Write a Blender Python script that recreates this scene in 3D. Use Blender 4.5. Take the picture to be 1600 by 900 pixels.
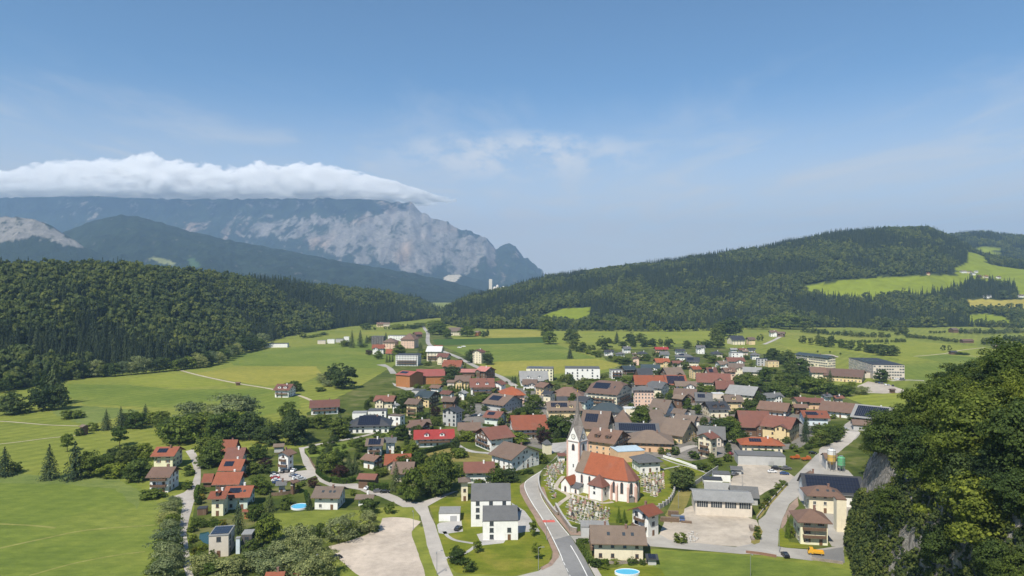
import bpy, math, random
import numpy as np
from mathutils import Vector, Matrix
from mathutils.geometry import tessellate_polygon

for o in list(bpy.data.objects):
    bpy.data.objects.remove(o)
random.seed(7)
rng = np.random.default_rng(7)
R = math.radians
SC = bpy.context.scene
COL = SC.collection

# ------------------------------------------------------------------ camera
F, CX, HY, CAMH = 1066.7, 800.0, 450.0, 90.0      # focal length in photo pixels, horizon row, drone height
cam = bpy.data.cameras.new('camera')
cam.lens, cam.sensor_width = 24.0, 36.0
cam.clip_start, cam.clip_end = 1.0, 60000.0
camo = bpy.data.objects.new('camera', cam)
camo.location = (0, 0, CAMH)
camo.rotation_euler = (R(90), 0, 0)
COL.objects.link(camo)
SC.camera = camo

# ------------------------------------------------------------------ sun, sky, exposure
SUN_EL = 53.0
SUN_H = Vector((-0.45, -0.89)).normalized()          # horizontal direction towards the sun
SUN_DIR = Vector((SUN_H.x * math.cos(R(SUN_EL)), SUN_H.y * math.cos(R(SUN_EL)), math.sin(R(SUN_EL))))
sun = bpy.data.lights.new('sun', 'SUN')
sun.energy, sun.angle, sun.color = 4.9, R(0.53), (1.0, 0.94, 0.83)
suno = bpy.data.objects.new('sun', sun)
suno.rotation_euler = SUN_DIR.to_track_quat('Z', 'Y').to_euler()
suno.location = (0, 0, 400)
COL.objects.link(suno)

world = bpy.data.worlds.new('World')
SC.world = world
world.use_nodes = True
wn, wl = world.node_tree.nodes, world.node_tree.links
wn.clear()
w_out = wn.new('ShaderNodeOutputWorld')
w_bg = wn.new('ShaderNodeBackground')
w_bg.inputs[1].default_value = 0.115
sky = wn.new('ShaderNodeTexSky')
sky.sky_type = 'NISHITA'
sky.sun_disc = False
sky.sun_elevation = R(SUN_EL)
sky.sun_rotation = math.atan2(SUN_H.x, SUN_H.y)
sky.altitude = 450
sky.air_density, sky.dust_density, sky.ozone_density = 0.66, 0.15, 0.3


def wmath(op, a, b=None, c=None):
    n = wn.new('ShaderNodeMath')
    n.operation = op
    for i, v in enumerate((a, b, c)):
        if v is None:
            continue
        if isinstance(v, (int, float)):
            n.inputs[i].default_value = v
        else:
            wl.new(v, n.inputs[i])
    return n.outputs[0]


# thin cirrus far above the valley, as a function of the direction only
tc = wn.new('ShaderNodeTexCoord')
sep = wn.new('ShaderNodeSeparateXYZ')
wl.new(tc.outputs['Generated'], sep.inputs[0])
zc = wmath('MAXIMUM', sep.outputs[2], 0.02)
hx = wmath('DIVIDE', sep.outputs[0], zc)
hy = wmath('DIVIDE', sep.outputs[1], zc)
cmb = wn.new('ShaderNodeCombineXYZ')
wl.new(hx, cmb.inputs[0])
wl.new(hy, cmb.inputs[1])
mapn = wn.new('ShaderNodeMapping')
mapn.inputs['Rotation'].default_value = (0, 0, R(20))
mapn.inputs['Scale'].default_value = (0.9, 0.35, 1)
wl.new(cmb.outputs[0], mapn.inputs[0])
nz = wn.new('ShaderNodeTexNoise')
nz.inputs['Scale'].default_value = 1.3
nz.inputs['Detail'].default_value = 9
nz.inputs['Roughness'].default_value = 0.62
nz.inputs['Distortion'].default_value = 0.6
wl.new(mapn.outputs[0], nz.inputs[0])
rmp = wn.new('ShaderNodeMapRange')
rmp.inputs[1].default_value, rmp.inputs[2].default_value = 0.50, 0.82
rmp.inputs[3].default_value, rmp.inputs[4].default_value = 0.0, 0.55
wl.new(nz.outputs[0], rmp.inputs[0])
low = wn.new('ShaderNodeMapRange')                      # cirrus thins out towards the zenith
low.inputs[1].default_value, low.inputs[2].default_value = 0.14, 0.30
low.inputs[3].default_value, low.inputs[4].default_value = 1.0, 0.0
wl.new(sep.outputs[2], low.inputs[0])
veil = wmath('MULTIPLY', rmp.outputs[0], low.outputs[0])
# a row of small fair-weather puffs in the north
n2 = wn.new('ShaderNodeTexNoise')
n2.inputs['Scale'].default_value = 22
n2.inputs['Detail'].default_value = 8
n2.inputs['Roughness'].default_value = 0.6
m2 = wn.new('ShaderNodeMapping')
m2.inputs['Scale'].default_value = (1.0, 1.0, 1.9)
wl.new(tc.outputs['Generated'], m2.inputs[0])
wl.new(m2.outputs[0], n2.inputs[0])
r2 = wn.new('ShaderNodeMapRange')
r2.inputs[1].default_value, r2.inputs[2].default_value = 0.43, 0.60
r2.inputs[3].default_value, r2.inputs[4].default_value = 0.0, 1.0
wl.new(n2.outputs[0], r2.inputs[0])
ux = wmath('DIVIDE', sep.outputs[0], wmath('MAXIMUM', sep.outputs[1], 0.05))
uz = wmath('DIVIDE', sep.outputs[2], wmath('MAXIMUM', sep.outputs[1], 0.05))
gx = wmath('MULTIPLY', wmath('SUBTRACT', ux, 0.01), 4.4)
gz = wmath('MULTIPLY', wmath('SUBTRACT', uz, 0.194), 24.0)
rad = wmath('ADD', wmath('MULTIPLY', gx, gx), wmath('MULTIPLY', gz, gz))
msk = wmath('MAXIMUM', wmath('SUBTRACT', 1.0, rad), 0.0)
puff = wmath('MULTIPLY', wmath('MULTIPLY', r2.outputs[0], msk), 0.85)
cl = wmath('MINIMUM', wmath('ADD', veil, puff), 0.85)
mixw = wn.new('ShaderNodeMix')
mixw.data_type = 'RGBA'
wl.new(cl, mixw.inputs['Factor'])
wl.new(sky.outputs[0], mixw.inputs['A'])
mixw.inputs['B'].default_value = (5.2, 5.4, 5.7, 1)
# milky cirrostratus low over the horizon, uneven like real haze
hzn = wn.new('ShaderNodeMapRange')
hzn.interpolation_type = 'SMOOTHSTEP'
hzn.inputs[1].default_value, hzn.inputs[2].default_value = 0.05, 0.29
hzn.inputs[3].default_value, hzn.inputs[4].default_value = 1.0, 0.0
wob = wmath('MULTIPLY', wmath('SUBTRACT', nz.outputs[0], 0.5), 0.24)
wl.new(wmath('ADD', sep.outputs[2], wob), hzn.inputs[0])
mixh = wn.new('ShaderNodeMix')
mixh.data_type = 'RGBA'
wl.new(hzn.outputs[0], mixh.inputs['Factor'])
tint = wn.new('ShaderNodeMix')          # clear alpine air: a little less red than the model atmosphere
tint.data_type = 'RGBA'
tint.blend_type = 'MULTIPLY'
tint.inputs['Factor'].default_value = 1.0
tint.inputs['B'].default_value = (0.74, 1.0, 1.06, 1)
wl.new(sky.outputs[0], tint.inputs['A'])
wl.new(tint.outputs['Result'], mixh.inputs['A'])
mixh.inputs['B'].default_value = (5.0, 5.05, 5.1, 1)
wl.new(mixh.outputs['Result'], mixw.inputs['A'])
wl.new(mixw.outputs['Result'], w_bg.inputs[0])
wl.new(w_bg.outputs[0], w_out.inputs[0])

vs = SC.view_settings
vs.view_transform, vs.look, vs.gamma = 'Standard', 'None', 1.0
vs.use_curve_mapping = False
vs.exposure = 0.5
SC.cycles.use_denoising = True
SC.cycles.max_bounces = 14
SC.cycles.diffuse_bounces = 2
SC.cycles.glossy_bounces = 2
SC.cycles.transmission_bounces = 3
SC.cycles.transparent_max_bounces = 6
SC.cycles.volume_bounces = 12
SC.cycles.caustics_reflective = False
SC.cycles.caustics_refractive = False

# ------------------------------------------------------------------ helpers


def gp(px, py, z=0.0):
    """ground point seen at a photo pixel"""
    d = (CAMH - z) * F / max(py - HY, 4.0)
    return ((px - CX) * d / F, d)


def at(px, py, d):
    return ((px - CX) * d / F, d, CAMH - (py - HY) * d / F)


def proj(x, y, z):
    return (CX + F * x / y, HY + F * (CAMH - z) / y)


TILES = {'0': (0, 0, 1.0), '1': (0, 560, 2.6475), '2': (200, 660, 3.75), '3': (400, 660, 3.75), '4': (660, 660, 3.75),
         '5': (860, 640, 3.46), '6': (1060, 640, 3.46), '7': (1280, 560, 2.647),
         'a': (400, 500, 5.0), 'b': (560, 500, 5.0), 'c': (720, 540, 6.0), 'd': (880, 540, 6.0), 'e': (1040, 540, 6.0),
         'f': (1200, 500, 5.0), 'g': (1400, 440, 5.625), 'h': (620, 400, 3.2), 'i': (1100, 330, 3.2), 'j': (0, 400, 3.2)}


def T(t, x, y):
    ox, oy, s = TILES[t]
    return (ox + x / s, oy + y / s)


def TP(t, pts):
    return [T(t, x, y) for x, y in pts]


def tag(o, label=None, cat=None, group=None, kind=None):
    if label:
        o['label'] = label
    if cat:
        o['category'] = cat
    if group:
        o['group'] = group
    if kind:
        o['kind'] = kind
    return o


def empty(name, loc=(0, 0, 0), rz=0.0):
    o = bpy.data.objects.new(name, None)
    o.empty_display_size = 1.0
    o.location = loc
    o.rotation_euler = (0, 0, rz)
    COL.objects.link(o)
    return o


def link(name, me, parent=None, loc=None, rz=None, scale=None):
    o = bpy.data.objects.new(name, me)
    COL.objects.link(o)
    if parent is not None:
        o.parent = parent
    if loc is not None:
        o.location = loc
    if rz is not None:
        o.rotation_euler = (0, 0, rz)
    if scale is not None:
        o.scale = scale
    return o


class MB:
    """collects faces into one mesh"""

    def __init__(s):
        s.v, s.f, s.m = [], [], []

    def poly(s, pts, m=0):
        i = len(s.v)
        s.v += [tuple(p) for p in pts]
        s.f.append(tuple(range(i, i + len(pts))))
        s.m.append(m)

    def box(s, x0, y0, z0, x1, y1, z1, m=0):
        i = len(s.v)
        s.v += [(x0, y0, z0), (x1, y0, z0), (x1, y1, z0), (x0, y1, z0), (x0, y0, z1), (x1, y0, z1), (x1, y1, z1), (x0, y1, z1)]
        for f in ((0, 3, 2, 1), (4, 5, 6, 7), (0, 1, 5, 4), (1, 2, 6, 5), (2, 3, 7, 6), (3, 0, 4, 7)):
            s.f.append(tuple(i + k for k in f))
            s.m.append(m)

    def solid(s, top, t, m=0):
        """polygon extruded straight down by t"""
        n = len(top)
        i = len(s.v)
        s.v += [tuple(p) for p in top] + [(p[0], p[1], p[2] - t) for p in top]
        s.f.append(tuple(range(i, i + n)))
        s.f.append(tuple(range(i + 2 * n - 1, i + n - 1, -1)))
        s.m += [m, m]
        for k in range(n):
            k2 = (k + 1) % n
            s.f.append((i + k, i + n + k, i + n + k2, i + k2))
            s.m.append(m)

    def tube(s, pts, rad, n=6, m=0, cap=True):
        i0 = len(s.v)
        for k, p in enumerate(pts):
            r = rad[k] if isinstance(rad, (list, tuple)) else rad
            a = Vector(pts[max(k - 1, 0)])
            b = Vector(pts[min(k + 1, len(pts) - 1)])
            d = (b - a).normalized()
            u = d.orthogonal().normalized()
            w = d.cross(u)
            for j in range(n):
                an = 2 * math.pi * j / n
                s.v.append(tuple(Vector(p) + r * (math.cos(an) * u + math.sin(an) * w)))
        for k in range(len(pts) - 1):
            for j in range(n):
                a, b = i0 + k * n + j, i0 + k * n + (j + 1) % n
                s.f.append((a, b, b + n, a + n))
                s.m.append(m)
        if cap:
            s.f.append(tuple(range(i0 + n - 1, i0 - 1, -1)))
            e = i0 + (len(pts) - 1) * n
            s.f.append(tuple(range(e, e + n)))
            s.m += [m, m]

    def mesh(s, name, mats):
        me = bpy.data.meshes.new(name)
        me.from_pydata(s.v, [], s.f)
        for mt in (mats if isinstance(mats, (list, tuple)) else [mats]):
            me.materials.append(mt)
        if any(s.m):
            me.polygons.foreach_set('material_index', s.m)
        me.update()
        return me

    def build(s, name, mats, parent=None, loc=None, rz=None):
        return link(name, s.mesh(name, mats), parent, loc, rz)


def np_mesh(name, verts, quads, mats, smooth=False, midx=None):
    me = bpy.data.meshes.new(name)
    verts = np.asarray(verts, dtype=np.float32)
    quads = np.asarray(quads, dtype=np.int32)
    k = quads.shape[1]
    me.vertices.add(len(verts))
    me.vertices.foreach_set('co', verts.ravel())
    me.loops.add(quads.size)
    me.loops.foreach_set('vertex_index', quads.ravel())
    me.polygons.add(len(quads))
    me.polygons.foreach_set('loop_start', np.arange(0, quads.size, k, dtype=np.int32))
    me.polygons.foreach_set('loop_total', np.full(len(quads), k, dtype=np.int32))
    for mt in (mats if isinstance(mats, (list, tuple)) else [mats]):
        me.materials.append(mt)
    if smooth:
        me.polygons.foreach_set('use_smooth', np.ones(len(quads), dtype=bool))
    if midx is not None:
        me.polygons.foreach_set('material_index', np.asarray(midx, dtype=np.int32))
    me.update(calc_edges=True)
    me.validate()
    return me


def hash2(ix, iy, seed):
    h = (ix.astype(np.int64) * 374761393 + iy.astype(np.int64) * 668265263 + seed * 974634777) & 0xffffffff
    h = ((h ^ (h >> 13)) * 1274126177) & 0xffffffff
    return ((h ^ (h >> 16)) & 0xffff) / 65535.0


def vnoise(x, y, seed=0):
    ix, iy = np.floor(x), np.floor(y)
    fx, fy = x - ix, y - iy
    fx, fy = fx * fx * (3 - 2 * fx), fy * fy * (3 - 2 * fy)
    a, b = hash2(ix, iy, seed), hash2(ix + 1, iy, seed)
    c, d = hash2(ix, iy + 1, seed), hash2(ix + 1, iy + 1, seed)
    return (a + (b - a) * fx) * (1 - fy) + (c + (d - c) * fx) * fy


def fbm(x, y, octs=5, seed=0, ridged=False, gain=0.5):
    x, y = np.asarray(x, float), np.asarray(y, float)
    t, a, n = np.zeros_like(x), 1.0, 0.0
    for o in range(octs):
        v = vnoise(x, y, seed + o)
        if ridged:
            v = 1 - np.abs(2 * v - 1)
        t += a * v
        n += a
        a *= gain
        x, y = x * 2.03 + 11.3, y * 2.03 + 5.7
    return t / n


def inpoly(px, py, poly):
    px, py = np.asarray(px, float), np.asarray(py, float)
    r = np.zeros(px.shape, bool)
    n = len(poly)
    for i in range(n):
        x0, y0 = poly[i]
        x1, y1 = poly[(i + 1) % n]
        if y0 == y1:
            continue
        c = ((y0 > py) != (y1 > py)) & (px < (x1 - x0) * (py - y0) / (y1 - y0) + x0)
        r ^= c
    return r


# ------------------------------------------------------------------ materials
MATS = {}


def new_mat(name):
    m = bpy.data.materials.new(name)
    m.use_nodes = True
    return m, m.node_tree.nodes, m.node_tree.links, m.node_tree.nodes['Principled BSDF']


def shade(c, k):
    return tuple(min(1.0, x * k) for x in c[:3]) + (1,)


def noise_node(n, l, scale, detail=4, rough=0.55, coord='Object', vec=None, dist=0.0):
    t = n.new('ShaderNodeTexNoise')
    t.inputs['Scale'].default_value = scale
    t.inputs['Detail'].default_value = detail
    t.inputs['Roughness'].default_value = rough
    t.inputs['Distortion'].default_value = dist
    if vec is None:
        c = n.new('ShaderNodeTexCoord')
        vec = c.outputs[coord]
    l.new(vec, t.inputs[0])
    return t.outputs[0]


def ramp(n, l, fac, stops):
    r = n.new('ShaderNodeValToRGB')
    e = r.color_ramp.elements
    while len(e) < len(stops):
        e.new(0.5)
    for i, (p, c) in enumerate(stops):
        e[i].position = p
        e[i].color = tuple(c[:3]) + (1,)
    l.new(fac, r.inputs[0])
    return r.outputs[0]


def mixc(n, l, fac, a, b, mode='MIX'):
    m = n.new('ShaderNodeMix')
    m.data_type = 'RGBA'
    m.blend_type = mode
    for sock, v in (('Factor', fac), ('A', a), ('B', b)):
        if isinstance(v, (int, float)):
            m.inputs[sock].default_value = v
        elif isinstance(v, (tuple, list)):
            m.inputs[sock].default_value = tuple(v[:3]) + (1,)
        else:
            l.new(v, m.inputs[sock])
    return m.outputs['Result']


def bump(n, l, bsdf, h, strength=0.3, dist=0.05):
    b = n.new('ShaderNodeBump')
    b.inputs['Strength'].default_value = strength
    b.inputs['Distance'].default_value = dist
    l.new(h, b.inputs['Height'])
    l.new(b.outputs[0], bsdf.inputs['Normal'])


def plain(name, c, rough=0.6, metal=0.0, var=0.0, scale=1.0, coord='Object'):
    if name in MATS:
        return MATS[name]
    m, n, l, b = new_mat(name)
    b.inputs['Roughness'].default_value = rough
    b.inputs['Metallic'].default_value = metal
    if var:
        f = noise_node(n, l, scale, 5, 0.6, coord)
        l.new(ramp(n, l, f, [(0.3, shade(c, 1 - var)), (0.7, shade(c, 1 + var))]), b.inputs['Base Color'])
    else:
        b.inputs['Base Color'].default_value = tuple(c[:3]) + (1,)
    MATS[name] = m
    return m


WALLC = {'white': (.80, .79, .75), 'cream': (.76, .68, .50), 'yellow': (.70, .55, .30), 'orange': (.66, .43, .26),
         'pink': (.72, .50, .38), 'grey': (.46, .46, .45), 'timber': (.13, .075, .045), 'green': (.63, .70, .62),
         'beige': (.62, .55, .46), 'dark': (.10, .09, .085), 'rust': (.36, .15, .05), 'paleyellow': (.78, .74, .52), 'blue': (.62, .70, .74)}
ROOFC = {'red': (.205, .062, .031), 'orange': (.25, .07, .028), 'brown': (.145, .088, .064), 'redbrown': (.155, .063, .045),
         'tan': (.16, .12, .092), 'dark': (.038, .041, .048), 'slate': (.105, .108, .112), 'grey': (.27, .265, .25),
         'blue': (.46, .56, .63), 'teal': (.034, .052, .06), 'crimson': (.33, .035, .03), 'umber': (.135, .092, .07), 'white': (.6, .6, .58),
         'barnred': (.27, .075, .06), 'rose': (.36, .15, .13)}


def wall_mat(c):
    k = 'wall_' + c
    if k in MATS:
        return MATS[k]
    m, n, l, b = new_mat(k)
    col = WALLC[c]
    b.inputs['Roughness'].default_value = 0.85
    f1 = noise_node(n, l, 0.6, 5, 0.65)
    base = ramp(n, l, f1, [(0.3, shade(col, 0.88)), (0.62, col), (0.85, shade(col, 1.04))])
    if c in ('timber', 'rust', 'dark'):
        w = n.new('ShaderNodeTexWave')
        w.bands_direction = 'X'
        w.inputs['Scale'].default_value = 1.6
        w.inputs['Distortion'].default_value = 1.5
        t = n.new('ShaderNodeTexCoord')
        l.new(t.outputs['Object'], w.inputs[0])
        base = mixc(n, l, 0.35, base, ramp(n, l, w.outputs[0], [(0, shade(col, .5)), (1, shade(col, 1.6))]))
    # rain streaks and splash-back dirt near the ground
    g = n.new('ShaderNodeNewGeometry')
    t2 = n.new('ShaderNodeTexCoord')
    mp = n.new('ShaderNodeMapping')
    mp.inputs['Scale'].default_value = (1.4, 1.4, 0.12)
    l.new(t2.outputs['Object'], mp.inputs[0])
    f2 = noise_node(n, l, 1.2, 4, 0.6, vec=mp.outputs[0])
    st = n.new('ShaderNodeMapRange')
    st.inputs[1].default_value, st.inputs[2].default_value, st.inputs[4].default_value = 0.55, 0.8, 0.32
    l.new(f2, st.inputs[0])
    base = mixc(n, l, st.outputs[0], base, shade((.36, .33, .28), 1))
    l.new(base, b.inputs['Base Color'])
    bump(n, l, b, f1, 0.15, 0.03)
    MATS[k] = m
    return m


def roof_mat(c):
    k = 'roof_' + c
    if k in MATS:
        return MATS[k]
    m, n, l, b = new_mat(k)
    col = ROOFC[c]
    metal = c in ('blue', 'white', 'grey')
    b.inputs['Roughness'].default_value = 0.45 if metal else (0.6 if c in ('dark', 'teal') else 0.8)
    f1 = noise_node(n, l, 0.35, 6, 0.7)
    base = ramp(n, l, f1, [(0.25, shade(col, 0.72)), (0.5, col), (0.8, shade(col, 1.25))])
    f2 = noise_node(n, l, 3.2, 3, 0.7)
    base = mixc(n, l, 0.35, base, ramp(n, l, f2, [(0.3, shade(col, 0.6)), (0.7, shade(col, 1.35))]))
    if not metal:
        f3 = noise_node(n, l, 0.13, 6, 0.7)
        mr = n.new('ShaderNodeMapRange')
        mr.inputs[1].default_value, mr.inputs[2].default_value, mr.inputs[4].default_value = 0.52, 0.75, 0.4
        l.new(f3, mr.inputs[0])
        base = mixc(n, l, mr.outputs[0], base, (.13, .115, .10))
        oi = n.new('ShaderNodeObjectInfo')
        base = mixc(n, l, 1.0, base, ramp(n, l, oi.outputs['Random'], [(0, (.8, .8, .82)), (1, (1.2, 1.16, 1.1))]), 'MULTIPLY')
    # tile courses
    w = n.new('ShaderNodeTexWave')
    w.wave_type = 'BANDS'
    w.bands_direction = 'X' if metal else 'Z'
    w.inputs['Scale'].default_value = 0.55 if metal else 1.9
    w.inputs['Distortion'].default_value = 0.0 if metal else 0.4
    t = n.new('ShaderNodeTexCoord')
    l.new(t.outputs['Object'], w.inputs[0])
    base = mixc(n, l, 0.22, base, mixc(n, l, 1.0, base, ramp(n, l, w.outputs[0], [(0, (.35, .35, .35)), (.4, (1.1, 1.1, 1.1))]), 'MULTIPLY'))
    l.new(base, b.inputs['Base Color'])
    bump(n, l, b, w.outputs[0], 0.35, 0.06)
    MATS[k] = m
    return m


def grass_mat(name, c1, c2, c3, stripe=0.0, srot=0.0, sscale=0.08, scale=0.02):
    if name in MATS:
        return MATS[name]
    m, n, l, b = new_mat(name)
    b.inputs['Roughness'].default_value = 0.95
    b.inputs['Specular IOR Level'].default_value = 0.1
    f = noise_node(n, l, scale, 7, 0.62, dist=0.4)
    base = ramp(n, l, f, [(0.32, c1), (0.5, c2), (0.68, c3)])
    tcn = n.new('ShaderNodeTexCoord')
    mp = n.new('ShaderNodeMapping')
    mp.inputs['Scale'].default_value = (0.5, 1.2, 1)
    l.new(tcn.outputs['Object'], mp.inputs[0])
    f2 = noise_node(n, l, 0.22, 6, 0.75, vec=mp.outputs[0])
    base = mixc(n, l, 1.0, base, ramp(n, l, f2, [(0.3, (.66, .72, .70)), (0.7, (1.25, 1.2, 1.15))]), 'MULTIPLY')
    f4 = noise_node(n, l, 2.5, 3, 0.8)
    base = mixc(n, l, 1.0, base, ramp(n, l, f4, [(0.3, (.82, .84, .8)), (0.7, (1.15, 1.13, 1.1))]), 'MULTIPLY')
    if stripe:
        mp2 = n.new('ShaderNodeMapping')
        mp2.inputs['Rotation'].default_value = (0, 0, srot)
        l.new(tcn.outputs['Object'], mp2.inputs[0])
        w = n.new('ShaderNodeTexWave')
        w.inputs['Scale'].default_value = sscale
        w.inputs['Distortion'].default_value = 2.2
        w.inputs['Detail'].default_value = 3
        w.inputs['Detail Scale'].default_value = 0.6
        l.new(mp2.outputs[0], w.inputs[0])
        base = mixc(n, l, stripe, base, mixc(n, l, 1.0, base, ramp(n, l, w.outputs[0], [(0, (.72, .76, .7)), (1, (1.15, 1.12, 1.1))]), 'MULTIPLY'))
    l.new(base, b.inputs['Base Color'])
    bump(n, l, b, f4, 0.5, 0.25)
    MATS[name] = m
    return m


def ground_mat(name, c, var=0.2, scale=0.25, patch=None):
    if name in MATS:
        return MATS[name]
    m, n, l, b = new_mat(name)
    b.inputs['Roughness'].default_value = 0.9
    f = noise_node(n, l, scale, 7, 0.68)
    base = ramp(n, l, f, [(0.28, shade(c, 1 - var)), (0.5, c), (0.75, shade(c, 1 + var))])
    f2 = noise_node(n, l, scale * 0.12, 5, 0.6, dist=0.8)
    base = mixc(n, l, 1.0, base, ramp(n, l, f2, [(0.35, (.8, .8, .8)), (0.65, (1.12, 1.12, 1.12))]), 'MULTIPLY')
    f4 = noise_node(n, l, 6.0, 2, 0.8)
    base = mixc(n, l, 1.0, base, ramp(n, l, f4, [(0.3, (.9, .9, .9)), (0.7, (1.08, 1.08, 1.08))]), 'MULTIPLY')
    if patch:
        mr = n.new('ShaderNodeMapRange')
        mr.inputs[1].default_value, mr.inputs[2].default_value = 0.58, 0.66
        l.new(noise_node(n, l, 0.12, 6, 0.7), mr.inputs[0])
        base = mixc(n, l, mr.outputs[0], base, patch)
    l.new(base, b.inputs['Base Color'])
    bump(n, l, b, f4, 0.2, 0.03)
    MATS[name] = m
    return m


def leaf_mat(name, c, var=0.35, trans=0.3):
    if name in MATS:
        return MATS[name]
    m, n, l, b = new_mat(name)
    oi = n.new('ShaderNodeObjectInfo')
    g = n.new('ShaderNodeNewGeometry')
    base = ramp(n, l, g.outputs['Random Per Island'], [(0, shade(c, 1 - var)), (0.6, c), (1, shade((c[0] * 1.25, c[1] * 1.15, c[2]), 1 + var))])
    base = mixc(n, l, 1.0, base, ramp(n, l, oi.outputs['Random'], [(0, (.55, .64, .72)), (.5, (1, 1, 1)), (1, (1.5, 1.34, 1.0))]), 'MULTIPLY')
    l.new(base, b.inputs['Base Color'])
    b.inputs['Roughness'].default_value = 0.75
    b.inputs['Specular IOR Level'].default_value = 0.15
    tr = n.new('ShaderNodeBsdfTranslucent')
    l.new(mixc(n, l, 1.0, base, (1.0, 1.25, .5), 'MULTIPLY'), tr.inputs[0])
    mx = n.new('ShaderNodeMixShader')
    mx.inputs[0].default_value = trans
    out = n['Material Output']
    l.new(b.outputs[0], mx.inputs[1])
    l.new(tr.outputs[0], mx.inputs[2])
    l.new(mx.outputs[0], out.inputs[0])
    MATS[name] = m
    return m


GLASS = plain('window_glass', (.045, .055, .065), 0.08)
FRAME = plain('window_frame', (.62, .60, .56), 0.5)
FRAMEB = plain('window_frame_wood', (.16, .085, .045), 0.6)
WOOD = wall_mat('timber')
WOOD2 = plain('weathered_wood', (.17, .115, .075), 0.8, 0, 0.3, 2.0)
SOLAR = plain('solar_cell', (.016, .019, .032), 0.18)
ALU = plain('aluminium', (.45, .46, .47), 0.35, 0.8)
METAL = plain('galvanised_steel', (.36, .37, .38), 0.5, 0.6)
STONE = ground_mat('rubble_stone', (.27, .225, .185), 0.35, 1.6)
CONC = ground_mat('concrete', (.40, .385, .36), 0.15, 0.5)
PLAST = wall_mat('white')
# ================================================================== the land


def resample(pts, step, amp, seed, closed=True):
    out = []
    n = len(pts)
    for i in range(n if closed else n - 1):
        a, b = Vector(pts[i]), Vector(pts[(i + 1) % n])
        L = (b - a).length
        k = max(1, min(60, int(L / step)))
        for j in range(k):
            p = a.lerp(b, j / k)
            if amp:
                q = np.array([p.x * 0.23]), np.array([p.y * 0.23])
                p = p + amp * Vector((fbm(*q, 3, seed)[0] - .5, fbm(*q, 3, seed + 9)[0] - .5)) * 2
            out.append((p.x, p.y))
    if not closed:
        out.append(tuple(pts[-1]))
    return out


def sheet_xy(name, pts, z, mat, label=None, kind='structure'):
    v3 = [Vector((x, y, 0)) for x, y in pts]
    tris = tessellate_polygon([v3])
    me = bpy.data.meshes.new(name)
    me.from_pydata([(x, y, z) for x, y in pts], [], [tuple(t) for t in tris])
    me.materials.append(mat)
    me.update()
    up = me.polygons[0].normal.z if len(me.polygons) else 1
    if up < 0:
        me.flip_normals()
    o = link(name, me)
    return tag(o, label, None, None, kind)


def sheet(name, px, z, mat, amp=0.5, step=3.0):
    pts = [gp(*p) for p in px]
    far = max(p[1] for p in pts)
    return sheet_xy(name, resample(pts, step * max(1, far / 400), amp, random.randint(0, 999)), z, mat)


def ribbon(pts, width):
    """outline of a strip of constant width along a world polyline"""
    v = [Vector(p) for p in pts]
    lft, rgt = [], []
    for i in range(len(v)):
        d = (v[min(i + 1, len(v) - 1)] - v[max(i - 1, 0)]).normalized()
        nrm = Vector((-d.y, d.x)) * width / 2
        lft.append(v[i] + nrm)
        rgt.append(v[i] - nrm)
    return [(p.x, p.y) for p in lft] + [(p.x, p.y) for p in reversed(rgt)]


def smooth_line(pts, n=4):
    """Catmull-Rom through the points"""
    v = [Vector(p) for p in pts]
    out = []
    for i in range(len(v) - 1):
        p0, p1, p2, p3 = v[max(i - 1, 0)], v[i], v[i + 1], v[min(i + 2, len(v) - 1)]
        for j in range(n):
            t = j / n
            q = 0.5 * ((2 * p1) + (p2 - p0) * t + (2 * p0 - 5 * p1 + 4 * p2 - p3) * t * t + (3 * p1 - p0 - 3 * p2 + p3) * t ** 3)
            out.append((q.x, q.y))
    out.append((v[-1].x, v[-1].y))
    return out


def path(name, px, width, z, mat):
    return sheet_xy(name, ribbon(smooth_line([gp(*p) for p in px]), width), z, mat)


# --- ground colours
G_BASE = grass_mat('meadow_grass', (.135, .165, .034), (.18, .204, .04), (.235, .235, .055), 0.4, 0.6, 0.03, 0.006)
G_GREEN = grass_mat('green_meadow', (.10, .14, .028), (.138, .178, .034), (.18, .205, .045), 0.22, 0.3, 0.035, 0.012)
G_BRIGHT = grass_mat('bright_meadow', (.16, .195, .034), (.205, .228, .04), (.245, .25, .052), 0.4, 1.2, 0.025, 0.008)
G_YELL = grass_mat('mown_meadow', (.21, .21, .042), (.25, .238, .048), (.285, .26, .062), 0.12, 0.1, 0.05, 0.012)
G_DRY = grass_mat('dry_grass', (.16, .145, .045), (.21, .18, .06), (.26, .215, .09), 0, 0, 0.05, 0.08)
G_CROP = grass_mat('crop_field', (.045, .085, .02), (.055, .10, .022), (.065, .11, .026), 0.5, 1.5, 0.12, 0.02)
G_REED = grass_mat('reed_bed', (.115, .155, .04), (.145, .18, .05), (.175, .205, .062), 0, 0, 0.05, 0.04)
G_LAWN = grass_mat('lawn', (.10, .13, .015), (.145, .165, .02), (.21, .195, .036), 0, 0, 0.3, 0.07)
G_GARD = grass_mat('garden_ground', (.045, .066, .016), (.085, .105, .022), (.17, .16, .07), 0, 0, 0.3, 0.05)
ASPH = ground_mat('asphalt', (.33, .31, .28), 0.10, 0.3)
ASPH_D = ground_mat('fresh_asphalt', (.19, .188, .185), 0.10, 0.3)
ASPH_L = ground_mat('worn_asphalt', (.40, .365, .325), 0.12, 0.25)
GRAVEL = ground_mat('gravel', (.45, .38, .31), 0.2, 0.3, (.36, .31, .255))
SANDY = ground_mat('sandy_yard', (.41, .355, .29), 0.2, 0.3, (.32, .285, .24))
PAVE = ground_mat('brick_paving', (.27, .19, .145), 0.15, 0.8)
PAVE_G = ground_mat('grey_paving', (.36, .345, .325), 0.12, 0.8)
CORE = ground_mat('village_paving', (.175, .16, .14), 0.2, 0.2, (.06, .08, .02))
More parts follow.
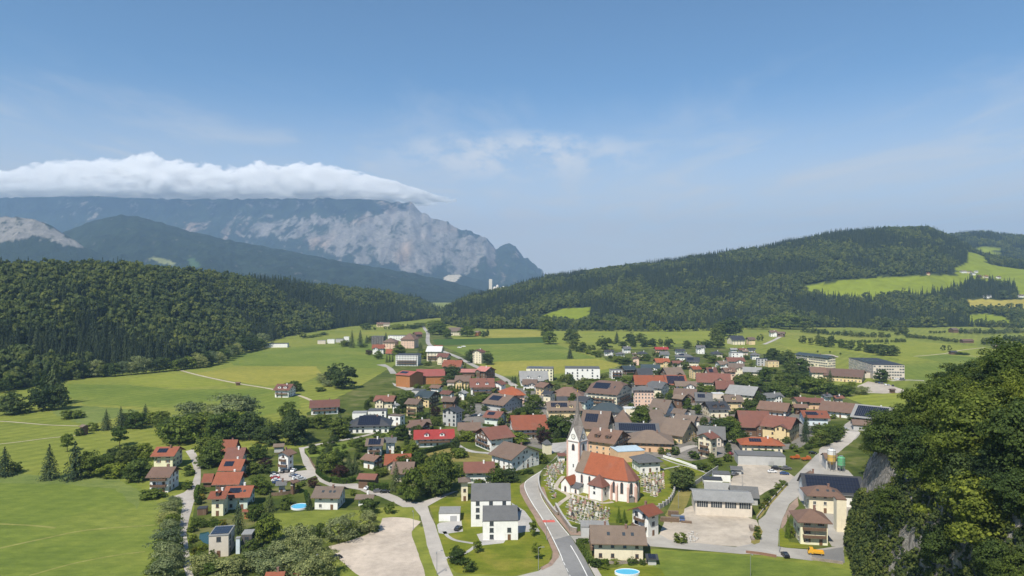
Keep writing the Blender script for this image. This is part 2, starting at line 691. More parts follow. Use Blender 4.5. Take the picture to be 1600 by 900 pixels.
DIRT = ground_mat('dirt_track', (.40, .345, .24), 0.2, 0.4)
PAINT = ground_mat('road_paint', (.72, .71, .68), 0.12, 2.0)
PAINT_R = ground_mat('red_road_paint', (.50, .10, .075), 0.15, 2.0)

gm = MB()
gs = 15000
nn = 30
for i in range(nn):
    for j in range(nn):
        x0, x1 = -gs + 2 * gs * i / nn, -gs + 2 * gs * (i + 1) / nn
        y0, y1 = -2000 + 16000 * j / nn, -2000 + 16000 * (j + 1) / nn
        gm.poly([(x0, y0, 0), (x1, y0, 0), (x1, y1, 0), (x0, y1, 0)])
gmo = gm.build('ground', G_BASE)
tag(gmo, kind='structure')

# --- fields
sheet('meadow', TP('j', [(1120, 500), (1330, 465), (1600, 445), (1850, 420), (2010, 470), (1960, 560), (1850, 560), (1600, 550), (1170, 548)]), .03, G_GREEN, 2)
sheet('mown_field', TP('j', [(960, 590), (1180, 552), (1580, 552), (1610, 590), (1500, 640), (1330, 650), (1190, 630)]), .05, G_YELL, 1.5)
sheet('meadow', TP('j', [(640, 612), (860, 588), (960, 603), (1170, 640), (900, 662), (650, 640)]), .05, G_BRIGHT, 3)
sheet('reed_bed', TP('j', [(250, 775), (400, 750), (560, 758), (700, 770), (500, 830), (430, 850), (290, 800)]), .05, G_REED, 4)
sheet('meadow', TP('j', [(640, 645), (900, 668), (1330, 660), (1500, 700), (1500, 760), (1290, 800), (900, 760), (600, 750), (420, 745), (330, 690), (340, 640)]), .03, G_GREEN, 3)
sheet('meadow', TP('1', [(-700, 500), (-300, 500), (0, 503), (160, 500), (560, 512), (640, 590), (680, 640), (650, 780), (600, 900), (560, 1000), (-700, 1000)]), .04, G_GREEN, 1.5)
sheet('reed_bed', TP('1', [(-100, 470), (100, 480), (480, 495), (620, 560), (560, 620), (480, 540), (250, 520), (-100, 515)]), .06, G_REED, 2.5)
sheet('crop_field', TP('h', [(180, 418), (735, 405), (742, 435), (195, 447)]), .05, G_CROP, 0)
sheet('mown_field', TP('h', [(440, 368), (720, 372), (720, 402), (440, 410)]), .04, G_YELL, 1)
sheet('meadow', TP('h', [(780, 378), (1600, 366), (1620, 420), (1380, 440), (1200, 432), (950, 432), (800, 435)]), .03, G_BRIGHT, 2)
sheet('meadow', TP('h', [(230, 452), (790, 440), (1000, 512), (500, 525), (430, 540), (300, 480)]), .03, G_GREEN, 1)
sheet('mown_field', TP('h', [(500, 528), (1000, 514), (1130, 545), (1040, 568), (760, 592), (520, 600), (440, 550)]), .04, G_YELL, 1)
sheet('meadow', TP('i', [(370, 640), (1000, 642), (1480, 690), (1470, 738), (1000, 752), (960, 735), (700, 700), (430, 700)]), .03, G_BRIGHT, 3)
sheet('meadow', TP('g', [(180, 665), (430, 640), (880, 685), (850, 720), (740, 770)]), .06, G_GREEN, 2)
sheet('meadow', TP('i', [(980, 765), (1440, 745), (1400, 800), (1160, 845), (980, 845), (960, 800)]), .04, G_GREEN, 2)
sheet('meadow', TP('f', [(600, 600), (760, 580), (1180, 570), (1300, 560), (1240, 690), (1000, 760), (720, 650)]), .03, G_BRIGHT, 1)
sheet('meadow', TP('6', [(-150, 757), (350, 790), (530, 815), (720, 835), (890, 860), (1010, 905), (1010, 1000), (-190, 1000), (-130, 830)]), .05, G_GREEN, 0.4)
# --- village ground
sheet('garden_ground', [(480, 645), (560, 605), (620, 568), (650, 520), (700, 522), (770, 588), (900, 592), (965, 578), (930, 548), (1100, 540), (1215, 556), (1290, 600), (1350, 620), (1440, 640), (1380, 660), (1330, 690), (1340, 760), (1340, 905), (1330, 870), (1020, 858), (930, 905), (900, 860), (830, 885), (600, 800), (520, 860), (420, 960), (300, 960), (302, 780), (312, 705), (480, 700)], .02, G_GARD, 1)
sheet('village_ground', [(740, 605), (900, 608), (1000, 590), (1200, 640), (1300, 655), (1250, 700), (1080, 720), (1000, 712), (900, 712), (860, 705), (800, 690), (720, 665)], .045, CORE, 2)
sheet('lawn', TP('3', [(280, 150), (380, 138), (650, 92), (830, 32), (880, 60), (640, 122), (560, 150), (480, 190), (310, 205)]), .06, G_GREEN, 0.3)
sheet('dry_meadow', TP('4', [(-60, 210), (180, 140), (300, 182), (420, 192), (400, 232), (250, 232), (100, 235), (-60, 265)]), .06, G_DRY, 1)
sheet('meadow', TP('3', [(60, 540), (320, 520), (620, 512), (830, 490), (940, 500), (962, 580), (800, 556), (720, 602), (560, 690), (430, 712), (300, 650), (100, 660)]), .06, G_BASE, 1)
sheet('church_lawn', TP('5', [(-60, 420), (-10, 300), (100, 270), (480, 230), (640, 330), (690, 380), (660, 480), (570, 545), (420, 625), (330, 612), (90, 625), (0, 545), (-60, 470)]), .06, G_LAWN, 0.3)
sheet('dry_bank', TP('5', [(620, 570), (690, 440), (770, 430), (720, 560), (650, 615)]), .07, G_DRY, 0.5)
sheet('lawn', TP('5', [(580, 270), (700, 262), (880, 340), (790, 360), (640, 310)]), .07, G_LAWN, 0.3)
sheet('lawn', TP('4', [(40, 490), (120, 442), (200, 440), (290, 440), (520, 345), (570, 340), (580, 400), (640, 520), (700, 620), (760, 760), (735, 830), (600, 890), (560, 900), (200, 885), (140, 820), (95, 680), (80, 600)]), .06, G_LAWN, 0.15)
sheet('garden_lawn', TP('5', [(240, 860), (520, 850), (600, 860), (650, 960), (240, 960)]), .06, G_LAWN, 0.3)

# --- roads, yards, pavements
sheet('lane', [(291, 900), (283, 877), (278, 847), (280, 821), (285, 790), (283, 780), (270, 776), (287, 770), (299, 760), (305, 741), (299, 719), (290, 705), (302, 702), (308, 711), (313.5, 730), (313.5, 753), (308, 771), (302, 787), (297, 805), (291, 832), (295, 862), (302, 900), (306, 930), (296, 930)], .07, ASPH_L, 0.15, 2)
sheet('street', TP('3', [(250, 148), (265, 200), (275, 240), (300, 280), (200, 290), (130, 285), (105, 330), (150, 340), (260, 345), (350, 312), (372, 348), (430, 374), (500, 378), (560, 388), (610, 397), (650, 417), (720, 432), (800, 467), (860, 497), (920, 497), (962, 548), (982, 620), (1002, 720), (1034, 820), (1070, 900), (1090, 960), (1180, 960), (1125, 832), (1095, 740), (1066, 650), (1050, 600), (1020, 540), (1005, 492), (1060, 462), (1125, 428), (1185, 400), (1125, 415), (1050, 440), (960, 470), (880, 465), (830, 435), (770, 413), (690, 403), (640, 378), (590, 358), (500, 362), (450, 357), (400, 333), (355, 300), (340, 260), (310, 210), (285, 180), (282, 145)]), .07, ASPH_L, 0.12, 2)
path('lane', TP('3', [(262, 155), (370, 128), (500, 105), (650, 75), (820, 20)]), 3.0, .075, ASPH_L)
sheet('gravel_lot', TP('3', [(425, 728), (560, 692), (640, 662), (720, 612), (742, 562), (800, 556), (900, 562), (962, 582), (912, 640), (920, 690), (962, 800), (995, 900), (1020, 990), (640, 1000), (600, 900), (480, 800)]), .08, GRAVEL, 0.5, 2)
sheet('main_road', TP('4', [(860, 150), (790, 200), (740, 245), (700, 282), (682, 320), (680, 370), (692, 430), (722, 480), (772, 550), (832, 625), (862, 662), (905, 725), (955, 805), (1005, 900), (1055, 1000), (910, 1000), (858, 900), (818, 810), (798, 760), (764, 690), (729, 620), (689, 550), (649, 490), (614, 430), (596, 385), (599, 350), (640, 318), (700, 280), (760, 225), (830, 150)]), .08, ASPH, 0)
sheet('main_road', TP('4', [(764, 690), (862, 664), (905, 725), (955, 805), (1005, 900), (1055, 1000), (910, 1000), (858, 900), (818, 810), (798, 760)]), .085, ASPH_D, 0)
sheet('street', TP('4', [(735, 832), (800, 775), (822, 812), (862, 900), (912, 1000), (380, 1010), (540, 905), (680, 872)]), .075, ASPH, 0)
sheet('pavement', TP('4', [(596, 352), (570, 372), (572, 410), (595, 455), (618, 495), (652, 548), (678, 602), (716, 652), (740, 702), (764, 760), (760, 798), (738, 828), (690, 852), (700, 868), (760, 840), (800, 790), (797, 762), (763, 692), (728, 622), (688, 552), (648, 492), (613, 432), (595, 387)]), .12, PAVE, 0)
sheet('pavement', TP('4', [(686, 380), (698, 430), (728, 480), (778, 550), (838, 625), (868, 662), (975, 662), (972, 640), (880, 640), (850, 600), (790, 530), (735, 450), (712, 380)]), .12, PAVE, 0)
sheet('street', TP('4', [(865, 664), (975, 664), (1090, 690), (1080, 700), (905, 716)]), .075, ASPH, 0)
sheet('pavement', TP('4', [(908, 725), (930, 722), (990, 800), (1050, 900), (1080, 1000), (1060, 1000), (1010, 900), (958, 805)]), .11, ASPH_L, 0)
path('road_line', TP('4', [(702, 284), (645, 318), (604, 350), (601, 385), (619, 430), (654, 490), (694, 550), (734, 620), (769, 690), (803, 760), (823, 812)]), .28, .095, PAINT)
path('road_line', TP('4', [(688, 380), (694, 430), (722, 482), (770, 552), (830, 628), (860, 662)]), .22, .095, PAINT)
path('road_line', TP('4', [(868, 722), (900, 775), (935, 840), (965, 900), (1000, 980)]), .28, .098, PAINT)
for k in range(4):
    a, b = (826 + k * 18, 818 + k * 38), (836 + k * 18, 838 + k * 38)
    path('road_line', TP('4', [a, b]), .2, .098, PAINT)
sheet('red_road_band', TP('4', [(699, 574), (772, 573), (779, 586), (705, 588)]), .1, PAINT_R, 0)
sheet('driveway', TP('4', [(85, 602), (100, 588), (228, 576), (238, 640), (130, 655), (95, 650)]), .075, PAVE_G, 0.1)
sheet('terrace', TP('4', [(318, 656), (360, 648), (480, 690), (490, 688), (475, 708), (350, 722)]), .08, PAVE_G, 0)
sheet('driveway', TP('4', [(520, 470), (600, 520), (690, 640), (600, 642), (540, 655), (560, 560)]), .075, PAVE_G, 0)
path('garden_path', TP('4', [(128, 640), (150, 668), (190, 690), (250, 702), (320, 712)]), 1.4, .075, PAVE_G)
path('garden_path', TP('4', [(320, 715), (285, 745), (240, 770), (160, 790), (120, 800)]), 1.4, .075, PAVE_G)
path('church_path', TP('5', [(10, 545), (60, 500), (100, 468), (60, 440), (30, 420), (45, 390), (70, 360)]), 2.0, .08, SANDY)
path('church_path', TP('5', [(60, 440), (120, 455), (200, 480), (275, 505), (340, 500)]), 1.8, .085, SANDY)
path('garden_path', TP('5', [(600, 262), (680, 292), (760, 312), (850, 345)]), 1.4, .085, PAVE_G)
path('garden_path', TP('5', [(500, 348), (600, 325), (700, 305)]), 1.2, .087, PAVE_G)
# --- yards below the cliff
sheet('yard', TP('6', [(-110, 700), (-60, 560), (10, 545), (70, 520), (370, 582), (425, 598), (440, 650), (425, 720), (430, 745), (300, 740), (0, 722)]), .06, SANDY, 0.5)
sheet('yard', TP('6', [(270, 400), (290, 375), (330, 285), (450, 292), (600, 345), (640, 370), (590, 405), (500, 430), (440, 465), (300, 430)]), .06, SANDY, 0.5)
sheet('street', TP('5', [(500, 655), (600, 680), (640, 705), (740, 716), (1038, 748), (1160, 755), (1160, 780), (1038, 782), (640, 748), (520, 738)]), .075, ASPH, 0)
sheet('street', TP('6', [(300, 745), (425, 722), (442, 680), (432, 600), (470, 570), (500, 510), (560, 430), (620, 370), (680, 310), (740, 250), (800, 200), (870, 130), (900, 80), (930, 60), (985, 130), (960, 160), (880, 195), (830, 225), (770, 290), (700, 340), (660, 380), (648, 470), (600, 512), (562, 592), (546, 650), (538, 740), (580, 748), (720, 760), (890, 735), (895, 760), (860, 790), (720, 818), (540, 795), (350, 778), (250, 768)]), .08, ASPH, 0.1)
sheet('pavement', TP('6', [(562, 595), (602, 515), (645, 475), (650, 520), (610, 560), (580, 620), (548, 660)]), .085, PAVE, 0)
sheet('yard', TP('6', [(720, 770), (890, 745), (900, 830), (720, 812)]), .09, ASPH_D, 0.2)
sheet('yard', TP('6', [(650, 360), (760, 270), (920, 330), (1000, 420), (930, 560), (900, 740), (830, 740), (650, 480)]), .055, ASPH, 0.2)
sheet('grass_verge', TP('6', [(542, 655), (560, 640), (600, 715), (720, 735), (730, 752), (590, 748), (540, 738)]), .09, G_LAWN, 0.2)
sheet('grass_verge', TP('6', [(392, 720), (415, 630), (440, 628), (455, 660), (440, 720), (410, 730)]), .09, G_DRY, 0.2)
sheet('garden_ground', TP('6', [(860, 330), (900, 250), (905, 180), (960, 150), (1040, 120), (1110, 160), (1060, 300), (960, 420), (900, 400)]), .05, G_GARD, .5)
sheet('grass_verge', TP('6', [(415, 580), (470, 500), (580, 400), (592, 410), (520, 490), (440, 588)]), .09, G_DRY, 0.3)
sheet('forecourt', TP('7', [(0, 375), (60, 330), (100, 300), (170, 305), (130, 350), (80, 390), (0, 430)]), .082, ASPH_L, 0.3)
# --- roads beyond
path('country_road', TP('h', [(130, 340), (138, 362), (155, 385), (155, 430), (180, 455), (240, 480), (310, 508), (380, 545), (440, 572), (520, 605), (590, 650)]), 7.0, .07, ASPH)
sheet('yard', TP('b', [(140, 350), (210, 345), (270, 380), (300, 420), (250, 420), (220, 370)]), .07, ASPH, 0.3)
sheet('yard', TP('b', [(265, 490), (380, 530), (510, 520), (450, 545), (370, 550), (280, 515)]), .07, PAVE_G, 0.3)
sheet('plaza', TP('4', [(740, 150), (760, 120), (850, 112), (860, 150), (830, 165), (760, 180)]), .07, PAVE_G, 0.3)
path('lane', TP('4', [(180, 110), (230, 150), (300, 172), (380, 180), (430, 190)]), 3.5, .07, PAVE_G)
path('field_track', TP('j', [(890, 568), (1000, 598), (1180, 636), (1350, 664), (1500, 700), (1570, 730)]), 3.2, .08, DIRT)
path('field_track', TP('j', [(-100, 822), (60, 830), (240, 845), (390, 850)]), 1.6, .08, DIRT)
path('field_track', TP('1', [(-60, 360), (60, 348), (200, 330), (330, 318)]), 1.2, .08, DIRT)
path('field_track', TP('g', [(160, 657), (420, 634), (560, 605), (780, 580)]), 3.0, .08, DIRT)
path('field_track', TP('g', [(640, 650), (760, 665), (900, 685)]), 2.0, .08, DIRT)
path('country_road', TP('f', [(-30, 190), (30, 165), (80, 140), (100, 128)]), 6.0, .08, ASPH_L)
sheet('car_park', TP('f', [(690, 520), (780, 480), (960, 510), (1060, 545), (1150, 565), (900, 575), (780, 570)]), .07, SANDY, 0.5)
path('lane', TP('f', [(960, 475), (1060, 470), (1130, 470), (1220, 475)]), 5.0, .075, ASPH_L)
sheet('car_park', TP('f', [(380, 268), (500, 270), (560, 290), (440, 295)]), .06, SANDY, 0.3)
path('lane', TP('5', [(640, 250), (760, 200), (920, 190), (1000, 160), (1080, 130)]), 5.0, .07, ASPH_L)

G_TRACK = grass_mat('trodden_grass', (.17, .185, .05), (.215, .22, .065), (.25, .245, .085), 0, 0, .3, .2)
path('meadow_track', TP('1', [(-80, 683), (60, 688), (160, 694), (230, 702)]), 1.3, .065, G_TRACK)
path('meadow_track', TP('1', [(-80, 805), (60, 772), (200, 742), (330, 715), (480, 700), (640, 690)]), 1.2, .066, G_TRACK)
path('meadow_track', TP('1', [(120, 900), (300, 850), (480, 815), (600, 800)]), .9, .067, G_TRACK)
# --- pools and pond
WATER = plain('pool_water', (.10, .42, .62), 0.06)
WATER_D = plain('pond_water', (.02, .06, .055), 0.05)


def disc(name, c, rx, ry, z, mat, n=28):
    m = MB()
    m.poly([(c[0] + rx * math.cos(2 * math.pi * k / n), c[1] + ry * math.sin(2 * math.pi * k / n), z) for k in range(n)])
    return m


def ring(cx, cy, rx, ry, w, z0, z1, n=28, m=None, mi=0):
    m = m or MB()
    for k in range(n):
        a, b = 2 * math.pi * k / n, 2 * math.pi * (k + 1) / n
        o = [(cx + (rx + w) * math.cos(t), cy + (ry + w) * math.sin(t)) for t in (a, b)]
        i = [(cx + rx * math.cos(t), cy + ry * math.sin(t)) for t in (a, b)]
        m.poly([(*o[0], z0), (*o[1], z0), (*o[1], z1), (*o[0], z1)], mi)
        m.poly([(*o[0], z1), (*o[1], z1), (*i[1], z1), (*i[0], z1)], mi)
        m.poly([(*i[1], z0), (*i[0], z0), (*i[0], z1), (*i[1], z1)], mi)
    return m


for tl, x, y, rx, ry, lab in (('3', 257, 500, 3.4, 3.4, 'round blue garden pool beside the grey roofed bungalow'),
                              ('5', 415, 888, 3.7, 2.2, 'oval blue garden pool below the cream house')):
    c = gp(*T(tl, x, y))
    r = empty('garden_pool', (c[0], c[1], 0.06))
    disc('w', (0, 0), rx, ry, .55, None).build('water', WATER, r)
    ring(0, 0, rx, ry, .25, 0, .7).build('rim', plain('pool_rim', (.7, .72, .74), .5), r)
    tag(r, lab, 'pool')
sheet('pond', TP('2', [(420, 650), (470, 640), (490, 690), (480, 718), (440, 705), (418, 680)]), .08, WATER_D, 0.2)

# ================================================================== hills
COLM, cn, cl_, cb = new_mat('hill_ground')
ca = cn.new('ShaderNodeAttribute')
ca.attribute_name = 'Col'
f_ = noise_node(cn, cl_, 0.03, 6, 0.7)
cl_.new(mixc(cn, cl_, 1.0, ca.outputs[0], ramp(cn, cl_, f_, [(.3, (.8, .8, .8)), (.7, (1.2, 1.2, 1.15))]), 'MULTIPLY'), cb.inputs['Base Color'])
cb.inputs['Roughness'].default_value = 1.0
cb.inputs['Specular IOR Level'].default_value = 0.05

MTNM, mn_, ml_, mb_ = new_mat('mountain_rock')
ca2 = mn_.new('ShaderNodeAttribute')
ca2.attribute_name = 'Col'
f2_ = noise_node(mn_, ml_, 0.022, 9, 0.74)
ml_.new(mixc(mn_, ml_, 1.0, ca2.outputs[0], ramp(mn_, ml_, f2_, [(.3, (.62, .64, .66)), (.7, (1.35, 1.32, 1.3))]), 'MULTIPLY'), mb_.inputs['Base Color'])
mb_.inputs['Roughness'].default_value = 1.0
mb_.inputs['Specular IOR Level'].default_value = 0.0
bump(mn_, ml_, mb_, f2_, 0.9, 35.0)


def set_col(me, col):
    a = me.attributes.new('Col', 'FLOAT_COLOR', 'POINT')
    c4 = np.ones((len(col), 4), np.float32)
    c4[:, :3] = col
    a.data.foreach_set('color', c4.ravel())


def grid_quads(nr, nc):
    i = np.arange(nr - 1)[:, None] * nc + np.arange(nc - 1)[None, :]
    return np.stack([i, i + 1, i + 1 + nc, i + nc], -1).reshape(-1, 4)


def hill(name, cols, step, tree_h, rows, meadows, zfoot=0.0, back=0.45, seed=3, relief=0.11):
    c = np.array(cols, float)
    px = np.arange(c[0, 0], c[-1, 0] + 1, step)
    fpy, rpy, rd = (np.interp(px, c[:, 0], c[:, k]) for k in (1, 2, 3))
    df = np.minimum(CAMH * F / (fpy - HY), rd - 120) if zfoot == 0 else fpy
    zr = np.maximum(CAMH + (HY - rpy) * rd / F - tree_h, 2.0)
    t = np.linspace(0, 1 + back, rows)[:, None]
    d = df + (rd - df) * t
    tt = np.clip(t, 0, 1)
    prof = 0.3 * tt + 0.7 * tt * tt * (3 - 2 * tt)
    z = zfoot + (zr - zfoot) * prof
    z = np.where(t > 1, z - (zr - zfoot) * ((t - 1) / back) ** 1.5 * 0.5, z)
    X = (px - CX) / F * d
    nz_ = 0.6 * fbm(X / 230, d / 230, 5, seed) + 0.4 * fbm(X / 70, d / 70, 3, seed + 4)
    z = z + (nz_ - 0.5) * 2 * relief * zr * np.sin(np.pi * np.clip(t, 0, 1)) ** 0.8
    z = np.where(t <= 0, -3, z)
    PXg = np.broadcast_to(px, d.shape)
    PYg = HY + F * (CAMH - z) / d
    V = np.stack([X, d, z], -1).reshape(-1, 3)
    col = np.zeros((V.shape[0], 3)) + (.030, .040, .016)
    msk = np.zeros(V.shape[0], bool)
    for poly, pc in meadows:
        k = inpoly(PXg.ravel(), PYg.ravel(), poly) | inpoly(PXg.ravel(), PYg.ravel() - 6, poly)
        k &= (np.broadcast_to(t, d.shape).ravel() <= 1.02)
        col[k] = pc
        msk |= k
    me = np_mesh(name, V, grid_quads(rows, len(px)), COLM, True)
    set_col(me, col)
    o = link(name, me)
    tag(o, kind='structure')
    return dict(X=X, Y=np.broadcast_to(d, X.shape), Z=z, M=msk.reshape(X.shape), T=np.broadcast_to(t, X.shape))


GRASSC, YELLC = (.165, .20, .022), (.30, .255, .06)
left_cols = [(-420, 665, 412, 720), (-150, 640, 412, 860), (0, 612, 410, 960), (100, 597, 408, 1010), (200, 582, 412, 1080),
             (300, 562, 421, 1220), (380, 545, 430, 1450), (460, 523, 440, 1750), (540, 511, 449, 2000), (600, 506, 455, 2150),
             (650, 500, 464, 2300), (680, 497, 478, 2350), (705, 496, 490, 2350)]
right_cols = [(690, 505, 482, 2000), (720, 512, 466, 2050), (760, 514, 456, 2150), (800, 514, 446, 2250), (850, 515, 432, 2350),
              (900, 515, 424, 2400), (1000, 515, 412, 2450), (1100, 513, 397, 2500), (1200, 512, 383, 2550), (1300, 512, 362, 2600),
              (1400, 512, 355, 2650), (1450, 512, 354, 2700), (1480, 511, 366, 2700), (1520, 511, 386, 2600), (1560, 511, 402, 2500),
              (1620, 511, 409, 2400), (1750, 511, 405, 2400), (2000, 511, 400, 2400)]
far_cols = [(1380, 2750, 376, 3600), (1440, 2750, 372, 3600), (1475, 2750, 366, 3600), (1500, 2750, 362, 3600), (1540, 2750, 360, 3600), (1600, 2750, 367, 3600),
            (1700, 2750, 372, 3600), (2000, 2750, 380, 3600)]
mead = [(TP('h', [(700, 308), (830, 262), (962, 258), (957, 300), (948, 330), (860, 325), (760, 318)]), GRASSC),
        (TP('i', [(505, 378), (700, 345), (1000, 325), (1300, 318), (1320, 345), (1250, 368), (1140, 392), (940, 400), (830, 425), (640, 425), (555, 405)]), GRASSC),
        (TP('i', [(1255, 290), (1325, 250), (1325, 205), (1420, 222), (1385, 250), (1440, 268), (1560, 288), (1700, 300), (1900, 420), (1575, 412), (1565, 360), (1500, 345), (1440, 330), (1300, 320)]), GRASSC),
        (TP('i', [(1315, 445), (1440, 440), (1480, 445), (1900, 430), (1900, 480), (1520, 480), (1450, 468), (1330, 478)]), YELLC),
        (TP('i', [(1310, 520), (1400, 512), (1500, 528), (1555, 572), (1520, 585), (1450, 555), (1330, 555)]), GRASSC)]
HL = hill('forest_hill', left_cols, 5, 17, 90, [], seed=3)
HR = hill('forest_hill', right_cols, 5, 19, 130, mead, seed=8, relief=0.12)
HF = hill('forest_hill', far_cols, 6, 20, 50, [(TP('i', [(1355, 185), (1420, 178), (1500, 186), (1480, 196), (1380, 196)]), GRASSC)], zfoot=90.0, seed=12)

# rocky wooded spur beside the village
fy = [40, 150, 212, 240, 285, 330, 400, 460, 520, 560]
fx = [86, 97, 107, 118, 151, 170, 213, 272, 335, 380]
py_ = [40, 150, 220, 300, 360, 420, 480, 540]
pz_ = [62, 60, 52, 29, 15, 7, 2, 0]
gx_ = np.arange(70, 400, 2.0)
gy_ = np.arange(60, 540, 2.0)
GX, GY = np.meshgrid(gx_, gy_)


# the spur steps down towards the village: crest line seen from the drone
sil_x = [1290, 1330, 1350, 1380, 1400, 1430, 1445, 1458, 1475, 1500, 1540, 1565, 1600, 1700]
sil_y = [760, 700, 676, 655, 648, 640, 625, 596, 584, 576, 570, 556, 546, 530]


def spur_h(x, y):
    s = np.maximum(x - np.interp(y, fy, fx) - 3 * (fbm(x / 12, y / 12, 3, 40) - .5), 0)
    p = np.interp(y, py_, pz_)
    h = p * (1 - np.exp(-s / 9.0)) + s * 0.12 * p / 50
    pxs = CX + F * x / np.maximum(y, 1)
    h = np.minimum(h, np.maximum(CAMH - (np.interp(pxs, sil_x, sil_y) - HY) * y / F - 10.0, .4))
    h = h + (fbm(x / 16, y / 16, 4, 44) - 0.5) * 0.34 * np.minimum(h, 30) + (fbm(x / 4, y / 4, 3, 45, True) - .5) * np.minimum(h, 5) * .7
    return np.where(s <= 0, -0.6, h)


SPM, sn_, sl_, sb_ = new_mat('spur_rock')
ge = sn_.new('ShaderNodeNewGeometry')
se = sn_.new('ShaderNodeSeparateXYZ')
sl_.new(ge.outputs['Normal'], se.inputs[0])
mpS = sn_.new('ShaderNodeMapping')
mpS.inputs['Scale'].default_value = (1, 1, .8)
tcS = sn_.new('ShaderNodeTexCoord')
sl_.new(tcS.outputs['Object'], mpS.inputs[0])
fS = noise_node(sn_, sl_, 0.28, 10, 0.74, vec=mpS.outputs[0], dist=1.6)
rock = ramp(sn_, sl_, fS, [(.36, (.05, .046, .04)), (.48, (.22, .20, .175)), (.6, (.44, .40, .355))])
mrS = sn_.new('ShaderNodeMapRange')
mrS.inputs[1].default_value, mrS.inputs[2].default_value = 0.55, 0.82
sl_.new(se.outputs[2], mrS.inputs[0])
sl_.new(mixc(sn_, sl_, mrS.outputs[0], rock, (.055, .07, .022)), sb_.inputs['Base Color'])
sb_.inputs['Roughness'].default_value = 0.95
bump(sn_, sl_, sb_, fS, 1.0, 2.0)
me = np_mesh('rocky_hill', np.stack([GX, GY, spur_h(GX, GY)], -1).reshape(-1, 3), grid_quads(len(gy_), len(gx_)), SPM, False)
tag(link('rocky_hill', me), kind='structure')

# ================================================================== mountains


def massif(name, ridge, dr, df, step, rows, relief, rscale, colf, seed, prof_p=1.5, back=0.25, jag=0.0, zbase=0.0):
    r = np.array(ridge, float)
    px = np.arange(r[0, 0], r[-1, 0] + 0.1, step)
    rpy = np.interp(px, r[:, 0], r[:, 1])
    if jag:
        rpy = rpy + (fbm(px / 9.0, px * 0 + seed, 4, seed) - 0.5) * jag * np.where(dr > 9000, np.interp(px, [590, 650], [.3, 1]), 1)
    zr = np.maximum(CAMH + (HY - rpy) * dr / F, 5)
    t = np.linspace(0, 1 + back, rows)[:, None]
    d = np.broadcast_to(df + (dr - df) * t, (rows, len(px))).copy()
    X = (px - CX) / F * d
    tt = np.clip(t, 0, 1)
    z = zbase + (zr - zbase) * tt ** prof_p
    rn = fbm(X / rscale, d / (rscale * 1.7), 6, seed, True, 0.55) - 0.55
    env = np.clip(np.sin(np.pi * np.clip(tt, 0, 1)), 0, 1) ** 0.7
    z = z + (fbm(X / (rscale * .28), d / (rscale * .6), 5, seed + 60, True, .55) - .55) * relief * .38 * env * (0.3 + 0.7 * tt)
    z = z + rn * relief * env * (0.25 + 0.75 * zr / zr.max())
    z = np.where(t > 1, z - zr * ((t - 1) / back) * 0.6, z)
    z = np.where(t <= 0, -4, z)
    PXg = np.broadcast_to(px, d.shape)
    PYg = HY + F * (CAMH - z) / d
    V = np.stack([X, d, z], -1).reshape(-1, 3)
    gz0 = np.gradient(z, axis=0) / np.maximum(np.gradient(d, axis=0), 1)
    gz1 = np.gradient(z, axis=1) / np.maximum(np.gradient(X, axis=1), 1)
    slope = np.sqrt(gz0 ** 2 + gz1 ** 2)
    col = colf(PXg, PYg, X, d, z, slope, rn).reshape(-1, 3)
    me = np_mesh(name, V, grid_quads(rows, len(px)), MTNM, False)
    set_col(me, col)
    return tag(link(name, me), kind='structure')


FOR = np.array((.022, .033, .019))
ROCK = np.array((.235, .215, .195))
WARM = np.array((.30, .225, .17))


def mixn(a, b, k):
    return a * (1 - k[..., None]) + b * k[..., None]


def sstep(a, b, x):
    t = np.clip((x - a) / (b - a), 0, 1)
    return t * t * (3 - 2 * t)


A2 = lambda pts: [(400 + x / 3.2, 200 + y / 3.2) for x, y in pts]
A1 = lambda pts: [(x / 3.2, 200 + y / 3.2) for x, y in pts]


def soft(px, py, poly, w=9, seed=1):
    ox = (fbm(px / 14, py / 14, 4, seed) - .5) * 2 * w
    oy = (fbm(px / 14, py / 14, 4, seed + 5) - .5) * 2 * w
    return inpoly(px + ox, py + oy, poly).astype(float)


def col_big(px, py, X, Y, Z, sl, rn):
    big = soft(px, py, A2([(0, 430), (240, 470), (300, 430), (520, 450), (680, 390), (800, 360), (960, 470), (1170, 560), (1195, 620), (1060, 725), (860, 735), (640, 660), (480, 650), (340, 620), (230, 570), (0, 520)]), 20, 2)
    mid = soft(px, py, A1([(330, 360), (420, 350), (520, 420), (460, 460), (340, 460)]), 8, 4) + soft(px, py, A1([(900, 470), (1230, 440), (1400, 450), (1350, 540), (1150, 550), (930, 520)]), 8, 6)
    top = sstep(335, 318, py) * 0.5
    wx = (fbm(X / 500, Z / 300, 3, 81) - .5) * 420
    n = fbm((X + wx) / 190 + Z / 600, Z / 300, 6, 21, True, .6)
    base = np.clip(big * 0.8 + mid * 0.5 + top * 0.5 + 0.24, 0, 1)
    n = 0.55 * n + 0.45 * fbm((X + wx) / 75 - Z / 300, Z / 120, 5, 23, True, .6)
    base = base * np.interp(px, [250, 450, 600], [.5, .8, 1.05])
    k = sstep(0.82 - 0.36 * base, 0.96 - 0.32 * base, n + 0.12 * np.clip(sl - .9, -1, 1))
    w = sstep(0.45, 0.7, fbm(X / 700, Z / 500, 4, 31))
    rk = mixn(ROCK, WARM, w)
    rk = rk * (0.45 + 1.05 * fbm(X / 70, Z / 110, 5, 33))[..., None]
    c = mixn(FOR * (0.5 + 1.1 * fbm(X / 130, Y / 160, 5, 35))[..., None], rk, k)
    plain_ = inpoly(px, py, [(625, 456), (745, 450), (745, 466), (625, 466)]) & (fbm(px / 8, py / 2, 3, 5) > 0.4)
    c[plain_] = (.22, .23, .12)
    return c


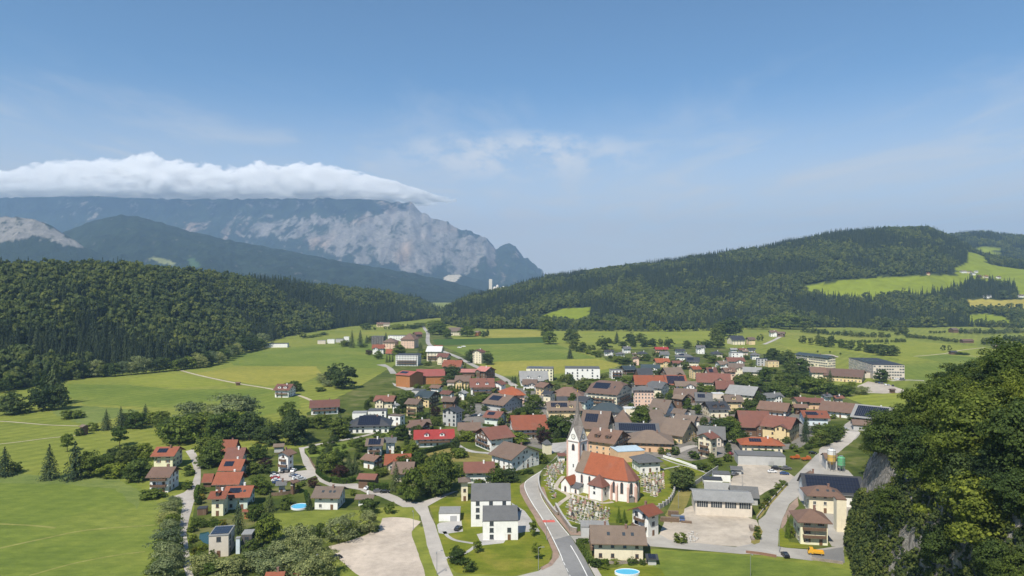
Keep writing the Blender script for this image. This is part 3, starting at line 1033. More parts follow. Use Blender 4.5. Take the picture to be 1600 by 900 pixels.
def col_mid(px, py, X, Y, Z, sl, rn):
    n = fbm(X / 140, Y / 200, 6, 51, True, .6)
    k = sstep(0.86, 0.95, n) * 0.6
    c = mixn(FOR * (0.45 + 1.35 * fbm(X / 75, Y / 95, 5, 53))[..., None], ROCK * 0.9, k)
    fld = soft(px, py, A1([(735, 648), (800, 650), (880, 675), (870, 690), (800, 672)]), 2, 3)
    c = mixn(c, np.array((.25, .26, .10)), fld)
    fld = soft(px, py, A1([(930, 660), (970, 655), (1010, 690), (960, 700)]), 2, 3)
    return mixn(c, np.array((.07, .12, .05)), fld)


def col_cliff(px, py, X, Y, Z, sl, rn):
    cl0 = soft(px, py, A1([(-400, 430), (40, 430), (130, 440), (200, 470), (330, 540), (450, 605), (380, 600), (250, 570), (120, 560), (0, 570), (-400, 560)]), 6, 7)
    n = fbm(X / 60, Y / 90 + Z / 60, 5, 61, True, .6)
    return mixn(FOR, ROCK * 1.15, cl0 * sstep(0.42, 0.62, n))


def col_low(px, py, X, Y, Z, sl, rn):
    q = soft(px, py, A2([(935, 750), (960, 738), (1035, 733), (1015, 750), (985, 780), (960, 775)]), 2, 9)
    k = sstep(0.85, 0.95, fbm(X / 120, Y / 160, 5, 71, True)) * 0.4
    return mixn(mixn(FOR, ROCK, k), np.array((.52, .46, .36)), q)


big_ridge = [(-420, 330), (-200, 318), (0, 309), (60, 307), (130, 305), (200, 308), (280, 311), (400, 311), (520, 310), (600, 313), (640, 318), (655, 324), (668, 334), (690, 345), (705, 352), (722, 358), (745, 366), (760, 374), (770, 384), (776, 389), (785, 384), (795, 382), (806, 386), (818, 398), (832, 413), (846, 425), (856, 431), (880, 443), (900, 452)]
mid_ridge = [(-420, 400), (-60, 392), (60, 384), (110, 358), (150, 343), (188, 335), (215, 338), (260, 350), (300, 362), (370, 377), (440, 390), (480, 398), (510, 404), (560, 413), (640, 426), (690, 436), (730, 447), (760, 455)]
cliff_ridge = [(-420, 350), (-120, 345), (0, 339), (25, 338), (48, 341), (75, 350), (100, 364), (130, 384), (170, 402), (220, 420), (260, 436)]
low_ridge = [(560, 452), (620, 441), (660, 436), (690, 430), (712, 428), (735, 433), (760, 440), (800, 446), (860, 452), (900, 456)]
massif('mountain', big_ridge, 10500, 7900, 2.2, 190, 420, 900, col_big, 17, 1.25, jag=15, back=0.2)
massif('mountain', mid_ridge, 6000, 4200, 3.0, 90, 190, 500, col_mid, 27, 1.15, jag=4)
massif('mountain', cliff_ridge, 5000, 4000, 3.0, 70, 110, 300, col_cliff, 37, 1.3, jag=4)
massif('mountain', low_ridge, 8000, 6800, 3.0, 50, 60, 400, col_low, 47, 1.1, jag=2)
# ================================================================== vegetation
LEAF = {'B': leaf_mat('leaf_broad', (.078, .112, .026)), 'L': leaf_mat('leaf_bright', (.105, .145, .026)), 'K': leaf_mat('leaf_dark', (.066, .096, .030)),
        'C': leaf_mat('needle', (.055, .08, .034), 0.3, 0.12), 'W': leaf_mat('leaf_willow', (.19, .222, .105), .3), 'D': leaf_mat('leaf_copper', (.045, .022, .02), .3, .2),
        'Y': leaf_mat('leaf_yellow', (.16, .15, .02)), 'H': leaf_mat('leaf_hedge', (.075, .12, .02), .3),
        'FB': leaf_mat('forest_leaf', (.088, .116, .036), .15), 'FC': leaf_mat('forest_needle', (.035, .053, .027), .2, .12), 'S': leaf_mat('leaf_spur', (.108, .142, .027), .4, .36)}
BARK = plain('bark', (.10, .075, .055), 0.95, 0, 0.3, 3.0)


def leaf_quads(cen, nrm, size, r):
    """one bent leaf clump face per centre"""
    n = len(cen)
    a = r.normal(size=(n, 3))
    u = np.cross(nrm, a)
    u /= np.linalg.norm(u, axis=1)[:, None] + 1e-9
    v = np.cross(nrm, u)
    s = (size * r.uniform(.6, 1.35, n))[:, None]
    e = r.uniform(.55, 1.0, n)[:, None]
    q = np.stack([cen - u * s, cen - v * s * e + nrm * s * .25, cen + u * s, cen + v * s * e - nrm * s * .2], 1)
    return q.reshape(-1, 3), np.arange(4 * n).reshape(-1, 4)


def crown_broad(seed, nclump=55, per=45, leaf=.032, rx=.5, rz=.47, zc=.53, irregular=.28, jit=.38, cl0=.10, cl1=.19):
    r = np.random.default_rng(seed)
    P, N = [], []
    for k in range(nclump):
        d = r.normal(size=3)
        d[2] = d[2] * .95 + .02
        d /= np.linalg.norm(d)
        rad = r.uniform(.35, 1.0) ** .5 * (1 - irregular + irregular * 2 * r.random()) * .84
        c = d * rad * np.array((rx, rx, rz))
        if d[2] < -.25:
            c[:2] *= 1.35
        if k % 5 == 0:            # low skirt of foliage
            c = np.array((d[0], d[1], 0)) / (math.hypot(d[0], d[1]) + 1e-6) * rx * r.uniform(.3, .8) + np.array((0, 0, -rz * r.uniform(.6, .88)))
        cr = r.uniform(cl0, cl1) * (rx / .5)
        q = r.normal(size=(per, 3))
        q[:, 2] = np.abs(q[:, 2]) * .8 + q[:, 2] * .35
        q /= np.linalg.norm(q, axis=1)[:, None]
        pts = c + q * cr * r.uniform(.6, 1.08, per)[:, None] * np.array((1, 1, .78))
        nn_ = q + r.normal(size=(per, 3)) * jit + d * .45
        nn_ /= np.linalg.norm(nn_, axis=1)[:, None]
        P.append(pts)
        N.append(nn_)
    P, N = np.concatenate(P), np.concatenate(N)
    P[:, 2] += zc
    P[:, 2] = np.maximum(P[:, 2], .02)
    return leaf_quads(P, N, leaf, r)


def crown_conifer(seed, levels=22, per=26, leaf=.030, base=.08, rb=.5, droop=.25):
    r = np.random.default_rng(seed)
    P, N = [], []
    for k in range(levels):
        t = k / (levels - 1)
        z = base + (1 - base) * t ** .92
        R_ = rb * (1 - t) ** .85 + .012
        nb = max(4, int(11 * (1 - t) + 4))
        for b in range(nb):
            an = 2 * math.pi * (b + r.random()) / nb
            L = R_ * r.uniform(.7, 1.1)
            m = max(2, int(per / 26 * 11 * (L / rb) ** .7))
            s = np.linspace(.25, 1, m) + r.uniform(-.04, .04, m)
            x, y = np.cos(an) * s * L, np.sin(an) * s * L
            zz = z - droop * L * s ** 1.6 + r.normal(size=m) * .006
            jit = r.normal(size=(m, 2)) * .022 * (1 - t * .6)
            P.append(np.stack([x + jit[:, 0], y + jit[:, 1], zz], 1))
            nv = np.stack([np.cos(an) * .7 + r.normal(size=m) * .22, np.sin(an) * .7 + r.normal(size=m) * .22, np.full(m, .8)], 1)
            N.append(nv / np.linalg.norm(nv, axis=1)[:, None])
    P, N = np.concatenate(P), np.concatenate(N)
    return leaf_quads(P, N, leaf, r)


def trunk_mesh(name, top, r0, limbs, seed):
    r = random.Random(seed)
    m = MB()
    m.tube([(0, 0, -.02), (.004, 0, top * .3), (-.006, .006, top * .65), (0, 0, top)], [r0 * 1.25, r0, r0 * .7, r0 * .25], 6)
    for k in range(limbs):
        a = 2 * math.pi * (k + r.random() * .6) / limbs
        z = top * r.uniform(.3, .7)
        L = r.uniform(.18, .32)
        m.tube([(0, 0, z), (math.cos(a) * L * .5, math.sin(a) * L * .5, z + L * .5), (math.cos(a) * L, math.sin(a) * L, z + L * .8)], [r0 * .55, r0 * .35, r0 * .12], 5)
    return m.mesh(name, BARK)


PROTO = {}


def add_proto(kind, cr, mat, tr):
    PROTO.setdefault(kind, []).append((np_mesh('crown', cr[0], cr[1], LEAF[mat]), tr))


TR_B = [trunk_mesh('trunk', .62, .022, 5, s) for s in (1, 2)]
TR_C = trunk_mesh('trunk', .93, .016, 0, 3)
TR_S = trunk_mesh('trunk', .5, .02, 6, 4)
for s in range(4):
    add_proto('B', crown_broad(10 + s, 74, 46, .034, irregular=.22 + .06 * s), 'B' if s % 2 else 'L', TR_B[s % 2])
for s in range(2):
    add_proto('K', crown_broad(20 + s, 74, 46, .034), 'K', TR_B[s % 2])
    add_proto('W', crown_broad(30 + s, 80, 52, .024, irregular=.34), 'W', TR_B[s % 2])
    add_proto('C', crown_conifer(40 + s), 'C', TR_C)
    add_proto('S', crown_broad(50 + s, 40, 40, .045, .5, .48, .46), 'B' if s else 'L', TR_S)
add_proto('D', crown_broad(60, 50, 45, .032), 'D', TR_B[0])
add_proto('Y', crown_broad(61, 34, 40, .036, .34, .40, .58, .4), 'L', TR_B[1])
add_proto('T', crown_conifer(62, 26, 22, .045, .02, .42, .1), 'H', TR_C)
add_proto('G', crown_broad(63, 40, 40, .045, .5, .48, .46), 'Y', TR_S)
for s in range(4):   # bigger crowns for the wooded spur
    add_proto('P', crown_broad(70 + s, 58, 150, .021, .5, .47, .53, .42, .30, .11, .25), ('S', 'K', 'S', 'B')[s], TR_B[s % 2])


TREES = []      # every planned tree; the largest become objects of their own


def tree(kind, x, y, z, h, w, label, group, name=None, rz=None):
    nm = name or {'C': 'conifer_tree', 'S': 'shrub', 'G': 'shrub', 'T': 'thuja_tree', 'W': 'willow_tree', 'Y': 'young_tree', 'D': 'copper_beech_tree', 'P': 'woodland_tree'}.get(kind, 'broadleaf_tree')
    TREES.append((nm, kind, x, y, z, h, w, label, group, rz))


def grow(nm, kind, x, y, z, h, w, label, group, rz):
    """a tree as an Empty with trunk and crown; crown and trunk meshes are shared"""
    cands = PROTO[kind]
    cr, tr = cands[random.randrange(len(cands))]
    r = empty(nm, (x, y, z), random.uniform(0, 6.28) if rz is None else rz)
    k = {'Y': .68, 'T': .84}.get(kind, 1.0)
    sc = (w / k, w / k * random.uniform(.85, 1.15), h)
    link('trunk', tr, r, scale=(max(w, h * .4), max(w, h * .4), h))
    link('crown', cr, r, scale=sc)
    return tag(r, label, 'shrub' if nm == 'shrub' else 'tree', group)


# --- woods on the hills: one mass each, trees instanced on points
wood_col = bpy.data.collections.new('wood_tree_shapes')
fp = []
for s in range(3):
    q = crown_conifer(80 + s, 12, 15, .055, .10, .5, .3)
    fp.append(('wood_a%d' % s, q, LEAF['FC'], (.30, .30, 1)))
for s in range(4):
    q = crown_broad(90 + s, 18, 30, .075, .5, .46, .54, .18, .14)
    fp.append(('wood_b%d' % s, q, LEAF['FB'], (.74, .74, 1)))
for nm, q, mt, sc in fp:
    v = np.array(q[0]) * np.array(sc)
    wood_col.objects.link(bpy.data.objects.new(nm, np_mesh(nm, v, q[1], mt)))

gng = bpy.data.node_groups.new('wood_scatter', 'GeometryNodeTree')
gng.interface.new_socket('Geometry', in_out='INPUT', socket_type='NodeSocketGeometry')
gng.interface.new_socket('Geometry', in_out='OUTPUT', socket_type='NodeSocketGeometry')
gi, go = gng.nodes.new('NodeGroupInput'), gng.nodes.new('NodeGroupOutput')
iop = gng.nodes.new('GeometryNodeInstanceOnPoints')
cin = gng.nodes.new('GeometryNodeCollectionInfo')
cin.inputs['Collection'].default_value = wood_col
cin.inputs['Separate Children'].default_value = True
cin.inputs['Reset Children'].default_value = True
iop.inputs['Pick Instance'].default_value = True


def named(nm, dt):
    n = gng.nodes.new('GeometryNodeInputNamedAttribute')
    n.data_type = dt
    n.inputs['Name'].default_value = nm
    return n.outputs['Attribute']


gng.links.new(gi.outputs[0], iop.inputs['Points'])
gng.links.new(cin.outputs[0], iop.inputs['Instance'])
gng.links.new(named('idx', 'INT'), iop.inputs['Instance Index'])
gng.links.new(named('rot', 'FLOAT_VECTOR'), iop.inputs['Rotation'])
gng.links.new(named('scl', 'FLOAT_VECTOR'), iop.inputs['Scale'])
gng.links.new(iop.outputs[0], go.inputs[0])


def wood(name, pts, hgt, con, label):
    n = len(pts)
    me = bpy.data.meshes.new(name)
    me.vertices.add(n)
    me.vertices.foreach_set('co', np.asarray(pts, np.float32).ravel())
    idx = np.where(con, rng.integers(0, 3, n), 3 + rng.integers(0, 4, n)).astype(np.int32)
    rot = np.zeros((n, 3), np.float32)
    rot[:, 2] = rng.uniform(0, 6.28, n)
    rot[:, 0] = rng.normal(0, .03, n)
    wd = hgt * rng.uniform(.8, 1.25, n)
    scl = np.stack([wd, wd, hgt], 1).astype(np.float32)
    me.attributes.new('idx', 'INT', 'POINT').data.foreach_set('value', idx)
    me.attributes.new('rot', 'FLOAT_VECTOR', 'POINT').data.foreach_set('vector', rot.ravel())
    me.attributes.new('scl', 'FLOAT_VECTOR', 'POINT').data.foreach_set('vector', scl.ravel())
    me.update()
    o = link(name, me)
    md = o.modifiers.new('scatter', 'NODES')
    md.node_group = gng
    return tag(o, label, 'forest', None, 'stuff')


def wood_on(H, spacing, h0, h1, conf, label, seed, tmax=1.12, edge=0.0):
    X, Y, Z, M, Tt = H['X'], H['Y'], H['Z'], H['M'], H['T']
    ax = np.stack([X[:-1, 1:] - X[:-1, :-1], Y[:-1, 1:] - Y[:-1, :-1]], -1)
    ay = np.stack([X[1:, :-1] - X[:-1, :-1], Y[1:, :-1] - Y[:-1, :-1]], -1)
    area = np.abs(ax[..., 0] * ay[..., 1] - ax[..., 1] * ay[..., 0])
    ok = (~(M[:-1, :-1] | M[1:, 1:] | M[:-1, 1:] | M[1:, :-1])) & (Tt[:-1, :-1] < tmax)
    area = np.where(ok, area, 0)
    n = int(area.sum() / spacing ** 2)
    r = np.random.default_rng(seed)
    cell = r.choice(area.size, size=n, p=(area / area.sum()).ravel())
    i, j = np.unravel_index(cell, area.shape)
    u, v = r.random(n), r.random(n)
    bl = lambda A: (A[i, j] * (1 - u) * (1 - v) + A[i, j + 1] * u * (1 - v) + A[i + 1, j] * (1 - u) * v + A[i + 1, j + 1] * u * v)
    x, y, z = bl(X), bl(Y), np.maximum(bl(Z), 0) - .3
    # thin to a minimum spacing with a hash grid so that crowns do not pile up
    key = np.floor(x / spacing / .8).astype(np.int64) * 100003 + np.floor(y / spacing / .8).astype(np.int64)
    _, first = np.unique(key, return_index=True)
    x, y, z = x[first], y[first], z[first]
    nn_ = len(x)
    cf = fbm(x / 110, y / 110, 4, seed) + r.normal(0, .06, nn_)
    con = cf < conf
    hgt = np.where(con, r.uniform(h0 * 1.05, h1 * 1.25, nn_), r.uniform(h0 * .6, h1 * 1.08, nn_))
    hgt = hgt * (0.8 + 0.4 * fbm(x / 60, y / 60, 3, seed + 3))
    return wood('wood', np.stack([x, y, z], 1), hgt, con, label)


wood_on(HL, 7.2, 16, 24, .50, 'dense dark mixed wood covering the long low hill behind the meadow', 5)
wood_on(HR, 8.0, 16, 24, .50, 'dense mixed wood on the high ridge with a sloping meadow in it', 6)
wood_on(HF, 9.5, 17, 24, .55, 'wooded far ridge rising behind the hillside hamlet', 9)
# ================================================================== houses
FOOT = []          # footprints (x, y, angle, L, W) of everything built


def fit(x0, yt, x1, yb, th, ratio, kind, eave, h, pitch, ov):
    ca, sa = math.cos(th), math.sin(th)
    y = (CAMH - (h if eave else 0)) * F / (yb - HY)
    x = ((x0 + x1) / 2 - CX) * y / F
    L = (x1 - x0) * y / F * .8
    flat = kind == 'f'
    for it in range(60):
        W = L * ratio
        tp = math.tan(pitch)
        og = ov if kind != 'f' else .15
        o = ov if kind != 'f' else .15
        if flat:
            rise = .35
        elif kind == 's':
            rise = W * tp
        else:
            rise = W / 2 * tp
        pts = []
        for sx in (-1, 1):
            for sy in (-1, 1):
                pts.append((sx * L / 2, sy * W / 2, 0, 'g'))
                ze = h if flat else (h - o * tp if kind != 's' else h + (0 if sy < 0 else rise))
                pts.append((sx * (L / 2 + og), sy * (W / 2 + o), ze, 'e'))
            if kind in 'gk':
                pts.append((sx * (L / 2 + og), 0, h + rise, 'r'))
            elif kind == 'h':
                pts.append((sx * max(L / 2 - W / 2, 0), 0, h + rise, 'r'))
            elif flat:
                pts.append((sx * L / 2, 0, h + rise, 'r'))
        pr = []
        for a, b, z, k in pts:
            X, Y = x + a * ca - b * sa, y + a * sa + b * ca
            u, v = proj(X, Y, z)
            pr.append((u, v, k))
        us = [p[0] for p in pr]
        top = min(p[1] for p in pr)
        bot = max(p[1] for p in pr if p[2] == ('e' if eave else 'g'))
        L *= min(1.25, max(.8, (x1 - x0) / max(max(us) - min(us), 1)))
        x += ((x0 + x1) / 2 - (max(us) + min(us)) / 2) * y / F
        y *= min(1.2, max(.83, (bot - HY) / (yb - HY)))
        dz = (top - yt) * y / F
        if eave:
            if not flat:
                pitch = min(R(48), max(R(13), pitch + dz * .5 / max(W / 2, 1)))
        else:
            hn = h + dz * .7
            h = min(14.0, max(2.3, hn))
            if hn < 2.3 and not flat:
                pitch = max(R(10), pitch - R(.6))
            if hn > 14 and not flat:
                pitch = min(R(48), pitch + R(.6))
    W = L * ratio
    rise = .35 if flat else (W * math.tan(pitch) if kind == 's' else W / 2 * math.tan(pitch))
    return dict(x=x, y=y, th=th, L=L, W=W, h=h, rise=rise, tp=math.tan(pitch), kind=kind, ov=ov)


def obb(f, m=0.0):
    ca, sa = math.cos(f['th']), math.sin(f['th'])
    return [(f['x'] + a * ca - b * sa, f['y'] + a * sa + b * ca) for a, b in
            ((-f['L'] / 2 - m, -f['W'] / 2 - m), (f['L'] / 2 + m, -f['W'] / 2 - m), (f['L'] / 2 + m, f['W'] / 2 + m), (-f['L'] / 2 - m, f['W'] / 2 + m))]


def sat(A, B):
    best, axis = 1e9, None
    for P in (A, B):
        for i in range(2):
            ex, ey = P[i + 1][0] - P[i][0], P[i + 1][1] - P[i][1]
            n = math.hypot(ex, ey)
            nx, ny = -ey / n, ex / n
            a = [p[0] * nx + p[1] * ny for p in A]
            b = [p[0] * nx + p[1] * ny for p in B]
            o = min(max(a), max(b)) - max(min(a), min(b))
            if o <= 0:
                return 0, None
            if o < best:
                s = 1 if sum(b) / 4 > sum(a) / 4 else -1
                best, axis = o, (nx * s, ny * s)
    return best, axis


def win_mesh(w, h, fr, shut=None):
    m = MB()
    t = .07
    m.box(-w / 2, -.06, -h / 2, -w / 2 + t, .02, h / 2)
    m.box(w / 2 - t, -.06, -h / 2, w / 2, .02, h / 2)
    m.box(-w / 2 + t, -.06, -h / 2, w / 2 - t, .02, -h / 2 + t)
    m.box(-w / 2 + t, -.06, h / 2 - t, w / 2 - t, .02, h / 2)
    m.box(-.03, -.05, -h / 2 + t, .03, .02, h / 2 - t)
    m.box(-w / 2 - .1, -.16, -h / 2 - .07, w / 2 + .1, .0, -h / 2 - .003)
    if shut:
        m.box(-w / 2 - .5, -.07, -h / 2, -w / 2 - .04, -.01, h / 2, 1)
        m.box(w / 2 + .04, -.07, -h / 2, w / 2 + .5, -.01, h / 2, 1)
    return m.mesh('window', [fr] + ([shut] if shut else []))


def pane_mesh(w, h):
    m = MB()
    m.box(-w / 2 + .08, -.03, -h / 2 + .08, w / 2 - .08, -.004, h / 2 - .08)
    return m.mesh('pane', GLASS)


SHUT_B = plain('shutter_brown', (.15, .075, .04), .7)
SHUT_G = plain('shutter_green', (.05, .13, .09), .7)
WIN = {'a': (win_mesh(1.15, 1.35, FRAME), pane_mesh(1.15, 1.35)), 'b': (win_mesh(1.1, 1.3, FRAMEB), pane_mesh(1.1, 1.3)),
       'sb': (win_mesh(1.1, 1.3, FRAME, SHUT_B), pane_mesh(1.1, 1.3)), 'sg': (win_mesh(1.1, 1.3, FRAME, SHUT_G), pane_mesh(1.1, 1.3)),
       'l': (win_mesh(2.0, 1.4, FRAME), pane_mesh(2.0, 1.4)), 'm': (win_mesh(1.4, 1.5, plain('window_frame_dark', (.08, .08, .085), .4)), pane_mesh(1.4, 1.5))}
dm = MB()
dm.box(-.55, -.08, 0, .55, .02, 2.1)
DOOR = dm.mesh('door', FRAMEB)
dm = MB()
dm.box(-1.3, -.06, 0, 1.3, .02, 2.2)
GDOOR = dm.mesh('garage_door', plain('garage_door_grey', (.35, .35, .35), .6))
hm = MB()
hm.box(.36, -.14, .98, .44, -.08, 1.12)
HANDLE = hm.mesh('handle', ALU)


def add_window(root, side, L, W, along, z, style, off=.03, deep=True):
    fr, pn = WIN[style]
    loc, rz = {0: ((along, -W / 2 - off, z), 0), 1: ((L / 2 + off, along, z), R(90)),
               2: ((along, W / 2 + off, z), R(180)), 3: ((-L / 2 - off, along, z), R(-90))}[side]
    w = link('window', fr, root, loc, rz)
    link('pane', pn, w)


def roof_polys(L, W, h, rise, kind, ov, tp):
    """top faces of the roof"""
    og = ov
    ze = h - ov * tp
    ex, ey = L / 2 + og, W / 2 + ov
    zr = h + rise
    if kind == 'g':
        return [[(-ex, -ey, ze), (ex, -ey, ze), (ex, 0, zr), (-ex, 0, zr)], [(ex, ey, ze), (-ex, ey, ze), (-ex, 0, zr), (ex, 0, zr)]]
    if kind == 'k':
        c = .32
        yc, zc = ey * c, zr - (zr - ze) * c
        rx = ex - yc * .8
        return [[(-ex, -ey, ze), (ex, -ey, ze), (ex, -yc, zc), (rx, 0, zr), (-rx, 0, zr), (-ex, -yc, zc)],
                [(ex, ey, ze), (-ex, ey, ze), (-ex, yc, zc), (-rx, 0, zr), (rx, 0, zr), (ex, yc, zc)],
                [(ex, -yc, zc), (ex, yc, zc), (rx, 0, zr)], [(-ex, yc, zc), (-ex, -yc, zc), (-rx, 0, zr)]]
    if kind == 'h':
        rx = max(ex - ey, 0.02)
        return [[(-ex, -ey, ze), (ex, -ey, ze), (rx, 0, zr), (-rx, 0, zr)], [(ex, ey, ze), (-ex, ey, ze), (-rx, 0, zr), (rx, 0, zr)],
                [(ex, -ey, ze), (ex, ey, ze), (rx, 0, zr)], [(-ex, ey, ze), (-ex, -ey, ze), (-rx, 0, zr)]]
    if kind == 's':   # single slope, low side towards -Y
        return [[(-ex, -W / 2 - ov, h - ov * tp), (ex, -W / 2 - ov, h - ov * tp), (ex, W / 2 + ov, h + rise + ov * tp), (-ex, W / 2 + ov, h + rise + ov * tp)]]
    return [[(-L / 2 - ov, -W / 2 - ov, h + rise), (L / 2 + ov, -W / 2 - ov, h + rise), (L / 2 + ov, W / 2 + ov, h + rise), (-L / 2 - ov, W / 2 + ov, h + rise)]]


WNAME = {'paleyellow': 'pale yellow', 'timber': 'dark timber', 'rust': 'rust brown boarded', 'dark': 'dark brown', 'green': 'pale green', 'blue': 'pale blue'}
RNAME = {'red': 'red tiled', 'orange': 'bright orange', 'brown': 'brown', 'redbrown': 'dark red brown', 'tan': 'weathered grey brown', 'dark': 'black',
         'slate': 'dark grey', 'grey': 'pale grey', 'blue': 'pale blue metal', 'teal': 'blackish teal', 'crimson': 'crimson', 'umber': 'dull umber', 'white': 'off white', 'barnred': 'barn red', 'rose': 'faded rose'}
KNAME = {'g': 'gable', 'h': 'hipped', 'k': 'half hipped', 's': 'sloping', 'f': 'flat'}


def make_house(f, roofc, wallc, feats, label, name='house', cat='house', win='a', group=None, chim=1, storey=2.8, ground=0.0):
    L, W, h, rise, kind, ov, tp = f['L'], f['W'], f['h'], f['rise'], f['kind'], f['ov'], f['tp']
    if kind == 'f':
        ov = f.get('fov', .12)
    rt = .24 if kind != 'f' else .3
    root = empty(name, (f['x'], f['y'], ground), f['th'])
    tag(root, label, cat, group)
    wm, rm = wall_mat(wallc), roof_mat(roofc)
    hw = h - .02
    m = MB()
    zb = -.4
    a, b = L / 2, W / 2
    drop = rt + .03
    if kind == 'g' or kind == 'k':
        m.poly([(-a, -b, zb), (a, -b, zb), (a, -b, h - drop), (-a, -b, h - drop)])
        m.poly([(a, b, zb), (-a, b, zb), (-a, b, h - drop), (a, b, h - drop)])
        for s in (-1, 1):
            if kind == 'g':
                p = [(s * a, -s * b, zb), (s * a, s * b, zb), (s * a, s * b, h - drop), (s * a, 0, h + rise - drop), (s * a, -s * b, h - drop)]
            else:
                zk = h + rise * .55 - drop
                yk = b * .42
                p = [(s * a, -s * b, zb), (s * a, s * b, zb), (s * a, s * b, h - drop), (s * a, s * yk, zk), (s * a, -s * yk, zk), (s * a, -s * b, h - drop)]
            m.poly(p)
    elif kind == 's':
        zt = h + rise
        m.poly([(-a, -b, zb), (a, -b, zb), (a, -b, h - drop), (-a, -b, h - drop)])
        m.poly([(a, b, zb), (-a, b, zb), (-a, b, zt - drop), (a, b, zt - drop)])
        m.poly([(a, -b, zb), (a, b, zb), (a, b, zt - drop), (a, -b, h - drop)])
        m.poly([(-a, b, zb), (-a, -b, zb), (-a, -b, h - drop), (-a, b, zt - drop)])
    else:
        top = h if kind == 'h' else h + .04
        m.box(-a, -b, zb, a, b, top - .05)
    m.build('wall', wm, root)
    m = MB()
    for p in roof_polys(L, W, h, rise, kind, ov, tp):
        m.solid(p, rt)
    roof = m.build('roof', rm, root)
    # which sides face the drone
    ca, sa = math.cos(f['th']), math.sin(f['th'])
    def facing(nx, ny):
        wx, wy = nx * ca - ny * sa, nx * sa + ny * ca
        return (wx * -f['x'] + wy * -f['y']) / math.hypot(f['x'], f['y'])
    sides = {0: facing(0, -1), 1: facing(1, 0), 2: facing(0, 1), 3: facing(-1, 0)}
    sy = -1 if sides[0] > sides[2] else 1

    def slope(u, v, lift=0.0):
        if kind == 's':
            yy = (-W / 2 - ov) + v * (W + 2 * ov)
            return (u, yy, h - ov * tp + v * (rise + 2 * ov * tp) + lift)
        if kind == 'f':
            return (u, (-W / 2) + v * W, h + rise + lift)
        yy = sy * (W / 2 + ov) * (1 - v)
        return (u, yy, h - ov * tp + v * (rise + ov * tp) + lift)
    # eave boards
    if kind in 'gk':
        for s in (-1, 1):
            m = MB()
            y0 = s * (W / 2 + ov)
            z0 = h - ov * tp
            m.box(-a - ov, min(y0, y0 + s * .09), z0 - rt - .05, a + ov, max(y0, y0 + s * .09), z0 - .02)
            m.build('gutter', METAL if roofc in ('dark', 'slate', 'grey', 'teal', 'blue') else WOOD2, roof)
    # chimneys
    if chim and kind in 'ghk' and 'n' not in feats:
        for c in range(chim):
            u = L * (.18 if c == 0 else -.25)
            s = random.choice((-1, 1))
            yy = s * W * .09
            z0 = h + rise - abs(yy) * tp
            m = MB()
            m.box(u - .35, yy - .35, z0 - .5, u + .35, yy + .35, z0 + 1.25)
            m.box(u - .42, yy - .42, z0 + 1.27, u + .42, yy + .42, z0 + 1.36)
            m.build('chimney', random.choice([PLAST, plain('chimney_brick', (.22, .13, .10), .9, 0, .2, 4)]), roof)
    wood_up = 'W' in feats
    off = .03
    if wood_up and kind in 'gkh':
        zc0 = min(2.75, h * .5)
        m = MB()
        e = .06
        zt = h - drop
        m.poly([(-a - e, -b - e, zc0), (a + e, -b - e, zc0), (a + e, -b - e, zt), (-a - e, -b - e, zt)])
        m.poly([(a + e, b + e, zc0), (-a - e, b + e, zc0), (-a - e, b + e, zt), (a + e, b + e, zt)])
        for s in (-1, 1):
            m.poly([(s * (a + e), -s * (b + e), zc0), (s * (a + e), s * (b + e), zc0), (s * (a + e), s * (b + e), zt)] + ([(s * (a + e), 0, zt + rise)] if kind == 'g' else []) + [(s * (a + e), -s * (b + e), zt)])
        m.build('timber_cladding', WOOD, root)
        off = .09
    elif 'w' in feats and kind in 'gk':
        e = .06
        zt = h - drop
        for s in (-1, 1):
            m = MB()
            p = [(s * (a + e), -s * b, zt - .3), (s * (a + e), s * b, zt - .3), (s * (a + e), s * b, zt)]
            if kind == 'g':
                p += [(s * (a + e), 0, zt + rise)]
            else:
                p += [(s * (a + e), s * b * .42, zt + rise * .55), (s * (a + e), -s * b * .42, zt + rise * .55)]
            m.poly(p + [(s * (a + e), -s * b, zt)])
            m.build('gable_boarding', WOOD, root)
    far = f['y'] > 850
    if 'n' not in feats:
        ns = max(1, int(round((h + .3) / storey)))
        sh = h / ns
        for side, fc in sides.items():
            if fc < (-.25 if not far else .05):
                continue
            Ls = L if side in (0, 2) else W
            n = max(1, int((Ls - 1.0) / (3.0 if not far else 3.6)))
            if 'u' in feats:
                n = max(1, int(Ls / 4.6))
            if 'q' in feats:
                n = max(1, int((Ls - 1.0) / 2.2))
            for st in range(ns):
                for k in range(n):
                    if random.random() < (.3 if 'u' in feats else .1):
                        continue
                    al = (k + .5) / n * Ls - Ls / 2
                    z = st * sh + min(1.55, sh * .56)
                    if z + .75 > h:
                        z = h - .85
                    isdoor = st == 0 and k == n // 2 and fc > .5 and h > 2.4
                    if isdoor:
                        loc, rz = {0: ((al, -W / 2 - .03, 0), 0), 1: ((L / 2 + .03, al, 0), R(90)), 2: ((al, W / 2 + .03, 0), R(180)), 3: ((-L / 2 - .03, al, 0), R(-90))}[side]
                        d_ = link('door', DOOR, root, loc, rz)
                        link('handle', HANDLE, d_)
                        continue
                    add_window(root, side, L, W, al, z, win, off if st > 0 or not wood_up else .03)
            if side in (1, 3) and kind in 'gk' and rise > 1.9 and W > 6:
                o2 = .09 if ('w' in feats or wood_up) else .03
                for al in ((-.9, .9) if rise > 2.6 else (0,)):
                    add_window(root, side, L, W, al, h + rise * .28, win, o2)
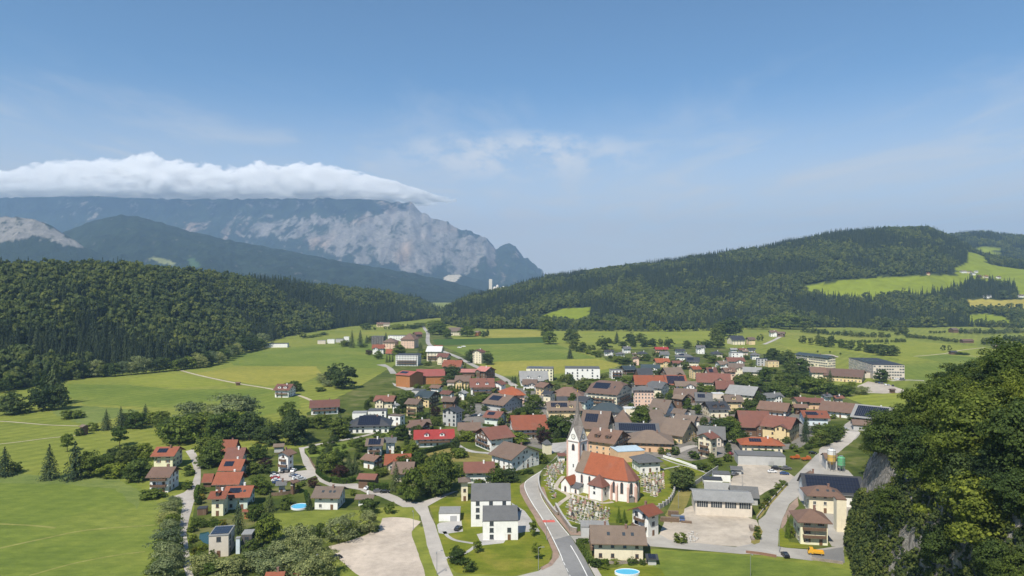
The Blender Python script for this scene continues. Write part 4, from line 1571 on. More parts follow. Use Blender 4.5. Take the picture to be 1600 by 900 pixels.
    if 'G' in feats:
        s0 = max(sides, key=lambda k: sides[k])
        loc, rz = {0: ((L * .2, -W / 2 - .03, 0), 0), 1: ((L / 2 + .03, W * .2, 0), R(90)), 2: ((L * .2, W / 2 + .03, 0), R(180)), 3: ((-L / 2 - .03, W * .2, 0), R(-90))}[s0]
        link('garage_door', GDOOR, root, loc, rz)
    # cross gable on the side towards the valley road
    if 'x' in feats and kind == 'g':
        w = min(L * .4, W * .8)
        u = L * .2 * (1 if f['x'] > 0 else -1)
        yf = sy * (W / 2 + 1.5)
        rw = w / 2 * tp
        zt = h - drop
        fl = (lambda q: q) if sy < 0 else (lambda q: q[::-1])
        m = MB()
        m.poly(fl([(u - w / 2, yf, zb), (u + w / 2, yf, zb), (u + w / 2, yf, zt), (u, yf, zt + rw), (u - w / 2, yf, zt)]))
        m.poly(fl([(u + w / 2, yf, zb), (u + w / 2, sy * (W / 2 - .1), zb), (u + w / 2, sy * (W / 2 - .1), zt), (u + w / 2, yf, zt)]))
        m.poly(fl([(u - w / 2, sy * (W / 2 - .1), zb), (u - w / 2, yf, zb), (u - w / 2, yf, zt), (u - w / 2, sy * (W / 2 - .1), zt)]))
        wg = m.build('gable_wing', wm, root)
        m = MB()
        o2, y2 = .7, sy * max(W / 2 - rw / tp - .1, .2)
        for s_ in (-1, 1):
            q = [(u + s_ * (w / 2 + o2), yf + sy * .7, h - o2 * tp + .02), (u, yf + sy * .7, h + rw + .02), (u, y2 * .4, h + rw + .02), (u + s_ * (w / 2 + o2), sy * (W / 2 - .2), h - o2 * tp + .02)]
            m = MB()
            m.solid(q, rt)
            m.build('roof_slope', rm, wg)
        sd = 0 if sy < 0 else 2
        for z in ([1.55, h - 1.15] if h > 4.4 else [1.5]):
            for al in ((-w * .24, w * .24) if w > 4 else (0,)):
                fr_, pn_ = WIN[win]
                w_ = link('window', fr_, wg, (u + al, yf + sy * .03, z), 0 if sy < 0 else R(180))
                link('pane', pn_, w_)
    # balconies
    def balcony(side, z, frac=.85, dep=1.2):
        Ls = L if side in (0, 2) else W
        m = MB()
        w = Ls * frac / 2
        m.box(-w, -dep, z - .16, w, 0, z, 0)
        m.box(-w, -dep, z + .10, w, -dep + .05, z + .95, 1)
        m.box(-w, -dep + .06, z + .10, -w + .05, 0, z + .95, 1)
        m.box(w - .05, -dep + .06, z + .10, w, 0, z + .95, 1)
        for k in range(3):
            u = -w + .12 + (2 * w - .24) * k / 2
            m.box(u - .06, -dep + .055, z + .001, u + .06, -dep + .16, z + 2.3, 0)
        loc, rz = {0: ((0, -W / 2 - .1, 0), 0), 1: ((L / 2 + .1, 0, 0), R(90)), 2: ((0, W / 2 + .1, 0), R(180)), 3: ((-L / 2 - .1, 0, 0), R(-90))}[side]
        m.build('balcony', [WOOD2, WOOD], root, loc, rz)
    if 'b' in feats and kind != 'f':
        s0 = 1 if sides[1] > sides[3] else 3
        balcony(s0, 2.75)
        if h + rise > 7.5:
            balcony(s0, min(5.4, h), .6)
    if 'B' in feats:
        s0 = 0 if sides[0] > sides[2] else 2
        balcony(s0, min(2.8, h - 1.2))
        if h > 7:
            balcony(s0, 5.5)
    # solar arrays
    if 'p' in feats or 'P' in feats:
        big = 'P' in feats
        m = MB()
        U = L * (.46 if big else .26)
        uc = 0 if big else -L * .16
        v0, v1 = (.10, .90) if big else (.36, .80)
        if kind == 'h':
            U *= .6
        nu = max(2, int(2 * U / 1.15))
        nv = max(1, int((v1 - v0) * (W / 2 if kind in 'ghk' else W) / math.cos(math.atan(tp if kind != 'f' else 0)) / 1.8))
        for i in range(nu):
            for j in range(nv):
                g = .04
                u0, u1 = uc - U + 2 * U * i / nu + g, uc - U + 2 * U * (i + 1) / nu - g
                w0, w1 = v0 + (v1 - v0) * (j + .03) / nv, v0 + (v1 - v0) * (j + .97) / nv
                q = [slope(u0, w0, .16), slope(u1, w0, .16), slope(u1, w1, .16), slope(u0, w1, .16)]
                if sy > 0 and kind in 'ghk':
                    q = q[::-1]
                m.solid(q, .07)
        m.build('solar_array', SOLAR, roof)
    if 'v' in feats:
        for u in (-L * .2, L * .12, L * .3):
            m = MB()
            q = [slope(u - .5, .45, .1), slope(u + .5, .45, .1), slope(u + .5, .62, .1), slope(u - .5, .62, .1)]
            m.solid(q if sy < 0 else q[::-1], .08)
            m.build('skylight', GLASS, roof)
    if 'd' in feats and kind in 'ghk':
        nd = 2 if L > 11 else 1
        for k in range(nd):
            u = (k - (nd - 1) / 2) * L * .42
            wd = min(2.6, L * .28) / 2
            y1, zl = slope(0, .28)[1:]
            y2 = slope(0, .95)[1]
            zt = zl + 1.55
            zap = zt + .55
            m = MB()
            fl = (lambda q: q) if sy < 0 else (lambda q: q[::-1])
            m.poly(fl([(u - wd, y1, zl - .2), (u + wd, y1, zl - .2), (u + wd, y1, zt), (u, y1, zap), (u - wd, y1, zt)]), 0)
            m.poly(fl([(u + wd, y1, zl - .2), (u + wd, y2, zt), (u + wd, y1, zt)]), 0)
            m.poly(fl([(u - wd, y2, zt), (u - wd, y1, zl - .2), (u - wd, y1, zt)]), 0)
            o_ = sy * .35
            m.solid(fl([(u - wd - .3, y1 + o_, zt - .1), (u, y1 + o_, zap + .12), (u, y2, zap + .12), (u - wd - .3, y2, zt - .1)]), .1, 1)
            m.solid(fl([(u, y1 + o_, zap + .12), (u + wd + .3, y1 + o_, zt - .1), (u + wd + .3, y2, zt - .1), (u, y2, zap + .12)]), .1, 1)
            dmr = m.build('dormer', [WOOD if 'w' in feats or wood_up else wm, rm], roof)
            mm = MB()
            yy = y1 + sy * .04
            mm.box(u - .5, min(yy, y1 - sy * .01), zl + .45, u + .5, max(yy, y1 - sy * .01), zl + 1.35)
            mm.build('window', GLASS, dmr)
    return root


# tile, x0, ytop, x1, ybottom, ridge angle, W/L, roof, wall, kind, features, where, options
# features: E bottom is the eave line, w boarded gable, W timber upper floor, b/B balcony on gable/long side, p/P solar, d dormers, v skylights, n no windows, G garage door
H = []


def HS(*a, **k):
    H.append((a, k))


# --- settlement along the narrow lane
HS('2', 128, 140, 340, 272, 4, .62, 'red', 'paleyellow', 'g', 'p', 'in front of willows', win='sb')
HS('2', 100, 258, 322, 412, 3, .6, 'brown', 'white', 'g', 'wB', 'at the lane edge', win='b')
HS('2', 535, 100, 665, 172, 2, .6, 'red', 'cream', 'g', 'E', 'topmost of the row along the lane', h=5)
HS('2', 556, 146, 718, 218, 2, .62, 'redbrown', 'cream', 'g', 'Ew', 'second of the row along the lane', h=5.2)
HS('2', 522, 214, 716, 284, 2, .6, 'red', 'white', 'g', 'Epw', 'third of the row along the lane', h=5)
HS('2', 488, 288, 706, 366, 3, .6, 'red', 'white', 'g', 'EwB', 'in the middle of the row along the lane', h=5.5)
HS('2', 428, 284, 520, 352, 3, .75, 'red', 'timber', 'g', 'Ewn', 'low annex joined to the red row', h=3.2, name='annex', cat='annex')
HS('2', 545, 368, 765, 512, 6, .62, 'red', 'green', 'g', 'pv', 'largest of the row along the lane', win='b')
HS('2', 462, 400, 612, 550, 5, .75, 'red', 'paleyellow', 'g', 'dw', 'lowest of the row along the lane', win='b')
HS('2', 402, 492, 472, 546, 10, .7, 'dark', 'timber', 'f', 'n', 'open carport beside the lane', name='carport', cat='carport')
HS('2', 666, 508, 722, 566, 0, .7, 'red', 'rust', 'g', 'n', 'garden shed behind the tall conifer', name='garden_shed', cat='shed')
HS('2', 858, 152, 992, 292, 72, 1.1, 'brown', 'white', 'g', 'b', 'above the small car park', win='b')
HS('2', 848, 122, 922, 178, 12, .7, 'tan', 'grey', 'g', 'n', 'behind the white house at the car park', name='shed', cat='shed')
HS('2', 926, 328, 1006, 424, 60, 1.0, 'brown', 'timber', 'g', 'w', 'beside the parked cars', name='cottage')
HS('2', 862, 342, 940, 420, 10, .8, 'slate', 'beige', 'g', 'G', 'between pool and parked cars', name='garage', cat='garage')
HS('2', 795, 872, 935, 985, 5, .6, 'red', 'white', 'g', '', 'below the willow thicket')
HS('2', 968, 866, 1035, 970, 55, .8, 'red', 'cream', 'g', 'n', 'beside the house below the willows', name='shed', cat='shed')
# --- around the gravel lot
HS('3', 318, 372, 545, 512, -3, .55, 'tan', 'white', 'g', 'v', 'bungalow beside the round pool', name='bungalow', cat='bungalow')
HS('3', 576, 420, 706, 492, -3, .62, 'tan', 'white', 'g', 'G', 'low garage block at the street bend', name='garage', cat='garage')
HS('3', 592, 298, 726, 390, -8, .65, 'redbrown', 'timber', 'g', 'n', 'open shed with a white car', name='carport', cat='carport')
HS('3', 612, 182, 758, 275, -30, .75, 'brown', 'white', 'g', 'wb', 'behind dark conifers', win='b')
HS('3', 640, 92, 756, 200, 5, .8, 'tan', 'white', 'g', 'BP', 'with glazed roof strip', win='m')
HS('3', 748, 86, 828, 182, 5, .95, 'slate', 'white', 'g', '', 'joined to the balcony house')
HS('3', 752, 184, 910, 250, 6, .6, 'orange', 'beige', 'g', 'E', 'low long house behind the hedge', h=3.4)
HS('3', 792, 232, 940, 300, 0, .6, 'umber', 'cream', 'g', 'E', 'half hidden by garden trees', h=5)
HS('a', 715, 742, 1066, 832, 4, .55, 'dark', 'white', 'h', 'EP', 'with a terrace beside the lawn', h=5.2, name='villa', cat='villa', win='m')
HS('a', 872, 692, 1030, 765, 4, .6, 'slate', 'white', 'f', '', 'behind the black roofed villa', win='m')
HS('a', 750, 712, 874, 775, 4, .6, 'grey', 'white', 'f', 'n', 'low block behind the villa', name='garage', cat='garage')
HS('a', 1050, 648, 1126, 728, 70, 1.0, 'grey', 'white', 'g', '', 'small gabled house behind the villa')
HS('a', 1030, 735, 1165, 828, -20, .55, 'tan', 'white', 'f', '', 'terraced block beside the villa', win='m')
HS('a', 912, 588, 1112, 690, -5, .6, 'redbrown', 'cream', 'g', 'wb', 'at the meadow edge', win='b')
HS('3', 880, -12, 1032, 96, -25, .75, 'brown', 'beige', 'g', 'wb', 'with timber balconies beside the red one', win='b')
HS('3', 930, 40, 1160, 146, 8, .55, 'crimson', 'white', 'g', 'Bd', 'above the long clipped hedge')
HS('4', 94, 496, 226, 582, 2, .75, 'grey', 'white', 'f', 'Gn', 'beside the white modern blocks', name='garage', cat='garage')
# --- between gravel lot and church
HS('4', 206, 318, 286, 462, 8, 1.0, 'tan', 'cream', 'h', '', 'narrow tower house behind the modern blocks', hm=9, win='b', chim=0)
HS('4', 245, 230, 422, 356, 4, .6, 'redbrown', 'white', 'g', 'w', 'with green shutters behind the modern blocks', win='sg')
HS('4', 394, 112, 696, 288, -46, .72, 'umber', 'white', 'g', '', 'large farmhouse beside the main road', name='farmhouse', cat='farmhouse')
HS('4', 300, 18, 540, 172, 30, .85, 'redbrown', 'white', 'g', 'wb', 'inn with a boarded gable', name='inn', cat='inn', win='sb')
HS('c', 452, 652, 818, 872, 6, .55, 'red', 'white', 'g', 'B', 'with a timber loft front', win='b')
HS('4', 208, 0, 340, 96, 4, .62, 'umber', 'cream', 'g', 'B', 'between the inn and a red house', win='sb')
HS('4', 700, 100, 760, 190, 20, 1.0, 'slate', 'cream', 'h', 'n', 'tiny wayside chapel under a pyramid roof', name='wayside_chapel', cat='chapel', pitch=42, ov=.3)
HS('4', 784, 178, 842, 230, 10, .8, 'redbrown', 'white', 'g', 'n', 'small shelter at the churchyard gate', name='gate_shelter', cat='shelter')
# --- around the church
HS('5', 428, 238, 608, 342, 12, .62, 'slate', 'white', 'h', '', 'funeral hall beside the graves', name='funeral_hall', cat='hall', chim=0)
HS('5', 318, 194, 512, 288, 12, .62, 'blue', 'orange', 'f', 'n', 'hall behind the church roof', name='hall', cat='hall')
HS('5', 190, 98, 432, 258, -32, .72, 'brown', 'orange', 'g', 'wdb', 'behind the church tower', win='a', chim=2)
HS('5', 414, 112, 662, 232, -10, .6, 'tan', 'orange', 'h', '', 'town house with arched porch', win='sb')
HS('5', 360, 70, 600, 122, -6, .5, 'slate', 'grey', 'g', 'EP', 'behind the orange town house', h=6)
HS('5', 158, 4, 345, 110, -20, .75, 'umber', 'yellow', 'g', 'Ewp', 'next to the brown dormer house', h=6)
HS('5', 340, 2, 442, 70, -12, .8, 'umber', 'beige', 'h', 'E', 'joined to the timber gabled house', h=6)
HS('5', 540, 38, 760, 140, -42, .7, 'tan', 'yellow', 'g', 'E', 'broad barn roof above the yellow wall', h=5.5, name='barn', cat='barn')
HS('5', 784, 118, 916, 262, 40, .85, 'redbrown', 'cream', 'g', 'b', 'with stacked white balconies', hm=8, win='sb')
HS('5', 800, 86, 946, 160, -15, .65, 'slate', 'beige', 'g', 'E', 'behind the cream balcony house', h=5)
HS('5', 416, 504, 612, 692, 38, .8, 'red', 'white', 'g', 'b', 'below the churchyard', win='m')
HS('5', 206, 622, 526, 818, -4, .52, 'tan', 'cream', 'g', 'vb', 'at the main road corner', hm=6.6, win='b', chim=2)
HS('5', 160, 602, 322, 692, -3, .5, 'grey', 'grey', 'f', 'n', 'flat garage block against the churchyard wall', name='garage', cat='garage')
HS('5', 512, 790, 586, 842, -5, .7, 'dark', 'grey', 's', 'nP', 'little garden house under solar panels', name='garden_house', cat='shed', pitch=14)
# --- yard and barns
HS('6', 60, 425, 412, 584, -9, .42, 'grey', 'beige', 'g', 'n', 'long storage hall in the sandy yard', hm=6.3, name='storage_hall', cat='hall', pitch=12, h=5, ov=.8)
HS('5', 826, 388, 980, 440, -12, .5, 'grey', 'grey', 'g', 'En', 'first lean-to behind the storage hall', h=3.6, name='shed', cat='shed', pitch=14)
HS('6', 268, 408, 440, 478, -12, .5, 'slate', 'grey', 'g', 'En', 'second lean-to behind the storage hall', h=3.8, name='shed', cat='shed', pitch=14)
HS('5', 872, 332, 976, 392, -10, .6, 'slate', 'white', 'f', 'n', 'garage under the garden wall', name='garage', cat='garage')
HS('5', 820, 364, 932, 412, -10, .5, 'dark', 'white', 'f', 'n', 'lower garage under the garden wall', name='garage', cat='garage')
HS('5', 968, 304, 1040, 352, -10, .6, 'slate', 'grey', 'g', 'n', 'small shed in the upper yard', name='shed', cat='shed')
HS('6', 312, 8, 520, 100, -8, .75, 'redbrown', 'timber', 'g', 'Eb', 'with dark timber balconies beside the yellow one', h=6.5)
HS('6', 432, 26, 652, 178, -38, .75, 'redbrown', 'yellow', 'g', 'w', 'large house above the workshop', hm=8, win='b')
HS('6', 318, 148, 572, 232, -8, .6, 'orange', 'cream', 'h', 'p', 'on the workshop roof deck')
HS('6', 300, 222, 582, 306, -8, .35, 'slate', 'grey', 'f', 'Gn', 'long workshop with dark gates', name='workshop', cat='workshop')
HS('6', 645, 4, 818, 88, -8, .6, 'red', 'blue', 'g', 'pv', 'beside the forecourt')
HS('7', 132, 190, 322, 288, -40, .7, 'grey', 'timber', 'g', 'P', 'large barn at the meadow edge', name='barn', cat='barn')
HS('7', 132, 252, 245, 302, -20, .55, 'umber', 'grey', 'g', 'n', 'low shed in front of the solar barn', name='shed', cat='shed')
HS('6', 640, 342, 1020, 470, -14, .3, 'dark', 'white', 'g', 'EPn', 'long depot under the cliff', h=5.5, name='depot', cat='depot', pitch=13)
HS('6', 655, 330, 775, 400, -14, .7, 'umber', 'white', 'h', 'E', 'front block of the depot', h=4)
HS('6', 770, 234, 866, 326, -10, .6, 'umber', 'grey', 'g', 'n', 'open shed beside the silos', name='shed', cat='shed')
HS('6', 655, 408, 905, 566, -10, .6, 'brown', 'cream', 'h', 'v', 'upper wing of the yellow villa', hm=10, win='a', pitch=26)
HS('6', 836, 470, 912, 664, -10, 1.0, 'brown', 'cream', 'f', 'n', 'stair tower of the yellow villa', name='stair_tower', cat='tower')
HS('6', 596, 534, 836, 736, -9, .55, 'brown', 'paleyellow', 'h', 'B', 'at the street junction', hm=9, win='sb', pitch=26)
# --- isolated farmhouses on the meadow
HS('a', 130, 498, 326, 606, -4, .5, 'redbrown', 'white', 'g', 'Bd', 'standing alone on the meadow', name='farmhouse', cat='farmhouse', win='b')
HS('a', 415, 618, 656, 742, 14, .6, 'redbrown', 'white', 'g', 'bB', 'at the end of the field track', name='farmhouse', cat='farmhouse', win='b')
# --- far north-west cluster
HS('a', 900, 124, 1016, 192, -5, .5, 'slate', 'dark', 'f', '', 'glass fronted hall beyond the meadow', name='hall', cat='hall')
HS('a', 1030, 118, 1180, 165, -3, .4, 'slate', 'white', 'f', '', 'long white hall beyond the meadow', name='hall', cat='hall')
HS('b', 182, 138, 322, 226, -4, .6, 'umber', 'pink', 'h', '', 'former school by the country road')
HS('b', 322, 102, 478, 222, -6, .5, 'brown', 'pink', 'h', '', 'long wing beside the country road')
HS('b', 420, 92, 505, 140, 30, .8, 'redbrown', 'timber', 'g', 'w', 'at the road bend', name='barn', cat='barn')
HS('a', 902, 190, 1012, 268, 6, .7, 'red', 'white', 'g', 'b', 'among conifers below the halls')
HS('a', 1010, 226, 1080, 262, 0, .6, 'red', 'cream', 'g', 'E', 'low house behind the hedge', h=3.4)
HS('a', 70, 180, 258, 216, 8, .3, 'dark', 'white', 'f', 'n', 'long flat shed at the wood edge', name='shed', cat='shed')
HS('a', 555, 150, 620, 184, 6, .6, 'white', 'white', 'f', 'n', 'white container shed beyond the meadow', name='shed', cat='shed')
HS('a', 622, 146, 690, 176, 6, .6, 'slate', 'grey', 'f', 'n', 'grey depot beyond the meadow', name='shed', cat='shed')
HS('a', 480, 158, 550, 188, 6, .5, 'grey', 'beige', 'f', 'n', 'pale storage rack beyond the meadow', name='shed', cat='shed')
HS('a', 685, 130, 730, 172, 6, .6, 'white', 'white', 'f', 'n', 'white office box beyond the meadow', name='shed', cat='shed')
HS('a', 935, 18, 1000, 56, 20, .8, 'brown', 'yellow', 'g', 'w', 'in front of the wood', name='farmhouse', cat='farmhouse')
HS('a', 992, 20, 1048, 50, 10, .6, 'tan', 'beige', 'g', 'n', 'beside the yellow farmhouse', name='barn', cat='barn')
HS('b', 290, 262, 492, 360, -4, .6, 'dark', 'white', 'f', 'B', 'terraced villa above the red hall', win='m')
HS('b', 524, 204, 672, 322, -3, .65, 'white', 'cream', 'g', 'B', 'beside the country road')
HS('b', 585, 196, 665, 228, -3, .6, 'red', 'cream', 'g', 'E', 'behind the off white roof', h=4)
HS('b', 606, 258, 728, 350, -10, .7, 'redbrown', 'cream', 'g', 'b', 'stepped house beside the country road')
HS('b', 655, 314, 822, 366, -6, .55, 'red', 'cream', 'g', 'E', 'low roofs beside the country road', h=4.5)
HS('b', 284, 392, 516, 528, -28, .75, 'barnred', 'rust', 'g', 'np', 'riding hall with boarded walls', hm=6.5, name='riding_hall', cat='hall', pitch=14)
HS('b', 452, 384, 672, 502, 6, .6, 'barnred', 'rust', 'g', 'n', 'second hall behind the solar one', hm=6, name='riding_hall', cat='hall', pitch=14)
HS('b', 880, 224, 1002, 342, 62, .9, 'redbrown', 'cream', 'g', '', 'alone between two trees in the meadow')
HS('b', 704, 58, 802, 122, 6, .55, 'tan', 'cream', 'g', '', 'behind the crop field', name='farmhouse', cat='farmhouse')
HS('b', 904, 84, 962, 126, -30, .8, 'tan', 'rust', 'g', 'n', 'beside the field trees', name='barn', cat='barn')
HS('b', 788, 382, 918, 444, -3, .6, 'rose', 'timber', 'g', 'n', 'beside the road', name='barn', cat='barn')
HS('b', 912, 360, 1076, 466, -38, .8, 'rose', 'timber', 'g', 'wb', 'with a boarded gable by the road')
HS('b', 750, 434, 886, 536, -3, .65, 'umber', 'yellow', 'g', '', 'behind the thuja hedge', win='sb')
HS('b', 690, 468, 760, 532, -3, .8, 'umber', 'beige', 'g', 'n', 'low annex of the yellow house', name='annex', cat='annex')
HS('b', 872, 456, 1062, 590, 4, .55, 'redbrown', 'white', 'g', 'dB', 'long house with balconies and gables')
HS('b', 1030, 470, 1162, 584, 60, .9, 'redbrown', 'white', 'g', 'b', 'gabled wing of the long house')
HS('b', 414, 540, 532, 582, -6, .6, 'slate', 'grey', 'f', 'n', 'low block behind the yellow gable', name='garage', cat='garage')
HS('b', 552, 504, 670, 574, -25, .75, 'brown', 'white', 'g', 'w', 'below the riding hall')
HS('b', 438, 550, 640, 684, -24, .8, 'teal', 'yellow', 'g', 'wb', 'broad house with yellow gable', win='b')
HS('b', 645, 596, 782, 690, -12, .8, 'umber', 'timber', 'g', 'b', 'joined to the teal roof')
HS('b', 360, 612, 522, 764, -20, .7, 'umber', 'yellow', 'g', 'bB', 'with timber balconies on every floor', win='b')
HS('b', 632, 548, 762, 618, -28, .8, 'redbrown', 'white', 'g', 'w', 'behind the dark gable', win='b')
HS('b', 762, 548, 862, 626, 62, .9, 'grey', 'white', 'g', '', 'small house in a garden')
HS('b', 642, 668, 826, 834, 64, .95, 'dark', 'grey', 'g', '', 'tall grey house with a black roof', win='m')
HS('b', 382, 774, 572, 884, 20, .75, 'umber', 'white', 'g', 'w', 'above the crimson roof', win='b')
# --- village core
HS('c', 205, 448, 590, 626, -38, .72, 'umber', 'grey', 'g', 'p', 'wide barn in the village', name='barn', cat='barn')
HS('c', 205, 608, 442, 752, -24, .7, 'redbrown', 'green', 'g', 'p', 'in front of the wide barn')
HS('c', 355, 385, 606, 556, 10, .8, 'orange', 'pink', 'h', '', 'standing behind the wide barn')
HS('c', 546, 240, 820, 378, 2, .55, 'grey', 'white', 'g', 'dd', 'facing the mown field')
HS('c', 612, 196, 872, 332, -6, .55, 'slate', 'paleyellow', 'f', 'p', 'modern block facing the mown field', win='m')
HS('c', 576, 316, 720, 418, -5, .75, 'umber', 'white', 'g', 'w', 'beside the yellow gable', win='b')
HS('c', 690, 340, 884, 468, -48, .8, 'brown', 'yellow', 'g', 'w', 'above the round tree', win='sb')
HS('c', 846, 390, 1150, 478, -8, .6, 'brown', 'beige', 'h', 'E', 'behind the church spire', h=4)
HS('c', 756, 418, 900, 560, -30, .8, 'dark', 'cream', 'g', 'w', 'first of the black roofs near the spire')
HS('c', 880, 470, 1010, 560, 10, .7, 'dark', 'cream', 'g', 'Ew', 'second of the black roofs near the spire', h=5)
HS('c', 806, 520, 1150, 676, 2, .52, 'tan', 'yellow', 'k', 'pd', 'long house behind the churchyard lime')
HS('d', 92, 470, 292, 652, -42, .75, 'dark', 'green', 'g', '', 'beside the church spire', win='a')
HS('d', 15, 194, 346, 328, -4, .45, 'slate', 'white', 'f', 'u', 'apartment block facing the mown field', name='apartment_block', cat='building', win='m')
HS('d', 220, 324, 650, 582, -30, .72, 'brown', 'cream', 'k', 'pbBv', 'big hotel with green balconies', hm=9, name='hotel', cat='hotel', win='sg')
HS('d', 645, 378, 862, 572, -4, .62, 'slate', 'pink', 'h', 'q', 'tall pink town house', hm=10, name='town_house', win='a')
HS('d', 770, 330, 1004, 492, -35, .75, 'slate', 'cream', 'k', '', 'behind the pink town house', hm=8.5)
HS('d', 650, 280, 950, 368, -3, .42, 'orange', 'timber', 'g', 'E', 'long barn behind the town houses', h=5, name='barn', cat='barn')
HS('d', 930, 280, 1172, 372, -3, .55, 'red', 'cream', 'g', 'EP', 'joined to the long orange roof', h=5)
HS('d', 525, 186, 690, 272, 12, .7, 'teal', 'timber', 'g', 'w', 'at the edge of the mown field')
HS('d', 662, 214, 850, 292, 6, .6, 'dark', 'timber', 'g', 'En', 'row house behind the orange barn', h=4.4)
HS('d', 730, 176, 906, 268, -12, .65, 'teal', 'white', 'g', '', 'second row behind the orange barn')
HS('d', 430, 220, 556, 312, 4, .8, 'slate', 'white', 'f', 'B', 'white cube at the field edge', win='m')
HS('d', 900, 204, 1142, 282, 10, .55, 'tan', 'timber', 'g', 'Ew', 'behind the red solar roof', h=5)
HS('d', 250, 535, 568, 628, -12, .5, 'teal', 'beige', 'h', 'E', 'low building in front of the hotel', h=4.2)
HS('d', 560, 575, 690, 680, -4, .7, 'white', 'cream', 'f', 'n', 'flat annex below the pink house', name='annex', cat='annex')
HS('d', 790, 498, 1070, 640, -40, .75, 'tan', 'white', 'g', 'E', 'first of the big brown barn roofs', h=5.4)
HS('d', 770, 600, 950, 690, 8, .6, 'tan', 'white', 'g', 'E', 'second of the big brown barn roofs', h=5)
HS('d', 1010, 585, 1190, 712, -36, .8, 'tan', 'white', 'g', 'w', 'third of the big brown barn roofs')
HS('d', 842, 668, 1185, 820, -38, .75, 'tan', 'cream', 'g', 'E', 'widest of the big brown barn roofs', h=5, name='barn', cat='barn')
HS('d', 1020, 455, 1180, 600, -42, .8, 'tan', 'timber', 'g', 'w', 'narrow house between barn roofs')
HS('e', 72, 400, 300, 488, -20, .7, 'umber', 'timber', 'g', 'Ew', 'behind the barn roofs', h=5)
HS('e', 70, 330, 292, 428, -6, .62, 'tan', 'white', 'g', 'w', 'under the dark red roof')
HS('e', 205, 190, 342, 312, 14, .8, 'orange', 'yellow', 'g', '', 'brightest roof in the quarter')
HS('e', 290, 258, 606, 352, -14, .55, 'redbrown', 'cream', 'g', 'E', 'long roof in the quarter', h=5.2)
HS('e', 452, 328, 648, 410, -10, .6, 'redbrown', 'timber', 'g', 'E', 'in front of the long roof', h=4)
HS('e', 452, 142, 602, 232, 10, .7, 'tan', 'white', 'g', '', 'at the back of the quarter')
HS('e', 550, 108, 752, 192, -6, .6, 'redbrown', 'white', 'g', '', 'wide house at the back of the quarter')
HS('e', 580, 166, 742, 282, -14, .7, 'tan', 'cream', 'g', '', 'cream house before the wide one')
HS('e', 350, 205, 500, 280, 10, .7, 'redbrown', 'white', 'g', 'Ep', 'solar roof near the orange one', h=4.6)
HS('e', 505, 206, 668, 322, 5, .65, 'brown', 'pink', 'g', 'd', 'pink house with dormers', win='sb')
HS('e', 725, 200, 902, 296, -20, .7, 'grey', 'cream', 'g', 'w', 'at the park trees')
HS('e', 562, 368, 905, 528, -36, .75, 'grey', 'cream', 'g', 'wb', 'great farmhouse with dark gable', name='farmhouse', cat='farmhouse', win='b')
HS('e', 520, 460, 732, 618, -6, .6, 'tan', 'yellow', 'k', 'd', 'in front of the great farmhouse', win='sb')
HS('e', 330, 524, 606, 672, 4, .55, 'dark', 'cream', 'g', 'wd', 'middle of the lower quarter', win='b')
HS('e', 268, 440, 440, 520, -12, .6, 'slate', 'beige', 'g', 'Ep', 'low house between the quarters', h=4.6)
HS('e', 425, 440, 550, 500, -5, .6, 'white', 'beige', 'f', 'n', 'flat store between the quarters', name='shed', cat='shed')
HS('e', 868, 440, 1112, 545, 12, .6, 'slate', 'white', 'g', 'w', 'below the park trees', win='b')
HS('e', 858, 518, 1188, 668, -34, .8, 'brown', 'white', 'g', 'wbB', 'chalet with carved balconies', name='chalet', win='b')
HS('e', 270, 664, 432, 764, -28, .7, 'tan', 'white', 'g', 'wn', 'small barn among gardens', name='barn', cat='barn')
HS('e', 70, 640, 320, 720, -35, .6, 'tan', 'white', 'g', 'E', 'low wing of the barn roofs', h=4)
HS('e', 300, 750, 540, 830, -22, .6, 'slate', 'yellow', 'g', 'E', 'behind the red brown cream house', h=5)
HS('e', 560, 655, 650, 700, -5, .6, 'tan', 'grey', 'g', 'n', 'small garden barn by the timber house', name='shed', cat='shed')
# --- newer houses north-east
HS('d', 372, 40, 482, 98, 4, .7, 'dark', 'white', 'g', '', 'first white house of the new estate')
HS('d', 482, 60, 588, 108, 4, .7, 'slate', 'white', 'h', '', 'hipped house of the new estate')
HS('d', 540, 6, 642, 72, 10, .7, 'slate', 'white', 'g', '', 'back row of the new estate')
HS('d', 690, 52, 792, 108, -10, .7, 'dark', 'cream', 'h', '', 'cream house of the new estate')
HS('d', 640, 100, 722, 184, 84, 1.0, 'brown', 'pink', 'g', '', 'pink gable of the new estate')
HS('d', 636, 70, 700, 100, 4, .6, 'tan', 'cream', 'g', '', 'behind the pink gable')
HS('d', 845, 12, 992, 66, 0, .55, 'crimson', 'orange', 'g', '', 'vivid roof of the new estate')
HS('d', 888, 54, 1002, 126, 0, .6, 'slate', 'white', 'g', '', 'before the vivid roof')
HS('d', 838, 118, 1008, 202, 0, .6, 'orange', 'yellow', 'g', 'w', 'yellow house of the new estate')
HS('d', 1000, 140, 1165, 200, 3, .5, 'redbrown', 'beige', 'g', '', 'low house of the new estate')
HS('e', 272, -4, 378, 78, -4, .7, 'slate', 'white', 'g', '', 'at the edge of the far meadow')
HS('e', 75, 30, 190, 84, 4, .7, 'dark', 'white', 'g', '', 'second row of the new estate')
HS('e', 78, 70, 262, 142, -6, .6, 'slate', 'white', 'h', 'p', 'solar house of the new estate')
HS('e', 180, 104, 322, 202, -16, .7, 'dark', 'cream', 'g', 'p', 'cream solar house of the new estate')
HS('e', 408, 50, 546, 116, 6, .6, 'dark', 'cream', 'h', '', 'wide bungalow of the new estate')
HS('e', 590, 62, 728, 114, 0, .6, 'slate', 'white', 'f', '', 'white cube of the new estate', win='m')
HS('e', 592, 22, 680, 66, 0, .7, 'grey', 'white', 'g', '', 'third row of the new estate')
